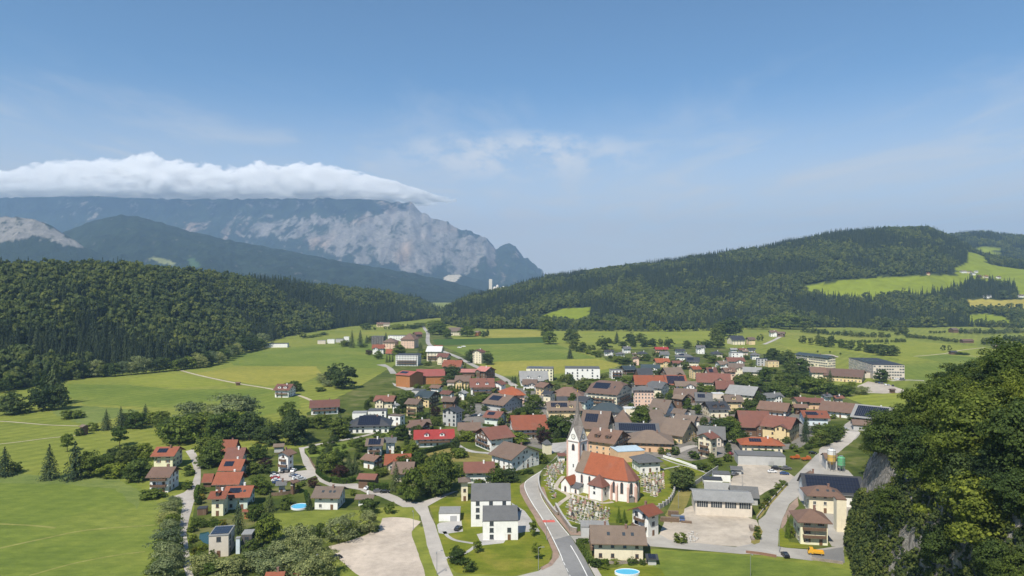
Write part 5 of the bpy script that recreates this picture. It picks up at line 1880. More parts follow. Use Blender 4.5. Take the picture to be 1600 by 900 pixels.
HS('e', 665, 24, 770, 70, 4, .7, 'redbrown', 'beige', 'g', '', 'red house of the third row')
HS('e', 700, 40, 785, 90, 4, .7, 'tan', 'beige', 'g', '', 'beige house of the third row')
HS('e', 780, 62, 892, 132, -6, .7, 'slate', 'white', 'h', '', 'bright house beside the dark trees')
HS('e', 760, 20, 850, 62, -6, .7, 'dark', 'grey', 'g', '', 'dark house beside the dark trees')
HS('e', 845, 118, 955, 192, -10, .6, 'dark', 'grey', 'f', '', 'dark box beside the park trees', win='m')
HS('e', 932, 142, 1064, 202, 2, .5, 'tan', 'yellow', 'f', '', 'yellow store beside the park trees')
HS('f', 0, 80, 78, 132, -8, .5, 'umber', 'white', 'g', '', 'sports club house in the meadow')
HS('f', 60, 90, 140, 132, -30, .7, 'umber', 'timber', 'g', 'w', 'timber club house in the meadow')
HS('i', 110, 622, 210, 668, 4, .6, 'dark', 'cream', 'g', '', 'at the meadow road', name='farmhouse', cat='farmhouse')
HS('i', 205, 630, 262, 668, 4, .7, 'umber', 'yellow', 'g', '', 'small house at the meadow road')
HS('f', 310, 368, 460, 468, -14, .6, 'brown', 'cream', 'g', '', 'nursery roof before the school', name='nursery', cat='building')
HS('f', 440, 376, 760, 490, -32, .6, 'brown', 'yellow', 'g', '', 'yellow gabled nursery before the school', name='nursery', cat='building', pitch=16)
HS('f', 175, 600, 330, 700, 8, .6, 'redbrown', 'yellow', 'g', '', 'yellow house beside the forecourt trees')
HS('f', 245, 606, 440, 700, -10, .6, 'redbrown', 'orange', 'g', '', 'orange house beside the forecourt trees')
HS('f', 185, 655, 316, 740, -10, .7, 'brown', 'timber', 'g', 'w', 'timber house behind the forecourt')
HS('f', 400, 632, 728, 772, -36, .75, 'brown', 'white', 'g', 'wb', 'great chalet by the forecourt', name='chalet', win='b')
HS('f', 395, 576, 510, 648, 20, .7, 'slate', 'white', 'g', 'p', 'solar house behind the great chalet')
HS('f', 490, 590, 602, 650, 6, .7, 'redbrown', 'beige', 'g', 'p', 'red solar house behind the great chalet')
# --- sheds and barns on the meadows, the hamlet on the hill is built apart
HS('g', 455, 405, 556, 450, 4, .5, 'tan', 'timber', 'g', 'n', 'grey field barn between hedges', name='field_barn', cat='barn')
HS('g', 455, 606, 542, 642, 4, .5, 'dark', 'timber', 'g', 'n', 'field shed beside a brush pile', name='field_barn', cat='barn')
HS('g', 845, 560, 922, 592, 6, .5, 'tan', 'timber', 'g', 'n', 'field shed half in a grove', name='field_barn', cat='barn')
HS('g', 552, 505, 690, 540, 2, .4, 'brown', 'timber', 'g', 'n', 'long field shed at the hedge end', name='field_barn', cat='barn')
HS('1', 325, 272, 372, 318, -30, .8, 'tan', 'timber', 'g', 'n', 'small hay hut on the meadow', name='hay_hut', cat='hut')
HS('1', 972, 97, 998, 112, 0, .6, 'brown', 'timber', 'g', 'n', 'tiny hut beside the field track', name='hay_hut', cat='hut')
HS('f', 940, 535, 1002, 572, 6, .7, 'umber', 'timber', 'g', 'n', 'little hut at the school car park', name='hut', cat='hut')

# --- modern blocks, school
HS('4', 283, 355, 520, 612, 2, .62, 'slate', 'white', 's', 'u', 'tall modern block above the lawn', name='apartment_block', cat='building', win='m', pitch=22, ov=.12, h=10)
HS('4', 352, 485, 562, 692, 2, .62, 'slate', 'white', 's', 'u', 'lower modern block on the lawn', win='m', name='house', pitch=20, ov=.12, h=7.5)
HS('2', 470, 606, 628, 792, 10, 1.5, 'grey', 'beige', 'f', 'Pu', 'modern villa beside the pond', name='villa', cat='villa', win='m')
HS('2', 662, 630, 746, 760, 8, 1.4, 'grey', 'dark', 'f', '', 'dark cube of the modern villa', name='villa', cat='villa', win='m')
HS('2', 628, 672, 664, 772, 8, 1.0, 'grey', 'blue', 'f', 'n', 'glazed link of the modern villa', name='glass_link', cat='annex')
HS('f', 205, 250, 542, 392, -66, .28, 'teal', 'cream', 'g', 'q', 'long school wing with cream gable', name='school', cat='school', win='l', pitch=12)
HS('f', 590, 292, 1032, 466, -8, 2.4, 'dark', 'beige', 'f', 'qp', 'three storey timber banded school', name='school', cat='school', win='l')
HS('f', 640, 398, 842, 455, -4, .5, 'tan', 'beige', 'f', 'n', 'flat entrance canopy of the school', name='canopy_hall', cat='hall')

FITS = []
for a, k in H:
    t, x0, yt, x1, yb, th, ratio, roofc, wallc, kind, feats, where = a
    (X0, Y0), (X1, Y1) = T(t, x0, yt), T(t, x1, yb)
    pit = R(k.get('pitch', 24))
    eave = 'E' in feats
    ov = k.get('ov', 1.35 if kind != 'f' and 'n' not in feats else (.7 if kind != 'f' else .15))
    hh = k.get('h', 5.4)
    hmax = k.get('hm', 5.9 if Y1 - Y0 > 12 else 6.2)
    hmin = 4.6 if 'n' not in feats else 2.6
    if kind in 'ghk' and 'q' not in feats:
        ratio = min(ratio * 1.25, max(ratio, 1.0))
    if kind == 'f' and 'q' not in feats:
        ratio = min(ratio * 1.3, max(ratio, 1.15))
    for tries in range(14):
        f = fit(X0, Y0, X1, Y1, R(th), ratio, kind, eave, hh, pit, ov)
        if kind not in 'ghk' or 'q' in feats:
            break
        if eave:
            if f['tp'] > math.tan(R(33)) and ratio < 1.25:
                ratio *= 1.07
            elif f['tp'] < math.tan(R(17)) and ratio > .5:
                ratio *= .94
            else:
                break
        else:
            if f['h'] > hmax and ratio < 1.3:
                ratio *= 1.06
            elif f['h'] < hmin and ratio > .55:
                ratio *= .95
            else:
                break
    FITS.append(f)
# neighbours must not stand in each other: nudge apart and trim
for it in range(30):
    moved = False
    for i in range(len(FITS)):
        for j in range(i + 1, len(FITS)):
            A, B = FITS[i], FITS[j]
            if (A['x'] - B['x']) ** 2 + (A['y'] - B['y']) ** 2 > (A['L'] + A['W'] + B['L'] + B['W']) ** 2 / 3:
                continue
            o, ax = sat(obb(A, -.1), obb(B, -.1))
            if ax:
                moved = True
                s = min(o * .3, 1.0)
                if A.setdefault('mv', 0) > 5 or B.setdefault('mv', 0) > 5:
                    s *= .15
                A['mv'] += s
                B['mv'] += s
                A['x'] -= ax[0] * s
                A['y'] -= ax[1] * s
                B['x'] += ax[0] * s
                B['y'] += ax[1] * s
                for Q in (A, B):
                    if it > 6 and Q.setdefault('shr', 1.0) > .9:
                        Q['shr'] *= .985
                        Q['L'] *= .985
                        Q['W'] *= .985
                        if Q['kind'] != 'f':
                            Q['rise'] = (Q['W'] if Q['kind'] == 's' else Q['W'] / 2) * Q['tp']
    if not moved:
        break
for f in FITS:          # the old core stands wall to wall
    if 300 < f['y'] < 760 and -90 < f['x'] < 330 and f['kind'] in 'ghk':
        f['L'] *= 1.07
        f['W'] *= 1.07
        f['rise'] *= 1.07
for (a, k), f in zip(H, FITS):
    t, x0, yt, x1, yb, th, ratio, roofc, wallc, kind, feats, where = a
    nm = k.get('name', 'house')
    if nm == 'house' and kind == 'g' and f['L'] > 9.5 and not set(feats) & set('ndPpBvq') and f['y'] > 280 and (int(x0) + int(yt)) % 2 == 0:
        feats += 'x'
    noun = nm.replace('_', ' ')
    lab = ' '.join(f"{WNAME.get(wallc, wallc)} {noun} with {RNAME[roofc]} {KNAME[kind]} roof, {where}".split()[:16])
    make_house(f, roofc, wallc, feats, lab, nm, k.get('cat', 'house'), k.get('win', 'a'), chim=k.get('chim', 1))
    FOOT.append(f)

# band of glazing under the eaves of the storage hall
for o in [q for q in COL.objects if q.name.startswith('storage_hall')]:
    f = [g for (a, k), g in zip(H, FITS) if k.get('name') == 'storage_hall'][0]
    for k in range(4):
        m = MB()
        w = f['L'] / 4
        u0 = -f['L'] / 2 + k * w + .6
        m.box(u0, -f['W'] / 2 - .05, f['h'] * .52, u0 + w - 1.2, -f['W'] / 2 + .02, f['h'] * .90)
        wb = m.build('window_band', GLASS, o)
        m = MB()
        for j in range(1, 5):
            x = u0 + (w - 1.2) * j / 5
            m.box(x - .06, -f['W'] / 2 - .09, f['h'] * .52, x + .06, -f['W'] / 2 - .052, f['h'] * .90)
        tag(m.build('mullion', FRAME, wb), kind='stuff')
# ================================================================== parish church
TH = R(-42)
R0 = (33.1, 306.0)
ch = empty('church', (R0[0], R0[1], 0.06), TH)
tag(ch, 'white parish church with red tiled nave roof and slender grey spire', 'church')
CW = wall_mat('white')
PINK = plain('pink_render', (.62, .40, .33), .85, 0, .12, 1.0)
CH_RED = roof_mat('orange')
CH_BR = roof_mat('redbrown')
SHING = plain('spire_shingle', (.175, .155, .14), .8, 0, .22, 1.5)
GOLD = plain('gilded', (.6, .38, .08), .3, .9)


def frame_to(o, *kids):
    for k in kids:
        k.parent = o


# nave and apse walls
NW, EH, RH = 5.6, 9.3, 17.0
outl = [(-1.4, -NW), (19.8, -NW), (24.3, -3.9), (26.4, -1.5), (26.4, 1.5), (24.3, 3.9), (19.8, NW), (-1.4, NW)]
m = MB()
for i in range(len(outl)):
    a, b = outl[i], outl[(i + 1) % len(outl)]
    if i == len(outl) - 1:
        m.poly([(*a, -.3), (*b, -.3), (*b, EH), (b[0], 0, RH - .3), (*a, EH)])
    else:
        m.poly([(*a, -.3), (*b, -.3), (*b, EH), (*a, EH)])
m.build('nave_wall', CW, ch)
m = MB()
e = 1.075
ol = [(x if x < 0 else 19.8 + (x - 19.8) * 1.09, y * e) for x, y in outl]
ol[0], ol[-1] = (-1.7, ol[0][1]), (-1.7, ol[-1][1])
ze = EH - .35
m.solid([(ol[0][0], ol[0][1], ze), (2.8, ol[1][1], ze), (2.8, 0, RH), (-1.7, 0, RH)], .25, 1)
m.solid([(2.804, ol[1][1], ze), (19.8, ol[1][1], ze), (19.8, 0, RH), (2.804, 0, RH)], .25)
m.solid([(19.8, ol[6][1], ze), (-1.7, ol[6][1], ze), (-1.7, 0, RH), (19.8, 0, RH)], .25)
for i in range(1, 6):
    a, b = ol[i], ol[i + 1]
    m.solid([(a[0], a[1], ze), (b[0], b[1], ze), (19.8, 0, RH)], .25, 2 if i in (2, 3) else 0)
nr = m.build('nave_roof', [CH_RED, roof_mat('tan'), CH_BR], ch)
# buttresses and quoins
for (x, y, rz) in ((17.6, -NW, 0), (20.2, -NW + .05, R(12)), (24.4, -3.9, R(35)), (26.5, -1.5, R(70)), (24.4, 3.9, R(145))):
    m = MB()
    m.box(-.4, -1.0, -.2, .4, .1, 6.4)
    m.solid([(-.4, -1.0, 6.43), (.4, -1.0, 6.43), (.4, .1, 7.6), (-.4, .1, 7.6)], .03)
    m.build('buttress', PINK, ch, (x, y, 0), rz)


def lancet(w, h, n=6):
    p = [(-w / 2, 0), (w / 2, 0), (w / 2, h - w * .8)]
    for k in range(1, n):
        a = k / n
        p.append((w / 2 * math.cos(a * math.pi / 2) if a < 1 else 0, h - w * .8 + w * .8 * math.sin(a * math.pi / 2)))
    p.append((0, h))
    p += [(-x, z) for x, z in reversed(p[2:-1])]
    return p


def lancet_window(loc, rz, w=1.0, h=3.6, parent=ch, name='window'):
    m = MB()
    m.poly([(x, -.05, z) for x, z in lancet(w + .36, h + .36)])
    fr = m.build(name, PINK, parent, (loc[0], loc[1], loc[2] - .18), rz)
    m = MB()
    m.poly([(x, -.09, z + .18) for x, z in lancet(w, h)])
    m.build('pane', GLASS, fr)


for x in (1.9, 6.0):
    lancet_window((x, -NW, 4.3), 0)
lancet_window((18.6, -NW, 3.2), 0, 1.0, 4.8)
for (x, y, rz) in ((22.0, -4.75, R(21)), (25.35, -2.7, R(49)), (26.4, 0, R(90)), (25.35, 2.7, R(131))):
    lancet_window((x, y, 3.2), rz, 1.15, 4.8)
for x in (2, 7, 12, 17):
    lancet_window((x, NW, 3.6), R(180), 1.0, 4.2)
# little shrine under the apse window
m = MB()
m.box(-1.1, -.7, 0, 1.1, 0, 2.0)
m.solid([(-1.4, -.9, 2.0), (0, -.9, 3.1), (0, 0, 3.1), (-1.4, 0, 2.0)], .12, 1)
m.solid([(0, -.9, 3.1), (1.4, -.9, 2.0), (1.4, 0, 2.0), (0, 0, 3.1)], .12, 1)
m.build('shrine', [plain('shrine_stone', (.2, .19, .18), .9, 0, .2, 2), roof_mat('slate')], ch, (25.5, -2.9, 0), R(49))
# sacristy
m = MB()
m.box(9.0, -10.5, -.3, 16.2, -5.62, 6.2)
sac = m.build('sacristy', CW, ch)
m = MB()
x0, x1, y0, y1, z0, z1 = 8.5, 16.7, -11.0, -5.4, 6.05, 10.4
ax, ay = 12.6, -7.6
for p in ([(x0, y0, z0), (x1, y0, z0), (ax, ay, z1)], [(x1, y0, z0), (x1, y1, z0), (ax, ay, z1)], [(x0, y1, z0), (x0, y0, z0), (ax, ay, z1)], [(x1, y1, z0), (x0, y1, z0), (ax, ay, z1)]):
    m.solid(p, .18)
m.build('roof', CH_BR, sac)
for (x, y, rz) in ((9.3, -10.5, 0), (15.9, -10.5, 0)):
    m = MB()
    m.box(x - .3, y - .03, 0, x + .3, y + .02, 6)
    m.build('quoin', PINK, sac)
for (x, z) in ((12.0, 3.0), (12.0, 5.2)):
    w_ = link('window', WIN['m'][0], sac, (x, -10.53, z), 0, (.7, 1, .7))
    link('pane', WIN['m'][1], w_)
for (y, z) in ((-8.5, 3.0), (-8.5, 5.2)):
    w_ = link('window', WIN['m'][0], sac, (16.23, y, z), R(90), (.7, 1, .7))
    link('pane', WIN['m'][1], w_)
# porch
m = MB()
m.poly([(-6.4, -9.8, -.3), (-1.6, -9.8, -.3), (-1.6, -9.8, 3.8), (-4.0, -9.8, 6.2), (-6.4, -9.8, 3.8)])
m.poly([(-1.6, -9.8, -.3), (-1.6, -3.3, -.3), (-1.6, -3.3, 3.8), (-1.6, -9.8, 3.8)])
m.poly([(-6.4, -3.3, -.3), (-6.4, -9.8, -.3), (-6.4, -9.8, 3.8), (-6.4, -3.3, 3.8)])
por = m.build('porch', CW, ch)
m = MB()
m.solid([(-6.9, -10.2, 3.45), (-4.0, -10.2, 6.5), (-4.0, -3.25, 6.5), (-6.9, -3.25, 3.45)], .2)
m.solid([(-4.0, -10.2, 6.5), (-1.1, -10.2, 3.45), (-1.1, -3.25, 3.45), (-4.0, -3.25, 6.5)], .2)
m.build('roof', CH_RED, por)
lancet_window((-4.0, -9.82, .05), 0, 1.0, 2.5, por, 'door')
w_ = link('window', WIN['m'][0], por, (-1.57, -7.6, 2.0), R(90), (.6, 1, .9))
link('pane', WIN['m'][1], w_)
m = MB()
m.box(-1.55, -8.9, -.3, 2.6, -5.62, 2.5)
lt = m.build('lean_to', CW, ch)
m = MB()
m.solid([(-1.5, -9.3, 2.5), (3.0, -9.3, 2.5), (3.0, -5.65, 4.0), (-1.5, -5.65, 4.0)], .15)
m.build('roof', roof_mat('slate'), lt)
lancet_window((1.0, -8.92, .05), 0, .9, 1.9, lt, 'door')

# tower
TWH, GA, TIP, S2 = 21.3, 27.4, 43.2, 3.2
tw = empty('tower', (-4.6, 0, 0))
tw.parent = ch
m = MB()
m.box(-S2, -S2, -.3, S2, S2, TWH)
for rz in range(4):
    c, s = round(math.cos(rz * math.pi / 2)), round(math.sin(rz * math.pi / 2))
    q = [(-S2, -S2, TWH), (S2, -S2, TWH), (0, -S2, GA)]
    m.poly([(x * c - y * s, x * s + y * c, z) for x, y, z in q])
twb = m.build('tower_shaft', CW, ch, (-4.6, 0, 0))
bpy.data.objects.remove(tw)
for sx in (-1, 1):
    for sy in (-1, 1):
        m = MB()
        m.box(sx * S2 - .32, sy * S2 - .32, 0, sx * S2 + .32, sy * S2 + .32, TWH - .36)
        m.build('quoin', PINK, twb)
m = MB()
for rz in range(4):
    pass
m.box(-S2 - .3, -S2 - .3, TWH - .35, S2 + .3, S2 + .3, TWH - .05)
m.build('cornice', plain('cornice_stone', (.40, .33, .30), .8), twb)
m = MB()
sp = []
for k in range(8):
    an = k * math.pi / 4 - math.pi / 2
    r = S2 + .12 if k % 2 == 0 else 1.85
    sp.append((r * math.cos(an), r * math.sin(an), GA + .1 if k % 2 == 0 else GA + .5))
mid = [(1.02 * math.cos(k * math.pi / 4 - math.pi / 2), 1.02 * math.sin(k * math.pi / 4 - math.pi / 2), 33.0) for k in range(8)]
for k in range(8):
    a, b = sp[k], sp[(k + 1) % 8]
    m.poly([a, b, mid[(k + 1) % 8], mid[k]])
    m.poly([mid[k], mid[(k + 1) % 8], (0, 0, TIP)])
for k in range(4):
    an = k * math.pi / 2 - math.pi / 4
    cnr = ((S2 + .35) * math.sqrt(2) * math.cos(an), (S2 + .35) * math.sqrt(2) * math.sin(an), TWH - .04)
    g0, rc, g1 = sp[2 * k], sp[2 * k + 1], sp[(2 * k + 2) % 8]
    m.poly([g0, cnr, rc])
    m.poly([cnr, g1, rc])
spo = m.build('spire', SHING, ch, (-4.6, 0, 0))
m = MB()
m.tube([(0, 0, TIP - .4), (0, 0, TIP + 1.9)], [.10, .06], 6)
m.box(-.5, -.05, TIP + 1.15, .5, .05, TIP + 1.3)
for k in range(6):
    z = TIP - .1 + .25 * math.sin(0)
m.tube([(0, 0, TIP - .25), (0, 0, TIP), (0, 0, TIP + .25)], [.12, .34, .12], 8)
m.build('cross', GOLD, spo)
for rz in range(4):
    ro = rz * math.pi / 2
    c, s = math.cos(ro), math.sin(ro)
    loc = lambda x, y, z: (x * c - y * s, x * s + y * c, z)
    m = MB()
    n = 24
    m.poly([(1.2 * math.cos(2 * math.pi * k / n), -.05, 1.2 * math.sin(2 * math.pi * k / n)) for k in range(n)], 1)
    m.poly([(1.02 * math.cos(2 * math.pi * k / n), -.08, 1.02 * math.sin(2 * math.pi * k / n)) for k in range(n)], 0)
    for k in range(12):
        an = k * math.pi / 6
        u, v = math.sin(an), math.cos(an)
        q = [(.72, -.05), (.96, -.05), (.96, .05), (.72, .05)]
        m.poly([(a * u + b * v, -.10, a * v - b * u) for a, b in q], 1)
    ck = m.build('clock', [plain('clock_face', (.7, .68, .62), .6), plain('clock_black', (.03, .03, .03), .5)], twb, loc(0, -S2 - .03, 23.2), ro)
    m = MB()
    for an, L in ((R(312), .6), (R(55), .85)):
        u, v = math.sin(an), math.cos(an)
        m.poly([(a * u + b * v, -.12, a * v - b * u) for a, b in ((-.1, -.05), (L, -.04), (L, .04), (-.1, .05))])
    m.build('clock_hand', GOLD, ck)
    lancet_window(loc(0, -S2 - .01, 17.0), ro, 1.5, 2.9, twb, 'belfry_opening')
    m = MB()
    m.box(-.3, -.04, 9.4, .3, .02, 10.9)
    m.build('window', GLASS, twb, loc(0, -S2, 0), ro)
FOOT.append(dict(x=R0[0] + 12 * math.cos(TH), y=R0[1] + 12 * math.sin(TH), th=TH, L=36, W=14))


# ================================================================== walls and fences
def wall_line(name, px, h, t, mat, label, cat='wall', pillars=0, cap=None, z=0.0):
    pts = smooth_line([gp(*p) for p in px], 3)
    c = Vector((sum(p[0] for p in pts) / len(pts), sum(p[1] for p in pts) / len(pts)))
    root = empty(name, (c.x, c.y, z))
    tag(root, label, cat)

    def strip(w, z0, z1):
        m = MB()
        o = ribbon(pts, w)
        n = len(pts)
        L_, R_ = o[:n], list(reversed(o[n:]))
        for i in range(n - 1):
            a, b, d, e = L_[i], L_[i + 1], R_[i + 1], R_[i]
            sub = lambda p, zz: (p[0] - c.x, p[1] - c.y, zz)
            m.poly([sub(a, z0), sub(b, z0), sub(b, z1), sub(a, z1)])
            m.poly([sub(d, z0), sub(e, z0), sub(e, z1), sub(d, z1)])
            m.poly([sub(a, z1), sub(b, z1), sub(d, z1), sub(e, z1)])
        for p, q in ((L_[0], R_[0]), (L_[-1], R_[-1])):
            m.poly([sub(p, z0), sub(q, z0), sub(q, z1), sub(p, z1)])
        return m
    strip(t, -.2, h).build('wall_body', mat, root)
    if cap:
        strip(t + .18, h + .004, h + .14).build('coping', cap, root)
    if pillars:
        tot = 0
        for i in range(len(pts) - 1):
            a, b = Vector(pts[i]), Vector(pts[i + 1])
            L = (b - a).length
            while tot < L:
                p = a.lerp(b, tot / L) - c
                m = MB()
                m.box(-.32, -.32, -.1, .32, .32, h + .35)
                m.box(-.4, -.4, h + .353, .4, .4, h + .5)
                m.build('pillar', CONC, root, (p.x, p.y, 0), math.atan2(b.y - a.y, b.x - a.x))
                tot += pillars
            tot -= L
    return root


wall_line('churchyard_wall', TP('4', [(684, 318), (680, 355), (690, 405), (722, 462), (768, 525), (790, 548)]), 1.5, .5, STONE, 'curved rubble stone wall of the churchyard above the road bend', cap=CONC)
wall_line('churchyard_wall', TP('4', [(782, 500), (815, 560), (850, 610), (872, 640), (905, 650)]), 1.9, .6, STONE, 'rubble stone retaining wall below the graves ending at the corner house', cap=CONC)
wall_line('churchyard_wall', TP('5', [(566, 548), (600, 532), (640, 505), (664, 470), (672, 430), (664, 395)]), 1.7, .3, CONC, 'concrete churchyard wall with pillars above the dry bank', pillars=3.4)
wall_line('garden_wall', TP('5', [(758, 425), (800, 398), (850, 362), (906, 325)]), 2.0, .3, CONC, 'tall white garden wall above the sandy yard')
wall_line('garden_wall', TP('5', [(610, 258), (700, 285), (790, 318), (850, 338)]), 1.2, .25, wall_mat('white'), 'low white garden wall beside the funeral hall lawn')
wall_line('garden_wall', TP('6', [(718, 812), (790, 822), (890, 836)]), .9, .3, STONE, 'low stone wall behind the yellow truck')
wall_line('parapet', TP('6', [(365, 776), (450, 786), (530, 800)]), .9, .25, plain('rust_rail', (.22, .12, .08), .8, 0, .2, 2), 'low brown parapet of the small bridge by the meadow')
wall_line('garden_wall', TP('6', [(425, 590), (480, 520), (560, 430), (590, 400)]), .8, .25, CONC, 'low concrete kerb wall along the planted strip')
wall_line('garden_fence', TP('3', [(312, 215), (330, 250), (352, 282)]), 1.5, .08, WOOD2, 'wooden garden fence along the curving street', 'fence')
wall_line('garden_fence', TP('2', [(840, 432), (900, 428), (1000, 412)]), 1.5, .08, WOOD2, 'wooden board fence behind the cottage by the car park', 'fence')
wall_line('garden_wall', TP('5', [(250, 828), (340, 835), (450, 832), (530, 828)]), 1.0, .25, STONE, 'low stone garden wall under the cream corner house')

# ================================================================== graves
g_cols = [plain('grave_white', (.66, .63, .57), .6, 0, .12, 3), plain('grave_grey', (.33, .32, .30), .6, 0, .2, 3), plain('grave_dark', (.06, .06, .065), .25, 0, .2, 3),
          plain('grave_sand', (.48, .38, .26), .8, 0, .2, 3), plain('grave_rose', (.36, .22, .18), .5, 0, .2, 3)]
stones = []
for ci, gc in enumerate(g_cols):
    m = MB()
    pr = [(-.42, 0), (.42, 0), (.45, .75), (.32, .98), (0, 1.1), (-.32, .98), (-.45, .75)]
    m.poly([(x, -.1, z + .2) for x, z in pr])
    m.poly([(x, .1, z + .2) for x, z in reversed(pr)])
    for i in range(len(pr)):
        a, b = pr[i], pr[(i + 1) % len(pr)]
        m.poly([(b[0], -.1, b[1] + .2), (a[0], -.1, a[1] + .2), (a[0], .1, a[1] + .2), (b[0], .1, b[1] + .2)])
    m.box(-.55, -.2, 0, .55, .2, .197)
    stones.append(m.mesh('headstone', gc))
    m = MB()
    m.box(-.5, -.22, 0, .5, .22, .3)
    m.box(-.09, -.06, .303, .09, .06, 1.6)
    m.box(-.4, -.05, 1.05, -.093, .05, 1.22)
    m.box(.093, -.05, 1.05, .4, .05, 1.22)
    stones.append(m.mesh('headstone', gc))
m = MB()
m.box(-.5, -2.0, 0, .5, -.25, .16)
BEDS = []
for c in ((.50, .46, .40), (.34, .33, .32), (.6, .58, .55)):
    m = MB()
    for b in ((-.6, -2.1, -.5, -.25), (.5, -2.1, .6, -.25), (-.5, -2.1, .5, -2.0)):
        m.box(b[0], b[1], 0, b[2], b[3], .2)
    BEDS.append(m.mesh('grave_border', plain('grave_border_%.2f' % c[0], c, .7, 0, .15, 3)))
PL = []
for k, mt in enumerate((LEAF['L'], LEAF['H'], leaf_mat('flower_mix', (.30, .12, .10), .6), leaf_mat('flower_white', (.45, .42, .36), .4))):
    r = np.random.default_rng(300 + k)
    P = r.uniform((-.48, -1.95, .1), (.48, -.3, .42), size=(46, 3))
    N = r.normal(size=(46, 3)) * .5 + np.array((0, 0, 1))
    N /= np.linalg.norm(N, axis=1)[:, None]
    q = leaf_quads(P, N, .16, r)
    PL.append(np_mesh('grave_planting', q[0], q[1], mt))


def graves(poly_px, lab, grp, dx=1.75, dy=3.0, rot=TH):
    poly = [gp(*p) for p in poly_px]
    cx_, cy_ = sum(p[0] for p in poly) / len(poly), sum(p[1] for p in poly) / len(poly)
    ca, sa = math.cos(rot), math.sin(rot)
    for i in range(-30, 31):
        for j in range(-30, 31):
            u, v = i * dx + random.uniform(-.2, .2), j * dy + random.uniform(-.2, .2)
            x, y = cx_ + u * ca - v * sa, cy_ + u * sa + v * ca
            if not inpoly(np.array([x]), np.array([y]), poly)[0] or random.random() < .08:
                continue
            r = empty('grave', (x, y, .06), rot + random.gauss(0, .06))
            s = random.uniform(.85, 1.35)
            link('headstone', random.choice(stones[:4] + stones), r, scale=(s, 1, s))
            link('grave_border', random.choice(BEDS), r)
            link('grave_planting', random.choice(PL), r)
            tag(r, lab, 'grave', grp)


graves(TP('5', [(95, 478), (200, 486), (345, 560), (318, 602), (130, 615), (92, 560)]), 'small planted grave with headstone between the sacristy and the road wall', 'graves below the sacristy')
graves(TP('5', [(485, 352), (612, 345), (622, 415), (575, 472), (492, 430)]), 'small planted grave with headstone between apse and funeral hall', 'graves behind the apse')
graves(TP('4', [(722, 270), (832, 222), (838, 290), (770, 345), (790, 440), (772, 445), (735, 360)]), 'small planted grave with headstone at the foot of the tower', 'graves beside the tower', 1.9, 3.2)

# ================================================================== silos, industry
def silo(tile, x, y, r, h, mat, lab, legs):
    c = gp(*T(tile, x, y))
    root = empty('silo', (c[0], c[1], 0))
    tag(root, lab, 'silo')
    z0 = legs
    m = MB()
    m.tube([(0, 0, z0), (0, 0, z0 + 1.6), (0, 0, h - .9), (0, 0, h)], [r * .25, r, r, r * .35], 20)
    m.build('tank', mat, root)
    m = MB()
    for z in (z0 + 1.7, (z0 + h) / 2, h - 1.0):
        ring(0, 0, r, r, .07, z, z + .12, 20, m)
    m.build('hoop', METAL, root)
    for k in range(4):
        a = math.pi / 4 + k * math.pi / 2
        m = MB()
        m.box(-.11, -.11, -.1, .11, .11, z0 + 2.0)
        m.build('leg', METAL, root, (math.cos(a) * r * .9, math.sin(a) * r * .9, 0))
    m = MB()
    for s in (-.2, .2):
        m.box(s - .03, -r - .2, 0, s + .03, -r - .14, h)
    for k in range(int(h / .5)):
        m.box(-.17, -r - .19, .3 + k * .5, .17, -r - .15, .34 + k * .5)
    m.build('ladder', METAL, root)
    m = MB()
    m.box(-.8, -.8, h + .01, .8, .8, h + .12)
    m.build('platform', METAL, root)


m_s, n_s, l_s, b_s = new_mat('silo_two_tone')
tcs = n_s.new('ShaderNodeTexCoord')
sps = n_s.new('ShaderNodeSeparateXYZ')
l_s.new(tcs.outputs['Object'], sps.inputs[0])
rps = n_s.new('ShaderNodeMath')
rps.operation = 'GREATER_THAN'
rps.inputs[1].default_value = 8.0
l_s.new(sps.outputs[2], rps.inputs[0])
l_s.new(mixc(n_s, l_s, rps.outputs[0], (.52, .34, .08), (.62, .62, .60)), b_s.inputs['Base Color'])
silo('6', 828, 330, 1.9, 11.0, m_s, 'tall yellow and white silo on steel legs beside the cliff', 3.0)
silo('6', 880, 334, 1.8, 7.6, plain('silo_green', (.10, .34, .16), .5, 0, .1, 1), 'shorter green silo on steel legs beside the cliff', 1.4)

# cement works tower far down the valley
x, y, z = at(766.5, 470, 3000)
cw = empty('cement_works', (x, y, 0))
tag(cw, 'pale concrete industrial tower far down the valley in front of the mountain', 'tower')
PALE = plain('pale_concrete', (.55, .52, .48), .8, 0, .1, .1)
m = MB()
m.box(-7, -7, -2, 7, 7, 129)
m.build('preheater_tower', PALE, cw)
for (dx, w, h) in ((18, 7, 96), (30, 6, 104), (44, 8, 92), (56, 5, 98)):
    m = MB()
    m.tube([(dx, 0, -2), (dx, 0, h - 5), (dx, 0, h)], [w, w, w * .5], 12)
    m.build('storage_silo', PALE, cw)


# ================================================================== hamlet on the hillside
HPX = CX + F * HR['X'] / HR['Y']
HPY = HY + F * (CAMH - HR['Z']) / HR['Y']


def on_hill(px, py):
    k = np.argmin((HPX - px) ** 2 + (HPY - py) ** 2 + (HR['T'] > 1) * 1e6)
    i, j = np.unravel_index(k, HPX.shape)
    return float(HR['X'][i, j]), float(HR['Y'][i, j]), float(HR['Z'][i, j])


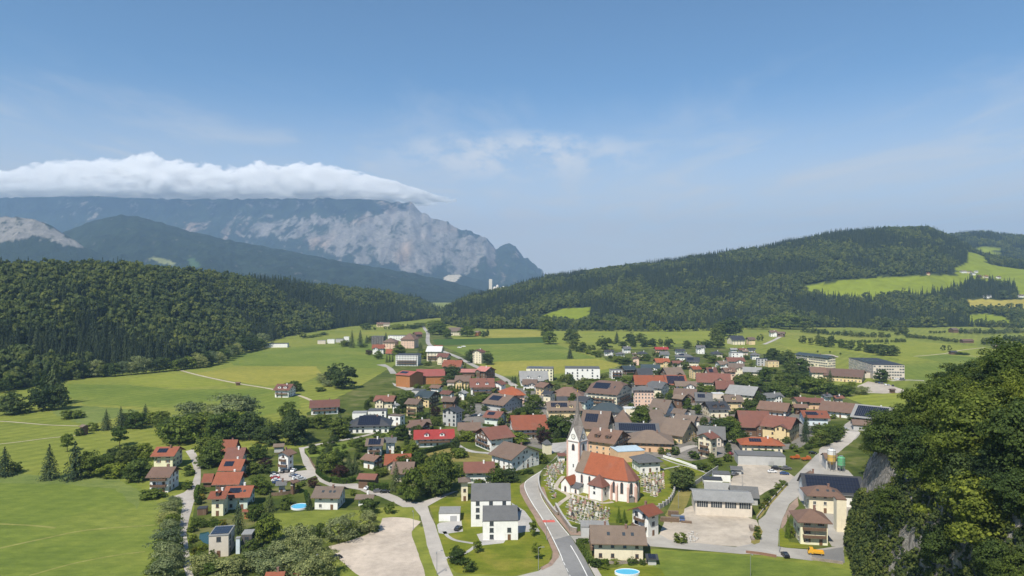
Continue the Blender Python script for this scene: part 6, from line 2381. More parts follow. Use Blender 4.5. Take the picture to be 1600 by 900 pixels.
hamlet = [(1118, 318, 9, 'orange', 'yellow', 'orange house at the top wood edge of the high meadow'), (1300, 306, 16, 'tan', 'white', 'large white farmhouse topping the hillside hamlet'),
          (1328, 308, 12, 'umber', 'cream', 'cream house beside the topmost white farmhouse'), (1345, 318, 12, 'slate', 'white', 'white house in the middle of the hamlet'),
          (1362, 308, 10, 'grey', 'white', 'pale small house above the hamlet middle'), (1412, 332, 14, 'orange', 'cream', 'orange roofed house at the hamlet edge'),
          (1382, 330, 11, 'umber', 'timber', 'dark barn in the hamlet'), (1470, 338, 12, 'redbrown', 'white', 'white house under the hamlet trees'),
          (1405, 432, 15, 'slate', 'white', 'white house standing alone under the yellow hill field'), (1425, 428, 11, 'slate', 'white', 'second white house under the yellow hill field'), (1590, 430, 15, 'umber', 'white', 'white farm on the yellow hill field')]
for i, (ix, iy, L, rc, wc, lab) in enumerate(hamlet):
    X, Y, Z = on_hill(*T('i', ix, iy))
    f = dict(x=X, y=Y, th=R(random.uniform(-25, 25)), L=L, W=L * .65, h=6.0, rise=L * .16, tp=.5, kind='g', ov=.8)
    make_house(f, rc, wc, '', lab, 'house', 'house', ground=Z - .5)
for (hx_, hy_, L, rc, lab) in ((262, 246, 13, 'orange', 'orange roofed house in the gap between the two wooded hills'), (280, 240, 12, 'umber', 'brown roofed house in the gap between the two wooded hills')):
    X, Y, Z = on_hill(*T('h', hx_, hy_))
    f = dict(x=X, y=Y, th=R(10), L=L, W=L * .65, h=9.0, rise=L * .16, tp=.5, kind='g', ov=.8)
    make_house(f, rc, 'cream', '', lab, 'house', 'house', ground=Z - .5)
# ================================================================== single trees and shrubs
FO = [(f, obb(f, .8)) for f in FOOT]
KADJ = {'B': 'leafy green broadleaf tree', 'K': 'dark green broadleaf tree', 'C': 'dark pointed conifer', 'W': 'silvery pale willow', 'S': 'rounded green shrub', 'D': 'dark red copper beech',
        'Y': 'slender young tree', 'T': 'narrow clipped thuja', 'G': 'yellow green shrub', 'P': 'broad leafy tree'}


def clear_of_houses(x, y):
    for f, q in FO:
        if abs(f['x'] - x) + abs(f['y'] - y) < f['L'] + f['W'] + 4:
            if inpoly(np.array([x]), np.array([y]), q)[0]:
                dx, dy = x - f['x'], y - f['y']
                ca, sa = math.cos(f['th']), math.sin(f['th'])
                u, v = dx * ca + dy * sa, -dx * sa + dy * ca
                eu, ev = f['L'] / 2 + 1.0 - abs(u), f['W'] / 2 + 1.0 - abs(v)
                if eu < ev:
                    u = math.copysign(f['L'] / 2 + 1.2, u if u else 1)
                else:
                    v = math.copysign(f['W'] / 2 + 1.2, v if v else 1)
                x, y = f['x'] + u * ca - v * sa, f['y'] + u * sa + v * ca
    return x, y


def trees(tile, where, lst):
    for t in lst:
        kind, cx_, yb, w, h = t
        s = TILES[tile][2]
        px, py = T(tile, cx_, yb)
        x, y = gp(px, py)
        k = y / F / s
        x, y = clear_of_houses(x, y)
        tree(kind, x, y, 0, h * k * 1.04, w * k * 1.12, f'{KADJ[kind]} {where}', where)


trees('1', 'on the meadow below the wooded hill', [('C', 225, 195, 80, 205), ('K', 180, 215, 95, 110), ('K', 242, 212, 75, 95), ('K', 205, 190, 80, 130), ('K', 45, 232, 92, 82), ('S', 105, 225, 62, 42), ('S', 278, 250, 55, 40), ('S', 312, 248, 55, 38)])
trees('1', 'at the edge of the foreground meadow', [('C', 205, 500, 90, 138), ('C', 312, 500, 105, 150), ('C', 20, 487, 90, 115), ('S', 60, 470, 50, 45), ('B', 372, 490, 90, 105), ('S', 470, 492, 90, 66), ('B', 425, 470, 70, 70), ('K', 515, 445, 66, 84), ('B', 575, 505, 100, 92), ('S', 625, 578, 84, 40), ('S', 775, 540, 42, 34), ('B', 545, 420, 70, 60), ('K', 470, 430, 60, 60), ('B', 600, 420, 60, 70)])
trees('1', 'in the thin row of trees crossing the meadow', [('C', 440, 296, 52, 82), ('C', 500, 292, 60, 88), ('B', 560, 290, 80, 70), ('C', 602, 262, 54, 70), ('B', 630, 270, 60, 50), ('B', 668, 290, 64, 72), ('B', 690, 302, 60, 60), ('S', 335, 318, 34, 32), ('K', 532, 280, 50, 60), ('S', 380, 300, 50, 40), ('Y', 495, 362, 60, 92), ('Y', 278, 385, 50, 85)])
trees('1', 'in the thicket above the red roofed row', [('W', 785, 292, 112, 112), ('W', 965, 275, 165, 125), ('B', 740, 352, 122, 112), ('B', 830, 322, 112, 102), ('W', 1022, 262, 95, 112), ('B', 905, 342, 102, 112), ('B', 962, 332, 122, 112), ('K', 1032, 335, 92, 102), ('B', 872, 402, 102, 84), ('B', 862, 452, 72, 62), ('K', 790, 330, 90, 90), ('W', 880, 260, 80, 70), ('B', 1000, 300, 90, 80), ('K', 700, 330, 80, 70)])
trees('1', 'in the willow hedge beside the lane', [('W', 722, 612, 52, 42), ('W', 702, 645, 72, 55), ('W', 690, 692, 78, 64), ('W', 702, 742, 92, 74), ('W', 690, 802, 112, 94), ('W', 692, 862, 124, 96), ('W', 682, 925, 134, 96), ('B', 715, 700, 60, 60), ('B', 720, 800, 70, 70), ('B', 650, 905, 90, 70), ('W', 735, 865, 60, 60)])
trees('2', 'in the gardens of the red roofed row', [('C', 645, 652, 82, 185), ('B', 505, 248, 122, 142), ('B', 440, 262, 80, 80), ('B', 765, 218, 112, 92), ('C', 832, 522, 72, 112), ('B', 745, 572, 84, 94), ('B', 820, 702, 122, 152), ('S', 930, 482, 62, 62), ('S', 920, 512, 52, 52), ('B', 720, 785, 92, 96), ('B', 760, 402, 82, 92), ('D', 805, 262, 62, 56), ('K', 978, 130, 150, 185), ('K', 838, 135, 104, 132), ('C', 1062, 512, 52, 92),
    ('S', 800, 300, 60, 60), ('B', 800, 420, 70, 80), ('S', 395, 610, 60, 60), ('S', 440, 612, 60, 46), ('S', 505, 606, 62, 46), ('G', 552, 606, 46, 40), ('S', 375, 640, 50, 50), ('G', 395, 776, 36, 52), ('S', 430, 752, 46, 42), ('S', 425, 800, 80, 42), ('S', 502, 785, 32, 60), ('S', 380, 700, 46, 50), ('S', 372, 760, 36, 46), ('S', 410, 480, 50, 60), ('S', 435, 420, 46, 50), ('G', 425, 455, 46, 40), ('S', 345, 385, 48, 46), ('S', 130, 440, 96, 46), ('S', 180, 440, 40, 40), ('B', 60, 340, 120, 120), ('S', 355, 312, 50, 32), ('S', 350, 280, 44, 34), ('B', 735, 300, 70, 70), ('B', 700, 700, 50, 50), ('S', 680, 500, 50, 36)])
trees('2', 'in the big willow thicket beside the gravel lot', [('W', 1000, 805, 175, 205), ('W', 1092, 835, 135, 185), ('W', 880, 835, 145, 135), ('W', 762, 865, 145, 115), ('W', 602, 905, 175, 122), ('W', 952, 900, 205, 152), ('W', 432, 885, 130, 112), ('B', 520, 900, 130, 90), ('B', 690, 860, 110, 90), ('W', 1150, 900, 150, 140), ('W', 1050, 940, 180, 150), ('W', 830, 940, 180, 150), ('B', 830, 790, 90, 80)])
trees('3', 'in the gardens above the gravel lot', [('C', 412, 252, 74, 115), ('C', 545, 308, 74, 124), ('C', 582, 302, 64, 112), ('B', 432, 292, 124, 122), ('D', 490, 324, 84, 74), ('D', 338, 382, 58, 62), ('S', 568, 428, 36, 42), ('C', 820, 404, 84, 165), ('B', 922, 464, 124, 195), ('B', 1082, 434, 124, 205), ('K', 985, 252, 44, 62), ('S', 932, 242, 52, 52), ('B', 655, 535, 92, 92), ('W', 487, 694, 145, 155), ('W', 662, 642, 115, 125), ('B', 375, 674, 74, 84), ('S', 785, 532, 52, 72),
    ('B', 487, 92, 114, 116), ('K', 222, 104, 134, 155), ('B', 852, 104, 74, 92), ('B', 612, 172, 84, 84), ('S', 517, 202, 42, 47), ('B', 560, 640, 70, 60), ('S', 590, 660, 70, 40), ('S', 350, 655, 50, 40), ('B', 60, 640, 80, 110), ('S', 90, 600, 60, 50), ('B', 1010, 300, 70, 70), ('B', 1060, 330, 80, 90), ('B', 860, 420, 60, 70), ('S', 700, 640, 50, 36), ('B', 950, 300, 60, 50), ('S', 270, 372, 40, 30), ('B', 320, 30, 60, 60), ('S', 250, 400, 40, 40), ('B', 370, 20, 60, 50), ('B', 90, 100, 80, 90), ('K', 30, 120, 80, 90), ('S', 740, 310, 60, 50), ('K', 1000, 420, 90, 70)])
trees('4', 'between the inn and the modern blocks', [('B', 122, 404, 145, 235), ('S', 215, 208, 74, 64), ('S', 22, 252, 52, 62), ('S', 75, 205, 24, 34), ('B', 206, 322, 62, 74), ('K', 512, 348, 94, 84), ('B', 420, 352, 104, 84), ('B', 545, 122, 134, 64), ('S', 330, 360, 70, 30), ('S', 490, 140, 60, 40), ('S', 430, 290, 60, 60), ('S', 140, 215, 50, 40), ('B', 60, 330, 90, 100), ('S', 705, 238, 62, 62), ('S', 620, 300, 50, 26), ('S', 570, 305, 46, 26), ('B', 260, 110, 90, 60)])
trees('4', 'beside the churchyard gate', [('B', 790, 88, 155, 135), ('D', 710, 128, 78, 84)])
trees('4', 'on the lawn of the modern blocks', [('Y', 650, 668, 44, 105), ('Y', 672, 802, 52, 112), ('Y', 325, 762, 52, 74), ('B', 205, 824, 92, 94), ('S', 265, 868, 84, 72)])
trees('5', 'around the churchyard', [('K', 712, 434, 135, 120), ('T', 370, 612, 30, 84), ('T', 400, 616, 32, 74), ('S', 707, 718, 62, 57), ('S', 680, 238, 42, 42), ('S', 632, 246, 34, 34), ('S', 785, 268, 46, 42), ('S', 842, 334, 62, 46), ('B', 492, 68, 84, 84), ('S', 815, 325, 40, 40), ('S', 900, 300, 50, 40), ('S', 960, 280, 46, 46), ('S', 600, 240, 36, 40), ('S', 870, 270, 40, 36), ('S', 350, 830, 50, 24), ('S', 440, 832, 60, 30), ('S', 500, 838, 40, 30), ('S', 250, 850, 60, 50), ('S', 290, 862, 40, 24)])
trees('6', 'around the yellow houses above the workshop', [('B', 250, 145, 94, 94), ('B', 312, 185, 84, 84), ('B', 330, 125, 64, 64), ('B', 280, 110, 84, 74), ('C', 685, 174, 52, 135), ('B', 770, 194, 84, 94), ('B', 832, 170, 84, 84), ('B', 870, 145, 54, 64), ('S', 735, 200, 54, 54), ('S', 265, 280, 42, 52), ('S', 182, 284, 34, 36), ('S', 235, 165, 60, 50), ('B', 215, 110, 70, 60), ('S', 650, 230, 50, 30), ('S', 620, 215, 40, 34), ('S', 700, 215, 40, 30), ('S', 590, 180, 46, 40), ('S', 395, 200, 40, 36)])
trees('6', 'in the planted strip by the sandy yard', [('S', 482, 500, 40, 40), ('S', 510, 465, 40, 36), ('S', 540, 430, 40, 36), ('S', 565, 410, 36, 32), ('G', 470, 520, 34, 28), ('S', 450, 540, 34, 34), ('S', 425, 660, 34, 34), ('S', 430, 700, 34, 44), ('T', 592, 695, 36, 120), ('S', 610, 690, 40, 70)])
trees('a', 'on the wide green meadow', [('K', 690, 538, 165, 185), ('K', 602, 498, 115, 145), ('W', 522, 492, 115, 74), ('S', 500, 557, 74, 37), ('B', 295, 557, 115, 84), ('W', 560, 520, 90, 50), ('K', 640, 530, 90, 110)])
trees('a', 'below the lonely farmhouses', [('B', 250, 765, 115, 125), ('B', 300, 905, 195, 145), ('B', 505, 845, 115, 115), ('C', 655, 905, 150, 176), ('B', 380, 845, 105, 84), ('B', 110, 900, 130, 100), ('K', 190, 880, 100, 90), ('S', 620, 720, 60, 30), ('B', 560, 800, 70, 60), ('B', 20, 880, 80, 130)])
trees('a', 'beside the halls beyond the meadow', [('C', 750, 217, 58, 135), ('C', 815, 203, 54, 120), ('B', 690, 208, 64, 54), ('C', 865, 184, 42, 64), ('B', 350, 143, 54, 54), ('C', 1015, 148, 32, 52), ('B', 1115, 278, 94, 84), ('D', 880, 274, 54, 44), ('B', 955, 305, 64, 64), ('C', 1022, 332, 26, 64), ('C', 1045, 330, 26, 60), ('C', 1068, 326, 26, 60), ('S', 720, 205, 50, 40), ('B', 890, 180, 50, 50), ('S', 840, 215, 50, 34), ('S', 470, 130, 70, 22), ('S', 530, 118, 70, 22), ('S', 420, 138, 70, 22), ('B', 860, 75, 90, 50), ('B', 1100, 72, 120, 40), ('B', 1010, 76, 80, 26), ('B', 930, 78, 80, 24), ('B', 1180, 70, 70, 40)])
trees('b', 'in the gardens along the country road', [('C', 485, 262, 64, 84), ('B', 520, 302, 84, 74), ('B', 325, 272, 84, 74), ('K', 720, 474, 155, 116), ('K', 690, 508, 94, 74), ('B', 635, 114, 124, 94), ('B', 690, 144, 64, 84), ('B', 850, 129, 104, 84), ('K', 975, 138, 54, 54), ('K', 885, 334, 94, 94), ('K', 1012, 348, 84, 94), ('S', 795, 330, 40, 30), ('B', 580, 110, 80, 60), ('S', 540, 355, 60, 30), ('C', 560, 340, 30, 36), ('B', 770, 420, 40, 40), ('C', 835, 380, 30, 44), ('B', 600, 60, 140, 60), ('B', 420, 70, 90, 36), ('B', 480, 55, 100, 36)])
trees('b', 'between the houses above the inn', [('B', 365, 684, 115, 126), ('D', 595, 754, 84, 84), ('B', 490, 779, 84, 64), ('B', 610, 824, 94, 74), ('K', 880, 754, 64, 135), ('B', 980, 645, 125, 64), ('S', 930, 650, 60, 44), ('C', 555, 800, 40, 90), ('S', 720, 545, 50, 40), ('S', 300, 605, 40, 40), ('S', 900, 640, 50, 46), ('S', 340, 780, 40, 30), ('S', 590, 860, 50, 36), ('B', 410, 660, 50, 60), ('S', 1000, 620, 60, 40), ('S', 1050, 610, 60, 40)])
trees('b', 'in the row of thujas before the yellow house', [('T', 730 + 22 * i, 565 - i * 1.5, 24, 56) for i in range(7)])
trees('c', 'in the heart of the village', [('B', 690, 600, 155, 145), ('B', 592, 685, 155, 115), ('B', 470, 725, 105, 95), ('C', 1025, 122, 64, 94), ('B', 1020, 325, 54, 64), ('S', 900, 395, 64, 44), ('C', 510, 355, 44, 74), ('C', 485, 345, 40, 60), ('S', 970, 395, 46, 30), ('B', 640, 470, 60, 50), ('S', 700, 640, 70, 40), ('B', 1060, 365, 46, 44), ('S', 210, 470, 60, 44), ('S', 170, 475, 60, 44), ('S', 260, 490, 60, 44), ('B', 100, 520, 60, 70), ('B', 540, 650, 70, 60)])
trees('d', 'among the village roofs', [('B', 730, 725, 145, 165), ('B', 605, 385, 94, 94), ('B', 170, 435, 94, 74), ('B', 50, 325, 84, 64), ('C', 100, 375, 34, 48), ('S', 190, 330, 54, 34), ('B', 900, 505, 84, 64), ('B', 1010, 505, 84, 84), ('B', 520, 150, 124, 54), ('B', 590, 175, 94, 64), ('B', 780, 145, 84, 64), ('B', 880, 112, 64, 54), ('B', 450, 135, 80, 50), ('S', 390, 300, 60, 40), ('B', 950, 195, 60, 40), ('S', 330, 110, 60, 36), ('B', 660, 190, 70, 40), ('S', 580, 325, 70, 40), ('S', 640, 335, 60, 40), ('S', 255, 320, 60, 24), ('S', 310, 322, 60, 22), ('B', 240, 400, 60, 50), ('B', 130, 410, 50, 44), ('B', 860, 740, 80, 50), ('B', 800, 760, 70, 40), ('S', 570, 360, 60, 36), ('S', 1030, 470, 50, 60), ('S', 1060, 420, 50, 50)])
trees('e', 'among the gardens of the lower quarter', [('B', 560, 805, 125, 115), ('B', 640, 845, 135, 135), ('B', 620, 735, 105, 74), ('B', 330, 435, 74, 84), ('B', 400, 445, 94, 74), ('B', 800, 605, 125, 94), ('B', 700, 645, 105, 64), ('B', 460, 165, 135, 74), ('B', 370, 215, 105, 44), ('K', 680, 790, 90, 90), ('B', 500, 760, 70, 70), ('S', 270, 600, 90, 44), ('S', 800, 680, 90, 40), ('S', 860, 760, 80, 40), ('B', 760, 560, 70, 60), ('S', 440, 700, 60, 46), ('S', 480, 640, 50, 40), ('S', 700, 880, 70, 36), ('S', 610, 640, 60, 30), ('B', 540, 425, 60, 40), ('B', 830, 640, 80, 60), ('S', 250, 520, 60, 30), ('S', 390, 120, 80, 40), ('S', 760, 130, 70, 36), ('S', 540, 110, 60, 30), ('B', 730, 700, 70, 50)])
trees('e', 'in the park between village and school', [('B', 750, 375, 115, 115), ('B', 820, 405, 125, 125), ('B', 880, 435, 115, 105), ('B', 940, 335, 105, 135), ('B', 960, 445, 105, 94), ('B', 1040, 445, 115, 125), ('B', 1100, 435, 94, 94), ('B', 1150, 425, 105, 115), ('K', 1010, 155, 125, 116), ('K', 1080, 175, 90, 90), ('K', 1180, 305, 125, 145), ('K', 935, 130, 70, 60), ('B', 1100, 330, 100, 90), ('B', 1000, 260, 90, 60), ('K', 900, 300, 80, 70)])
trees('f', 'in the park between village and school', [('K', 40, 335, 94, 104), ('K', 150, 335, 115, 94), ('B', 232, 405, 195, 105), ('B', 120, 495, 115, 84), ('B', 222, 505, 135, 94), ('B', 330, 575, 155, 135), ('B', 430, 565, 115, 115), ('C', 485, 484, 64, 94), ('B', 500, 585, 105, 94), ('B', 590, 595, 115, 94), ('B', 650, 565, 84, 84), ('W', 730, 582, 94, 64), ('B', 60, 590, 120, 90), ('B', 160, 600, 120, 80), ('B', 270, 470, 90, 70), ('K', 380, 540, 100, 90)])
trees('f', 'beside the school and the forecourt', [('B', 890, 484, 94, 98), ('C', 300, 885, 84, 145), ('B', 450, 890, 130, 80), ('B', 530, 880, 100, 70), ('B', 390, 885, 90, 70), ('S', 510, 770, 50, 40), ('S', 640, 780, 50, 40), ('Y', 388, 258, 14, 24), ('Y', 485, 262, 14, 24), ('Y', 568, 280, 16, 30)])
trees('f', 'in the rows of trees across the far meadow', [('K', 280, 182, 48, 52), ('K', 335, 192, 44, 47), ('K', 390, 198, 52, 78), ('B', 430, 203, 54, 72), ('K', 495, 213, 54, 98), ('B', 570, 218, 54, 72), ('K', 645, 233, 54, 72), ('Y', 715, 238, 44, 72), ('B', 760, 238, 44, 62), ('B', 820, 258, 94, 72), ('K', 900, 278, 115, 94), ('K', 970, 278, 94, 74), ('S', 460, 212, 50, 34), ('S', 530, 180, 40, 26), ('S', 600, 222, 40, 30), ('S', 700, 240, 50, 26), ('S', 780, 250, 50, 30)])
trees('h', 'standing in the meadows before the wooded ridge', [('K', 745, 412, 64, 105), ('B', 765, 440, 64, 64), ('K', 875, 436, 66, 64), ('C', 865, 512, 34, 64), ('K', 885, 472, 42, 52), ('K', 930, 482, 42, 47), ('K', 1040, 467, 74, 62), ('C', 1100, 434, 38, 54), ('K', 1165, 432, 52, 46), ('K', 1220, 432, 52, 42), ('K', 1280, 452, 42, 36), ('K', 1360, 462, 42, 52), ('K', 1450, 462, 42, 36), ('K', 1505, 452, 32, 26), ('K', 1590, 432, 44, 72), ('S', 910, 478, 36, 30), ('S', 958, 490, 34, 26), ('S', 975, 468, 40, 26), ('K', 1320, 450, 36, 30), ('S', 1130, 450, 46, 26), ('S', 1000, 495, 50, 26), ('K', 1550, 455, 50, 34), ('K', 1240, 455, 50, 40), ('K', 1180, 455, 40, 40)])
trees('i', 'standing in the meadows before the wooded ridge', [('K', 75, 640, 60, 80), ('K', 130, 625, 90, 84), ('K', 75, 685, 60, 60), ('B', 165, 610, 50, 60), ('K', 25, 682, 50, 34), ('B', 240, 590, 60, 50), ('B', 300, 590, 60, 50), ('B', 430, 590, 110, 80), ('B', 360, 585, 60, 60), ('K', 500, 590, 80, 60), ('B', 270, 650, 40, 30), ('S', 560, 580, 50, 24)])
trees('g', 'beside the field sheds', [('K', 470, 612, 64, 48), ('S', 545, 640, 90, 24), ('S', 600, 645, 70, 26)])


def tree_row(tile, pts, n, w, h, kinds, where):
    P = [T(tile, *p) for p in pts]
    seg = [math.dist(P[i], P[i + 1]) for i in range(len(P) - 1)]
    s = TILES[tile][2]
    for q in range(n):
        d = (q + .5) / n * sum(seg)
        i = 0
        while i < len(seg) - 1 and d > seg[i]:
            d -= seg[i]
            i += 1
        t = d / seg[i]
        px, py = P[i][0] + (P[i + 1][0] - P[i][0]) * t, P[i][1] + (P[i + 1][1] - P[i][1]) * t
        x, y = gp(px, py)
        k = y / F / s
        kd = random.choice(kinds)
        hh = h * k * random.uniform(.8, 1.2)
        tree(kd, x + random.uniform(-1, 1), y + random.uniform(-2, 2), 0, hh, w * k * random.uniform(.9, 1.25), f'{KADJ[kd]} {where}', where)


tree_row('f', [(500, 40), (640, 55), (780, 68), (880, 85), (980, 92), (1100, 105)], 26, 34, 36, 'KB', 'in the long hedgerow nearest the wooded ridge')
tree_row('f', [(270, 100), (420, 112), (560, 120), (720, 135), (880, 140), (960, 140)], 26, 36, 36, 'KB', 'in the middle hedgerow of the far meadows')
tree_row('f', [(1080, 125), (1200, 150)], 6, 26, 24, 'K', 'in the middle hedgerow of the far meadows')
tree_row('f', [(600, 180), (700, 178), (810, 178)], 10, 26, 22, 'K', 'in the first short hedge of the far meadows')
tree_row('f', [(830, 178), (950, 175), (1078, 175)], 12, 28, 26, 'K', 'in the second short hedge of the far meadows')
tree_row('g', [(80, 492), (250, 505), (400, 522), (545, 538)], 20, 30, 30, 'K', 'in the low straight hedge by the field shed')
tree_row('g', [(750, 555), (840, 560), (950, 600), (1080, 610)], 13, 60, 60, 'KB', 'in the grove at the spur foot')
tree_row('g', [(760, 535), (900, 540), (1010, 530), (1140, 545)], 12, 55, 50, 'K', 'in the grove at the spur foot')
tree_row('g', [(300, 457), (440, 453)], 6, 28, 24, 'K', 'in the little hedge before the grey barn')
tree_row('g', [(560, 458), (700, 462), (850, 462), (1000, 455), (1140, 450)], 18, 42, 44, 'KBW', 'in the belt of trees beside the grey barn')
tree_row('g', [(640, 398), (720, 390), (800, 402), (900, 410), (1020, 412), (1120, 420)], 16, 50, 56, 'KB', 'along the foot of the wooded ridge')
tree_row('g', [(0, 470), (90, 470)], 3, 50, 60, 'K', 'in the long hedgerow nearest the wooded ridge')
tree_row('h', [(700, 372), (900, 375), (1100, 376), (1350, 378), (1600, 372)], 30, 34, 38, 'KBC', 'along the foot of the wooded ridge')
tree_row('j', [(0, 690), (150, 640), (400, 610), (520, 605), (640, 595), (760, 585), (850, 575)], 24, 60, 80, 'KBW', 'at the edge of the wooded hill')
tree_row('j', [(860, 575), (930, 565), (1000, 560), (1060, 545), (1130, 520), (1200, 490), (1330, 455)], 18, 60, 66, 'BWK', 'at the edge of the wooded hill')

# shrubs filling the gardens between the houses
gr_ = random.Random(55)
hull = [(560, 640), (640, 585), (760, 600), (960, 590), (960, 555), (1180, 552), (1280, 610), (1300, 660), (1180, 700), (1060, 720), (960, 690), (860, 690), (760, 690), (640, 760), (500, 740), (480, 690)]
gh = [gp(*p) for p in hull]
nsh = 0
while nsh < 290:
    px, py = gr_.uniform(480, 1300), gr_.uniform(552, 760)
    if not inpoly(np.array([px]), np.array([py]), hull)[0]:
        continue
    x, y = gp(px, py)
    if any(inpoly(np.array([x]), np.array([y]), obb(f, 1.2))[0] for f in FOOT if abs(f['x'] - x) < 40 and abs(f['y'] - y) < 40):
        continue
    s_ = gr_.uniform(2.2, 5.0)
    if nsh % 5 < 3:
        tree('S', x, y, 0, s_, s_ * gr_.uniform(.9, 1.5), 'rounded green shrub in a garden between the village houses', 'garden shrubs between the village houses')
    else:
        s_ = gr_.uniform(5, 9)
        tree(gr_.choice('BBK'), x, y, 0, s_, s_ * gr_.uniform(.6, .85), 'small leafy tree in a garden between the village houses', 'garden trees between the village houses')
    nsh += 1

# ---- wooded rocky spur: each tree on its own
srng = random.Random(21)
rockp = [[(1335, 702), (1385, 700), (1392, 735), (1375, 758), (1338, 762)], [(1412, 822), (1428, 826), (1434, 850), (1420, 856)], [(1486, 846), (1500, 850), (1504, 878), (1490, 880)]]
placed = []
cnt = 0
for tr_ in range(14000):
    y = 108 + 310 * srng.random() ** 1.5
    x = np.interp(y, fy, fx) + 0.5 + 80 * srng.random() ** 1.9
    px0 = CX + F * x / y
    if px0 > 1640 or px0 < 1290:
        continue
    z = float(spur_h(np.array([x]), np.array([y]))[0])
    if z < .2:
        continue
    h = srng.uniform(8.0, 16.5) if z > 10 else srng.uniform(6.0, 9.5)
    if y > 330:
        h *= .7
    if any(inpoly(np.array([x]), np.array([y]), obb(f, 3.0))[0] for f in FOOT if abs(f['x'] - x) < 40 and abs(f['y'] - y) < 40):
        continue
    h = min(h, max(4.5, CAMH - (np.interp(px0, sil_x, sil_y) - HY) * y / F - z + srng.uniform(-3.5, 2.8)))
    w = h * srng.uniform(.7, 1.0)
    mind = w * .52
    if any((x - a) ** 2 + (y - b) ** 2 < (mind * .5 + c * .5) ** 2 for a, b, c in placed):
        continue
    u, v = proj(x, y, z + h * .55)
    r_ = w * F / y * .42
    bad = False
    for poly in rockp:
        for an in range(8):
            if inpoly(np.array([u + r_ * math.cos(an * .785)]), np.array([v + r_ * .8 * math.sin(an * .785)]), poly)[0]:
                bad = True
        if inpoly(np.array([u]), np.array([v]), poly)[0]:
            bad = True
    if bad:
        continue
    if y < 300 and x - np.interp(y, fy, fx) < w * .5:
        continue
    placed.append((x, y, mind))
    where = 'on the crest of the rocky spur' if z > 38 else ('on the face of the rocky spur' if z > 12 else 'at the foot of the rocky spur')
    tree('P', x, y, z - .5, h, w * 1.25, f'{KADJ["P"]} {where}', f'trees {where}', rz=srng.uniform(0, 6.28))
    cnt += 1
    if cnt >= 298:
        break


# undergrowth covering the spur between the trees
ur = np.random.default_rng(77)
uy = ur.uniform(85, 480, 26000)
ux_ = np.interp(uy, fy, fx) - .5 + 100 * ur.random(26000) ** 2.6
uz_ = spur_h(ux_, uy)
upx, upy = CX + F * ux_ / uy, HY + F * (CAMH - uz_ - 2) / uy
ok = (uz_ > -.5) & (upx < 1720)
for poly in rockp:
    ok &= ~inpoly(upx, upy, poly) & ~inpoly(upx + 5, upy + 4, poly) & ~inpoly(upx - 5, upy - 3, poly)
ux_, uy, uz_ = ux_[ok], uy[ok], uz_[ok]
uh = ur.uniform(1.5, 3.8, len(ux_))
wood('undergrowth', np.stack([ux_, uy, uz_ - .6], 1), uh, np.zeros(len(ux_), bool), 'thick leafy undergrowth clothing the rocky spur')

# ---- the largest 300 broadleaf trees stand alone, smaller far ones form one mass
bl_ = sorted([t for t in TREES if t[0] == 'broadleaf_tree'], key=lambda t: -t[5] * t[6] / t[3] ** 2)
keep = set(id(t) for t in bl_[:300])
for t in TREES:
    if t[0] != 'broadleaf_tree' or id(t) in keep:
        grow(*t)
rest = [(t[2] + random.uniform(-.4, .4) * t[6] * q, t[3] + random.uniform(-.5, .5) * t[6] * q, t[4], t[5] * random.uniform(.8, 1.15)) for t in bl_[300:] for q in (0, 1.2)]
wood('distant_trees', [t[:3] for t in rest], np.array([t[3] * 1.12 for t in rest]), np.zeros(len(rest), bool), 'small trees and hedgerow bushes dotted over the distant meadows')

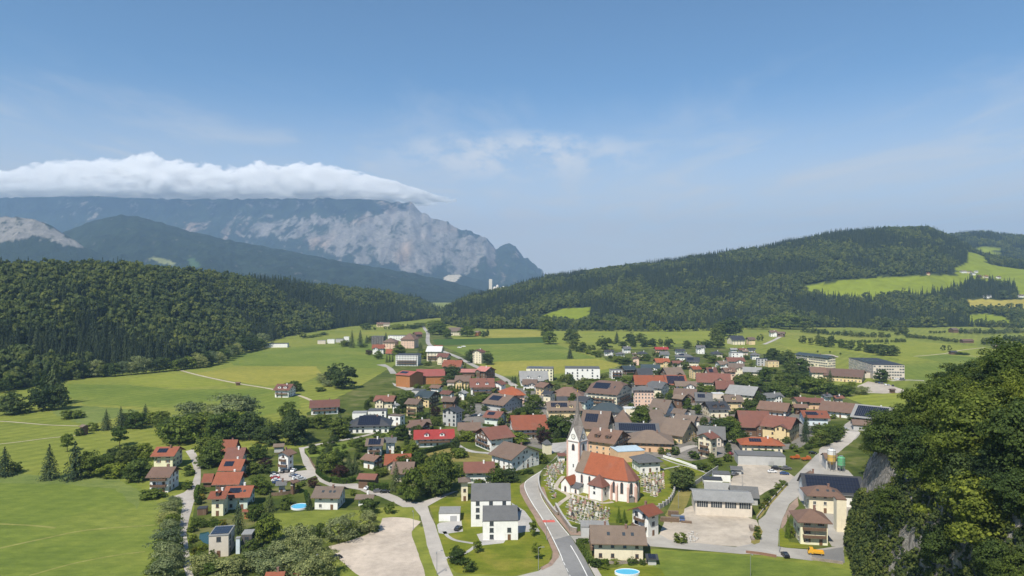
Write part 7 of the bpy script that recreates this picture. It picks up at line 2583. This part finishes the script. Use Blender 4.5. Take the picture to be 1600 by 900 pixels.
# ---- clipped hedges
def hedge(tile, pts, h, w, label, mat='H'):
    P = smooth_line([gp(*T(tile, *p)) for p in pts], 3)
    c = Vector((sum(p[0] for p in P) / len(P), sum(p[1] for p in P) / len(P)))
    r = np.random.default_rng(len(label) + int(abs(c.x)))
    seg = [math.dist(P[i], P[i + 1]) for i in range(len(P) - 1)]
    tot = sum(seg)
    n = int(min(2600, tot * (2 * h + w) * 26))
    cum = np.concatenate([[0], np.cumsum(seg)])
    d = r.uniform(0, tot, n)
    PX_ = np.interp(d, cum, [p[0] for p in P])
    PY_ = np.interp(d, cum, [p[1] for p in P])
    i = np.clip(np.searchsorted(cum, d) - 1, 0, len(seg) - 1)
    Pn = np.array(P)
    dv = Pn[i + 1] - Pn[i]
    dv /= np.linalg.norm(dv, axis=1)[:, None]
    nv = np.stack([-dv[:, 1], dv[:, 0]], 1)
    side = r.random(n) * (2 * h + w)
    lat = np.where(side < h, -w / 2, np.where(side < 2 * h, w / 2, r.uniform(-w / 2, w / 2, n)))
    zz = np.where(side < h, side, np.where(side < 2 * h, side - h, h))
    zz = zz + r.normal(0, .06, n) + .15 * (fbm(d / 2.0, d * 0, 3, 5) - .5)
    lat = lat + r.normal(0, .06, n)
    pos = np.stack([PX_ + nv[:, 0] * lat - c.x, PY_ + nv[:, 1] * lat - c.y, np.maximum(zz, .05)], 1)
    nn_ = np.stack([nv[:, 0] * np.sign(lat) * (side < 2 * h), nv[:, 1] * np.sign(lat) * (side < 2 * h), (side >= 2 * h) * 1.0], 1) + r.normal(0, .45, (n, 3))
    nn_ /= np.linalg.norm(nn_, axis=1)[:, None]
    q = leaf_quads(pos, nn_, .24, r)
    root = empty('hedge', (c.x, c.y, 0))
    tag(root, label, 'hedge')
    link('foliage', np_mesh('foliage', q[0], q[1], LEAF[mat]), root)
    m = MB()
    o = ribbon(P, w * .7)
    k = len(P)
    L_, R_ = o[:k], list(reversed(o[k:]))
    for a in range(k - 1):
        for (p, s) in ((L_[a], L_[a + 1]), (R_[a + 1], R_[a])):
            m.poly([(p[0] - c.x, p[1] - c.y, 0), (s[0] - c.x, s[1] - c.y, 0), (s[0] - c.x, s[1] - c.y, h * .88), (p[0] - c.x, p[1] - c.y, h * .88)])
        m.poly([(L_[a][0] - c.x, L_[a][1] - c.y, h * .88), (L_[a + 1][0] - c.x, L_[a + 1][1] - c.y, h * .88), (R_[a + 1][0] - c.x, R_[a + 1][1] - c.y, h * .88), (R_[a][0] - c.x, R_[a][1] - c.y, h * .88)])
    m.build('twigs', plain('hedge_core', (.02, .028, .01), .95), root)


hedge('3', [(905, 195), (980, 185), (1060, 165), (1125, 150), (1190, 135)], 2.6, 1.6, 'long tall clipped hedge below the crimson roofed house')
hedge('3', [(445, 345), (480, 355), (530, 358), (578, 345)], 2.2, 1.8, 'clipped hedge at the street bend under dark conifers')
hedge('3', [(668, 388), (700, 402), (775, 396)], 3.0, 2.4, 'square bright clipped hedge beside the carport')
hedge('3', [(358, 296), (395, 330), (440, 352)], 1.6, 1.4, 'low hedge following the curving street')
hedge('5', [(150, 728), (175, 765), (205, 815), (215, 838)], 1.8, 1.5, 'clipped hedge between the main road and the cream house', 'L')
hedge('5', [(215, 842), (260, 846), (312, 842)], 1.9, 1.3, 'clipped hedge closing the garden of the cream house', 'H')
hedge('5', [(150, 720), (180, 722), (205, 722)], 1.4, 1.2, 'short hedge at the garage block')
hedge('4', [(220, 95), (260, 108), (310, 108)], 2.0, 1.8, 'clipped hedge beside the inn')
hedge('4', [(745, 120), (790, 118), (838, 112)], 2.0, 1.6, 'hedge behind the plaza by the churchyard gate')
hedge('4', [(556, 308), (600, 302), (640, 290)], 1.6, 1.4, 'low hedge in front of the large farmhouse')
hedge('2', [(405, 470), (395, 430), (410, 385)], 1.5, 1.2, 'low hedge between lane and red roofed row')
hedge('2', [(350, 312), (380, 305), (384, 298)], 1.5, 1.3, 'short hedge by the brown roofed lane house')
hedge('2', [(440, 610), (500, 612), (560, 606)], 1.8, 1.5, 'garden hedge behind the pond')
hedge('b', [(912, 652), (960, 640), (1010, 632), (1060, 620)], 2.4, 2.2, 'garden hedge under the long balcony house')
hedge('d', [(240, 326), (300, 330), (350, 326)], 1.6, 1.6, 'low hedge in front of the apartment block')
hedge('6', [(690, 215), (740, 205), (800, 190), (875, 155)], 2.0, 2.0, 'thick hedge climbing along the street to the forecourt')
hedge('3', [(290, 420), (300, 470), (306, 508)], 1.8, 1.0, 'narrow hedge between pool and bungalow')
hedge('5', [(770, 300), (830, 330), (880, 345)], 1.4, 1.2, 'low hedge in the lawn by the white garden wall')

# hedges and fences round the village gardens
hr_ = random.Random(91)
nh = 0
for (a_, k_), f in zip(H, FITS):
    if nh >= 34 or k_.get('name', 'house') != 'house' or f['y'] < 300 or f['y'] > 900 or hr_.random() < .55:
        continue
    ca, sa = math.cos(f['th']), math.sin(f['th'])
    sg = hr_.choice((-1, 1))
    ln, off = f['L'] * hr_.uniform(.5, .9), f['W'] / 2 + hr_.uniform(3, 5)
    P0 = [(f['x'] + u * ca + off * sg * -sa * -1 * -1, f['y'] + u * sa + off * sg * ca) for u in (-ln / 2, 0, ln / 2)]
    if any(inpoly(np.array([p[0]]), np.array([p[1]]), obb(g, .8))[0] for p in P0 for g in FOOT if abs(g['x'] - p[0]) < 40 and abs(g['y'] - p[1]) < 40):
        continue
    px = [proj(p[0], p[1], 0) for p in P0]
    TILES['z'] = (0, 0, 1.0)
    hedge('z', px, hr_.uniform(1.3, 2.0), 1.1, 'clipped green hedge fencing a village garden', hr_.choice('HLH'))
    nh += 1
for o in list(COL.objects):
    if o.get('label') == 'clipped green hedge fencing a village garden':
        o['group'] = 'garden hedges in the village'

# ================================================================== cars
TYRE = plain('tyre', (.02, .02, .02), .8)
LAMP = plain('lamp_glass', (.6, .6, .58), .2)
prof = [(-2.1, .35), (-2.15, .75), (-1.95, 1.0), (-1.55, 1.05), (-1.0, 1.46), (.35, 1.5), (.95, 1.12), (1.85, .92), (2.12, .7), (2.12, .35)]


def car_mesh(col):
    m = MB()
    inset = [(.86 if z < 1.08 else .68) for x, z in prof]
    n = len(prof)
    A = [(x, -w, z) for (x, z), w in zip(prof, inset)]
    B = [(x, w, z) for (x, z), w in zip(prof, inset)]
    for i in range(n):
        j = (i + 1) % n
        m.poly([A[i], B[i], B[j], A[j]])
    m.poly([A[i] for i in (0, 1, 2, 3, 6, 7, 8, 9)])
    m.poly([B[i] for i in (9, 8, 7, 6, 3, 2, 1, 0)])
    m.poly([A[i] for i in (3, 4, 5, 6)])
    m.poly([B[i] for i in (6, 5, 4, 3)])
    return m.mesh('body', plain('car_paint_' + '_'.join('%.2f' % c for c in col), col, .25))


m = MB()
for s in (-1, 1):
    q = [(-1.35, s * .875, 1.1), (-.95, s * .72, 1.41), (.3, s * .72, 1.44), (.78, s * .875, 1.13)]
    m.poly(q if s < 0 else q[::-1])
m.poly([(.99, -.7, 1.14), (.99, .7, 1.14), (.42, .62, 1.49), (.42, -.62, 1.49)])
m.poly([(-1.55, .66, 1.09), (-1.55, -.66, 1.09), (-1.06, -.6, 1.45), (-1.06, .6, 1.45)])
for i, v in enumerate(m.v):
    m.v[i] = (v[0] * 1.01, v[1] * 1.02, v[2] + .015)
CARGLASS = m.mesh('windows', GLASS)
m = MB()
m.tube([(0, -.11, 0), (0, .11, 0)], .33, 12)
CARWHEEL = m.mesh('wheel', TYRE)
m = MB()
m.tube([(0, -.125, 0), (0, .125, 0)], .19, 10)
CARRIM = m.mesh('rim', ALU)
m = MB()
m.box(2.06, -.2, .62, 2.15, .2, .78)
CARLAMP = m.mesh('headlight', LAMP)
CARC = {'black': (.012, .013, .016), 'white': (.72, .72, .72), 'silver': (.38, .39, .40), 'red': (.35, .03, .03), 'blue': (.03, .06, .16), 'grey': (.12, .12, .13), 'orange': (.65, .22, .03)}
BODY = {k: car_mesh(v) for k, v in CARC.items()}


def car(tile, x, y, hd, col, lab, group=None, sc=(1, 1, 1)):
    X, Y = gp(*T(tile, x, y))
    r = empty('parked_car', (X, Y, .09), R(hd))
    r.scale = sc
    link('body', BODY[col], r)
    link('windows', CARGLASS, r)
    for a in (-1.35, 1.3):
        for s in (-.78, .78):
            w = link('wheel', CARWHEEL, r, (a, s, .33))
            link('rim', CARRIM, w)
    for s in (-.58, .58):
        link('headlight', CARLAMP, r, (0, s, 0))
    tag(r, lab, 'car', group)


for x, y, c in ((108, 308, 'black'), (110, 320, 'white'), (114, 333, 'red'), (118, 346, 'white'), (124, 358, 'blue')):
    car('3', x, y, 8, c, f'{c} car in the rank beside the cottage' if c != 'white' else 'white car in the rank beside the cottage', 'cars in the small car park')
for x, y, c in ((158, 294, 'black'), (188, 290, 'black'), (220, 289, 'white')):
    car('3', x, y, 85, c, f'{c} car parked right below the white house', 'cars in the small car park')
for x, y, c in ((218, 316, 'silver'), (236, 324, 'blue'), (250, 332, 'white'), (266, 340, 'silver')):
    car('3', x, y, 20, c, f'{c} car in the rank facing the curving street', 'cars in the small car park')
car('3', 657, 392, 60, 'white', 'white car in front of the open carport')
car('3', 755, 414, 5, 'black', 'black car beside the square hedge')
car('3', 715, 410, 5, 'grey', 'dark grey car beside the square hedge')
car('4', 546, 516, 120, 'black', 'black car on the drive of the modern blocks')
car('4', 210, 630, 70, 'black', 'black car outside the flat white garage')
car('3', 466, 802, 40, 'black', 'black car at the willow edge of the gravel lot')
car('6', 577, 795, 88, 'black', 'black car at the street junction below the yellow villa')
car('6', 508, 342, 0, 'white', 'white car in the upper sandy yard')
car('6', 528, 325, -20, 'black', 'black van beside the workshop gate', None, (1.1, 1.05, 1.3))
car('6', 584, 326, -5, 'grey', 'dark van with roof boxes near the workshop', None, (1.1, 1.05, 1.3))
car('6', 573, 352, -12, 'blue', 'dark blue car near the workshop')
car('6', 726, 240, -15, 'black', 'black car parked on the street above the orange machines')
car('6', 860, 172, -12, 'silver', 'silver car on the street below the forecourt')
car('6', 268, 214, 80, 'black', 'black car behind the cream balcony house')
car('6', 306, 356, 40, 'grey', 'dark grey car beside the upper yard shed')
car('5', 712, 600, 80, 'blue', 'blue car beside the plank stacks')
for i, (x, y, c) in enumerate(((845, 492, 'black'), (868, 496, 'blue'), (892, 500, 'grey'), (918, 510, 'white'), (942, 514, 'silver'), (975, 518, 'black'))):
    car('f', x, y, 70, c, f'{c} car in the school car park' + (' end bay' if i == 5 else ''), 'cars at the school')
car('f', 1050, 472, 0, 'grey', 'grey van beside the school', None, (1.2, 1.1, 1.4))
car('f', 1010, 470, 0, 'white', 'white van beside the school', None, (1.3, 1.1, 1.5))
car('f', 610, 860, -20, 'silver', 'silver car on the forecourt by the low shed')
car('b', 806, 674, 20, 'black', 'black car between the village houses above the inn')
car('b', 830, 690, 40, 'red', 'red car between the village houses above the inn')
car('b', 790, 220, -8, 'white', 'white caravan standing on the meadow beside the country road', None, (1.5, 1.2, 1.6))
car('b', 822, 212, -8, 'white', 'second white caravan beyond the first on the meadow', None, (1.5, 1.2, 1.6))
car('d', 700, 600, 10, 'white', 'white car below the pink town house')

cr_ = random.Random(12)
core = [(740, 605), (900, 608), (1000, 590), (1200, 640), (1300, 655), (1250, 700), (1080, 720), (1000, 712), (860, 700), (800, 690), (720, 665)]
ncar = 0
while ncar < 14:
    px, py = cr_.uniform(720, 1300), cr_.uniform(595, 715)
    X, Y = gp(px, py)
    if not inpoly(np.array([px]), np.array([py]), core)[0] or any(inpoly(np.array([X]), np.array([Y]), obb(g, 2.2))[0] for g in FOOT if abs(g['x'] - X) < 50 and abs(g['y'] - Y) < 50):
        continue
    c = cr_.choice(['silver', 'white', 'black', 'grey', 'blue', 'red'])
    car('0', px, py, cr_.uniform(0, 180), c, f'{c} car parked between the old village houses', 'cars between the village houses')
    ncar += 1


def truck(tile, x, y, hd, col, lab):
    X, Y = gp(*T(tile, x, y))
    r = empty('small_truck', (X, Y, .09), R(hd))
    tag(r, lab, 'truck')
    pm = plain('truck_' + col, {'yellow': (.62, .34, .03), 'orange': (.42, .12, .03)}[col], .35)
    m = MB()
    m.box(.9, -.95, .5, 2.6, .95, 1.2)
    m.poly([(.9, -.9, 1.2), (2.45, -.9, 1.2), (2.0, -.8, 2.2), (.95, -.8, 2.2)])
    m.poly([(2.45, .9, 1.2), (.9, .9, 1.2), (.95, .8, 2.2), (2.0, .8, 2.2)])
    m.poly([(2.45, -.9, 1.2), (2.45, .9, 1.2), (2.0, .8, 2.2), (2.0, -.8, 2.2)])
    m.poly([(.9, .9, 1.2), (.9, -.9, 1.2), (.95, -.8, 2.2), (.95, .8, 2.2)])
    m.poly([(.95, -.8, 2.2), (2.0, -.8, 2.2), (2.0, .8, 2.2), (.95, .8, 2.2)])
    m.build('cab', pm, r)
    m = MB()
    m.poly([(2.44, -.8, 1.28), (2.44, .8, 1.28), (2.06, .72, 2.1), (2.06, -.72, 2.1)])
    for i, v in enumerate(m.v):
        m.v[i] = (v[0] + .02, v[1], v[2])
    m.build('windscreen', GLASS, r)
    m = MB()
    m.box(-2.4, -1.0, .7, .8, 1.0, .9)
    for b in ((-2.4, -1.0, .8, -.94), (-2.4, .94, .8, 1.0), (-2.4, -.93, -2.34, .93)):
        m.box(b[0], b[1], .904, b[2], b[3], 1.4)
    m.build('cargo_bed', pm, r)
    for a in (-1.6, 1.8):
        for s in (-.85, .85):
            w = link('wheel', CARWHEEL, r, (a, s, .36), None, (1.15, 1.2, 1.15))
            link('rim', CARRIM, w)


truck('6', 744, 785, 165, 'yellow', 'yellow flatbed truck parked above the low stone wall')
truck('6', 690, 275, 20, 'orange', 'orange flatbed truck on the street side near the workshop')
truck('6', 630, 268, 10, 'orange', 'orange machine truck beside the workshop wall')

# ================================================================== street lamps, poles, material stacks
lm = MB()
lm.tube([(0, 0, 0), (0, 0, 4), (0, 0, 7.2)], [.10, .08, .06], 8)
LPOLE = lm.mesh('pole', METAL)
lm = MB()
lm.tube([(0, 0, 7.15), (0, -.5, 7.4), (0, -1.2, 7.45)], [.05, .045, .04], 6)
LARM = lm.mesh('arm', METAL)
lm = MB()
lm.box(-.15, -1.9, 7.36, .15, -1.15, 7.5)
LHEAD = lm.mesh('lamp_head', METAL)
for tl, x, y, rz, lab in (('4', 680, 868, 90, 'grey street lamp on the lawn corner by the main road'), ('6', 390, 905, 0, 'grey street lamp in the meadow beside the bridge parapet'), ('6', 545, 775, 180, 'grey street lamp at the junction below the yellow villa'),
                          ('4', 728, 690, 90, 'grey street lamp on the brick pavement of the bend'), ('3', 922, 630, 0, 'grey street lamp at the corner of the gravel lot'), ('4', 85, 895, 0, 'grey street lamp where the side street leaves'), ('6', 345, 415, 0, 'tall grey lamp in the upper sandy yard'),
                          ('5', 692, 535, 0, 'pale lamp post on the dry bank'), ('3', 365, 905, 0, 'thin tall lamp post in the willow thicket'), ('3', 1060, 890, 90, 'grey street lamp beside the gravel lot road')):
    X, Y = gp(*T(tl, x, y))
    r = empty('street_lamp', (X, Y, .05), R(rz))
    tag(r, lab, 'street lamp')
    link('pole', LPOLE, r)
    link('arm', LARM, r)
    link('lamp_head', LHEAD, r)


def stack(tile, x, y, rz, lab, n, mat, sx=3.2, sy=1.0):
    X, Y = gp(*T(tile, x, y))
    r = empty('timber_stack', (X, Y, .07), R(rz))
    tag(r, lab, 'timber stack')
    for k in range(n):
        m = MB()
        m.box(-sx / 2 + random.uniform(-.2, .2), -sy / 2, .02 + k * .33, sx / 2, sy / 2, .28 + k * .33)
        m.build('plank_layer', mat, r)


stack('5', 645, 605, -8, 'long low grey timber stack on the meadow side of the yard', 5, WOOD2, 7, 1.4)
stack('5', 690, 590, -8, 'short grey timber stack behind the long one', 4, METAL, 5, 1.2)
stack('5', 735, 612, -15, 'scattered brown timber stack at the yard edge', 2, WOOD2, 4, 1.2)
stack('5', 665, 575, -8, 'tall timber stack under the dry bank', 6, WOOD2, 4, 1.2)
stack('6', 395, 650, 80, 'stack of brown stone slabs by the street corner', 4, STONE, 4, 1.2)
stack('6', 400, 700, 80, 'low stack of brown slabs by the street corner', 2, STONE, 3, 1.2)
r_ = random.Random(4)
for k in range(22):
    X, Y = gp(*T('5', r_.uniform(735, 800), r_.uniform(668, 718)))
    s = r_.uniform(.3, .8)
    m = MB()
    vs_ = [(s * r_.uniform(.7, 1) * math.cos(a) * math.cos(b), s * r_.uniform(.7, 1) * math.sin(a) * math.cos(b), s * .7 * math.sin(b) + s * .4) for b in (-.6, .5) for a in [i * 1.047 for i in range(6)]]
    m.v = vs_ + [(0, 0, s * 1.05)]
    m.f = [(i, (i + 1) % 6, 6 + (i + 1) % 6, 6 + i) for i in range(6)] + [(6 + i, 6 + (i + 1) % 6, 12) for i in range(6)]
    m.m = [0] * 12
    o = m.build('boulder', plain('pale_boulder', (.42, .40, .37), .9, 0, .2, 2), None, (X, Y, .06), r_.uniform(0, 6))
    tag(o, 'pale loose boulder heaped at the sandy yard corner', 'boulder', 'boulders at the yard corner')
# ================================================================== cloud cap and haze
BOX_TOP = 1475.0
top_pts = [(-420, 280), (-200, 272), (-60, 268), (0, 264), (60, 256), (110, 247), (150, 237), (180, 240), (215, 243), (245, 239), (275, 250), (320, 256), (360, 257), (395, 251), (430, 257), (470, 254), (500, 257), (540, 265), (575, 274), (610, 284), (640, 294), (665, 303), (690, 310), (715, 314)]
DC0, DC1 = 9700.0, 12300.0
DCM = 10900.0
tp_ = np.array(top_pts, float)
cpx = np.arange(tp_[0, 0], tp_[-1, 0] + .1, 3.0)
ctop = np.interp(cpx, tp_[:, 0], tp_[:, 1])
ztop = CAMH + (HY - ctop + 4) * DCM / F
zbot = BOX_TOP + 3.0
ztop = np.maximum(ztop, zbot + 20)
rows_ = 90
v_ = np.linspace(0, 1, rows_)[:, None]
endf0 = np.clip((cpx[-1] - cpx) / 190, 0, 1)
ctr = (DCM - DC0) / (DC1 - DC0)
dC = DCM + (v_ - ctr) * (DC1 - DC0) * (.10 + .90 * endf0 ** .6)
dome = np.clip(1 - (np.abs(v_ - ctr) / np.where(v_ < ctr, ctr, 1 - ctr)) ** 1.8, 0, 1) ** .8
endf = np.clip((cpx[-1] - cpx) / 60, 0, 1) ** .5
Xc = (cpx - CX) / F * dC
bil = lambda sc, sd: np.abs(2 * fbm(Xc / sc, dC / sc, 2, sd) - 1)
lump = np.minimum(.54 + .34 * fbm(Xc / 900, dC / 900, 3, 91) + .26 * bil(480, 95) + .17 * bil(190, 97) + .08 * bil(80, 99), .98)
Zt = zbot + 12 + (ztop - zbot) * dome * lump * (0.35 + .65 * endf)
Zt = np.where((v_ <= 0) | (v_ >= 1), zbot + 4, Zt)
nC = len(cpx)
Vt = np.stack([Xc, dC, Zt], -1).reshape(-1, 3)
Vb = np.stack([Xc, dC, np.full(Xc.shape, zbot)], -1).reshape(-1, 3)
q = grid_quads(rows_, nC)
off_ = len(Vt)
faces = [q, (q + off_)[:, ::-1]]
i = np.arange(nC - 1)
faces.append(np.stack([i + 1, i, i + off_, i + 1 + off_], 1))
l_ = (rows_ - 1) * nC
faces.append(np.stack([l_ + i, l_ + i + 1, l_ + i + 1 + off_, l_ + i + off_], 1))
j = np.arange(rows_ - 1) * nC
faces.append(np.stack([j, j + nC, j + nC + off_, j + off_], 1))
j = j + nC - 1
faces.append(np.stack([j + nC, j, j + off_, j + nC + off_], 1))
cm, cn2, cl2, cb2 = new_mat('cloud_vapour')
cn2.remove(cb2)
pv = cn2.new('ShaderNodeVolumePrincipled')
pv.inputs['Color'].default_value = (.99, .99, .99, 1)
pv.inputs['Anisotropy'].default_value = -0.1
tcc = cn2.new('ShaderNodeTexCoord')
mpc = cn2.new('ShaderNodeMapping')
mpc.inputs['Scale'].default_value = (.0036, .0036, .0072)
cl2.new(tcc.outputs['Object'], mpc.inputs[0])
nzc = cn2.new('ShaderNodeTexNoise')
nzc.inputs['Scale'].default_value = 1.0
nzc.inputs['Detail'].default_value = 6
nzc.inputs['Roughness'].default_value = .62
cl2.new(mpc.outputs[0], nzc.inputs[0])
mrc = cn2.new('ShaderNodeMapRange')
mrc.inputs[1].default_value, mrc.inputs[2].default_value = .46, .68
mrc.inputs[3].default_value, mrc.inputs[4].default_value = 0.0, .028
cl2.new(nzc.outputs[0], mrc.inputs[0])
cl2.new(mrc.outputs[0], pv.inputs['Density'])
cl2.new(pv.outputs[0], cn2['Material Output'].inputs['Volume'])
co = link('cloud', np_mesh('cloud', np.concatenate([Vt, Vb]), np.concatenate(faces), cm, False))
tag(co, 'flat white cloud bank capping the long mountain summit', 'cloud')
cm.cycles.volume_step_rate = 0.25
SC.cycles.volume_step_rate = 1.0
SC.cycles.volume_max_steps = 512

hz, hn, hl, hb = new_mat('haze_air')
hn.remove(hb)
hv = hn.new('ShaderNodeVolumePrincipled')
hv.inputs['Color'].default_value = (.33, .50, .77, 1)
hv.inputs['Density'].default_value = 8.5e-5
hv.inputs['Anisotropy'].default_value = 0.0
hl.new(hv.outputs[0], hn['Material Output'].inputs['Volume'])
m = MB()
m.box(-15500, -2600, -8, 15500, 14600, BOX_TOP)
tag(m.build('haze', hz), 'pale blue summer haze filling the valley air', 'haze', None, 'stuff')
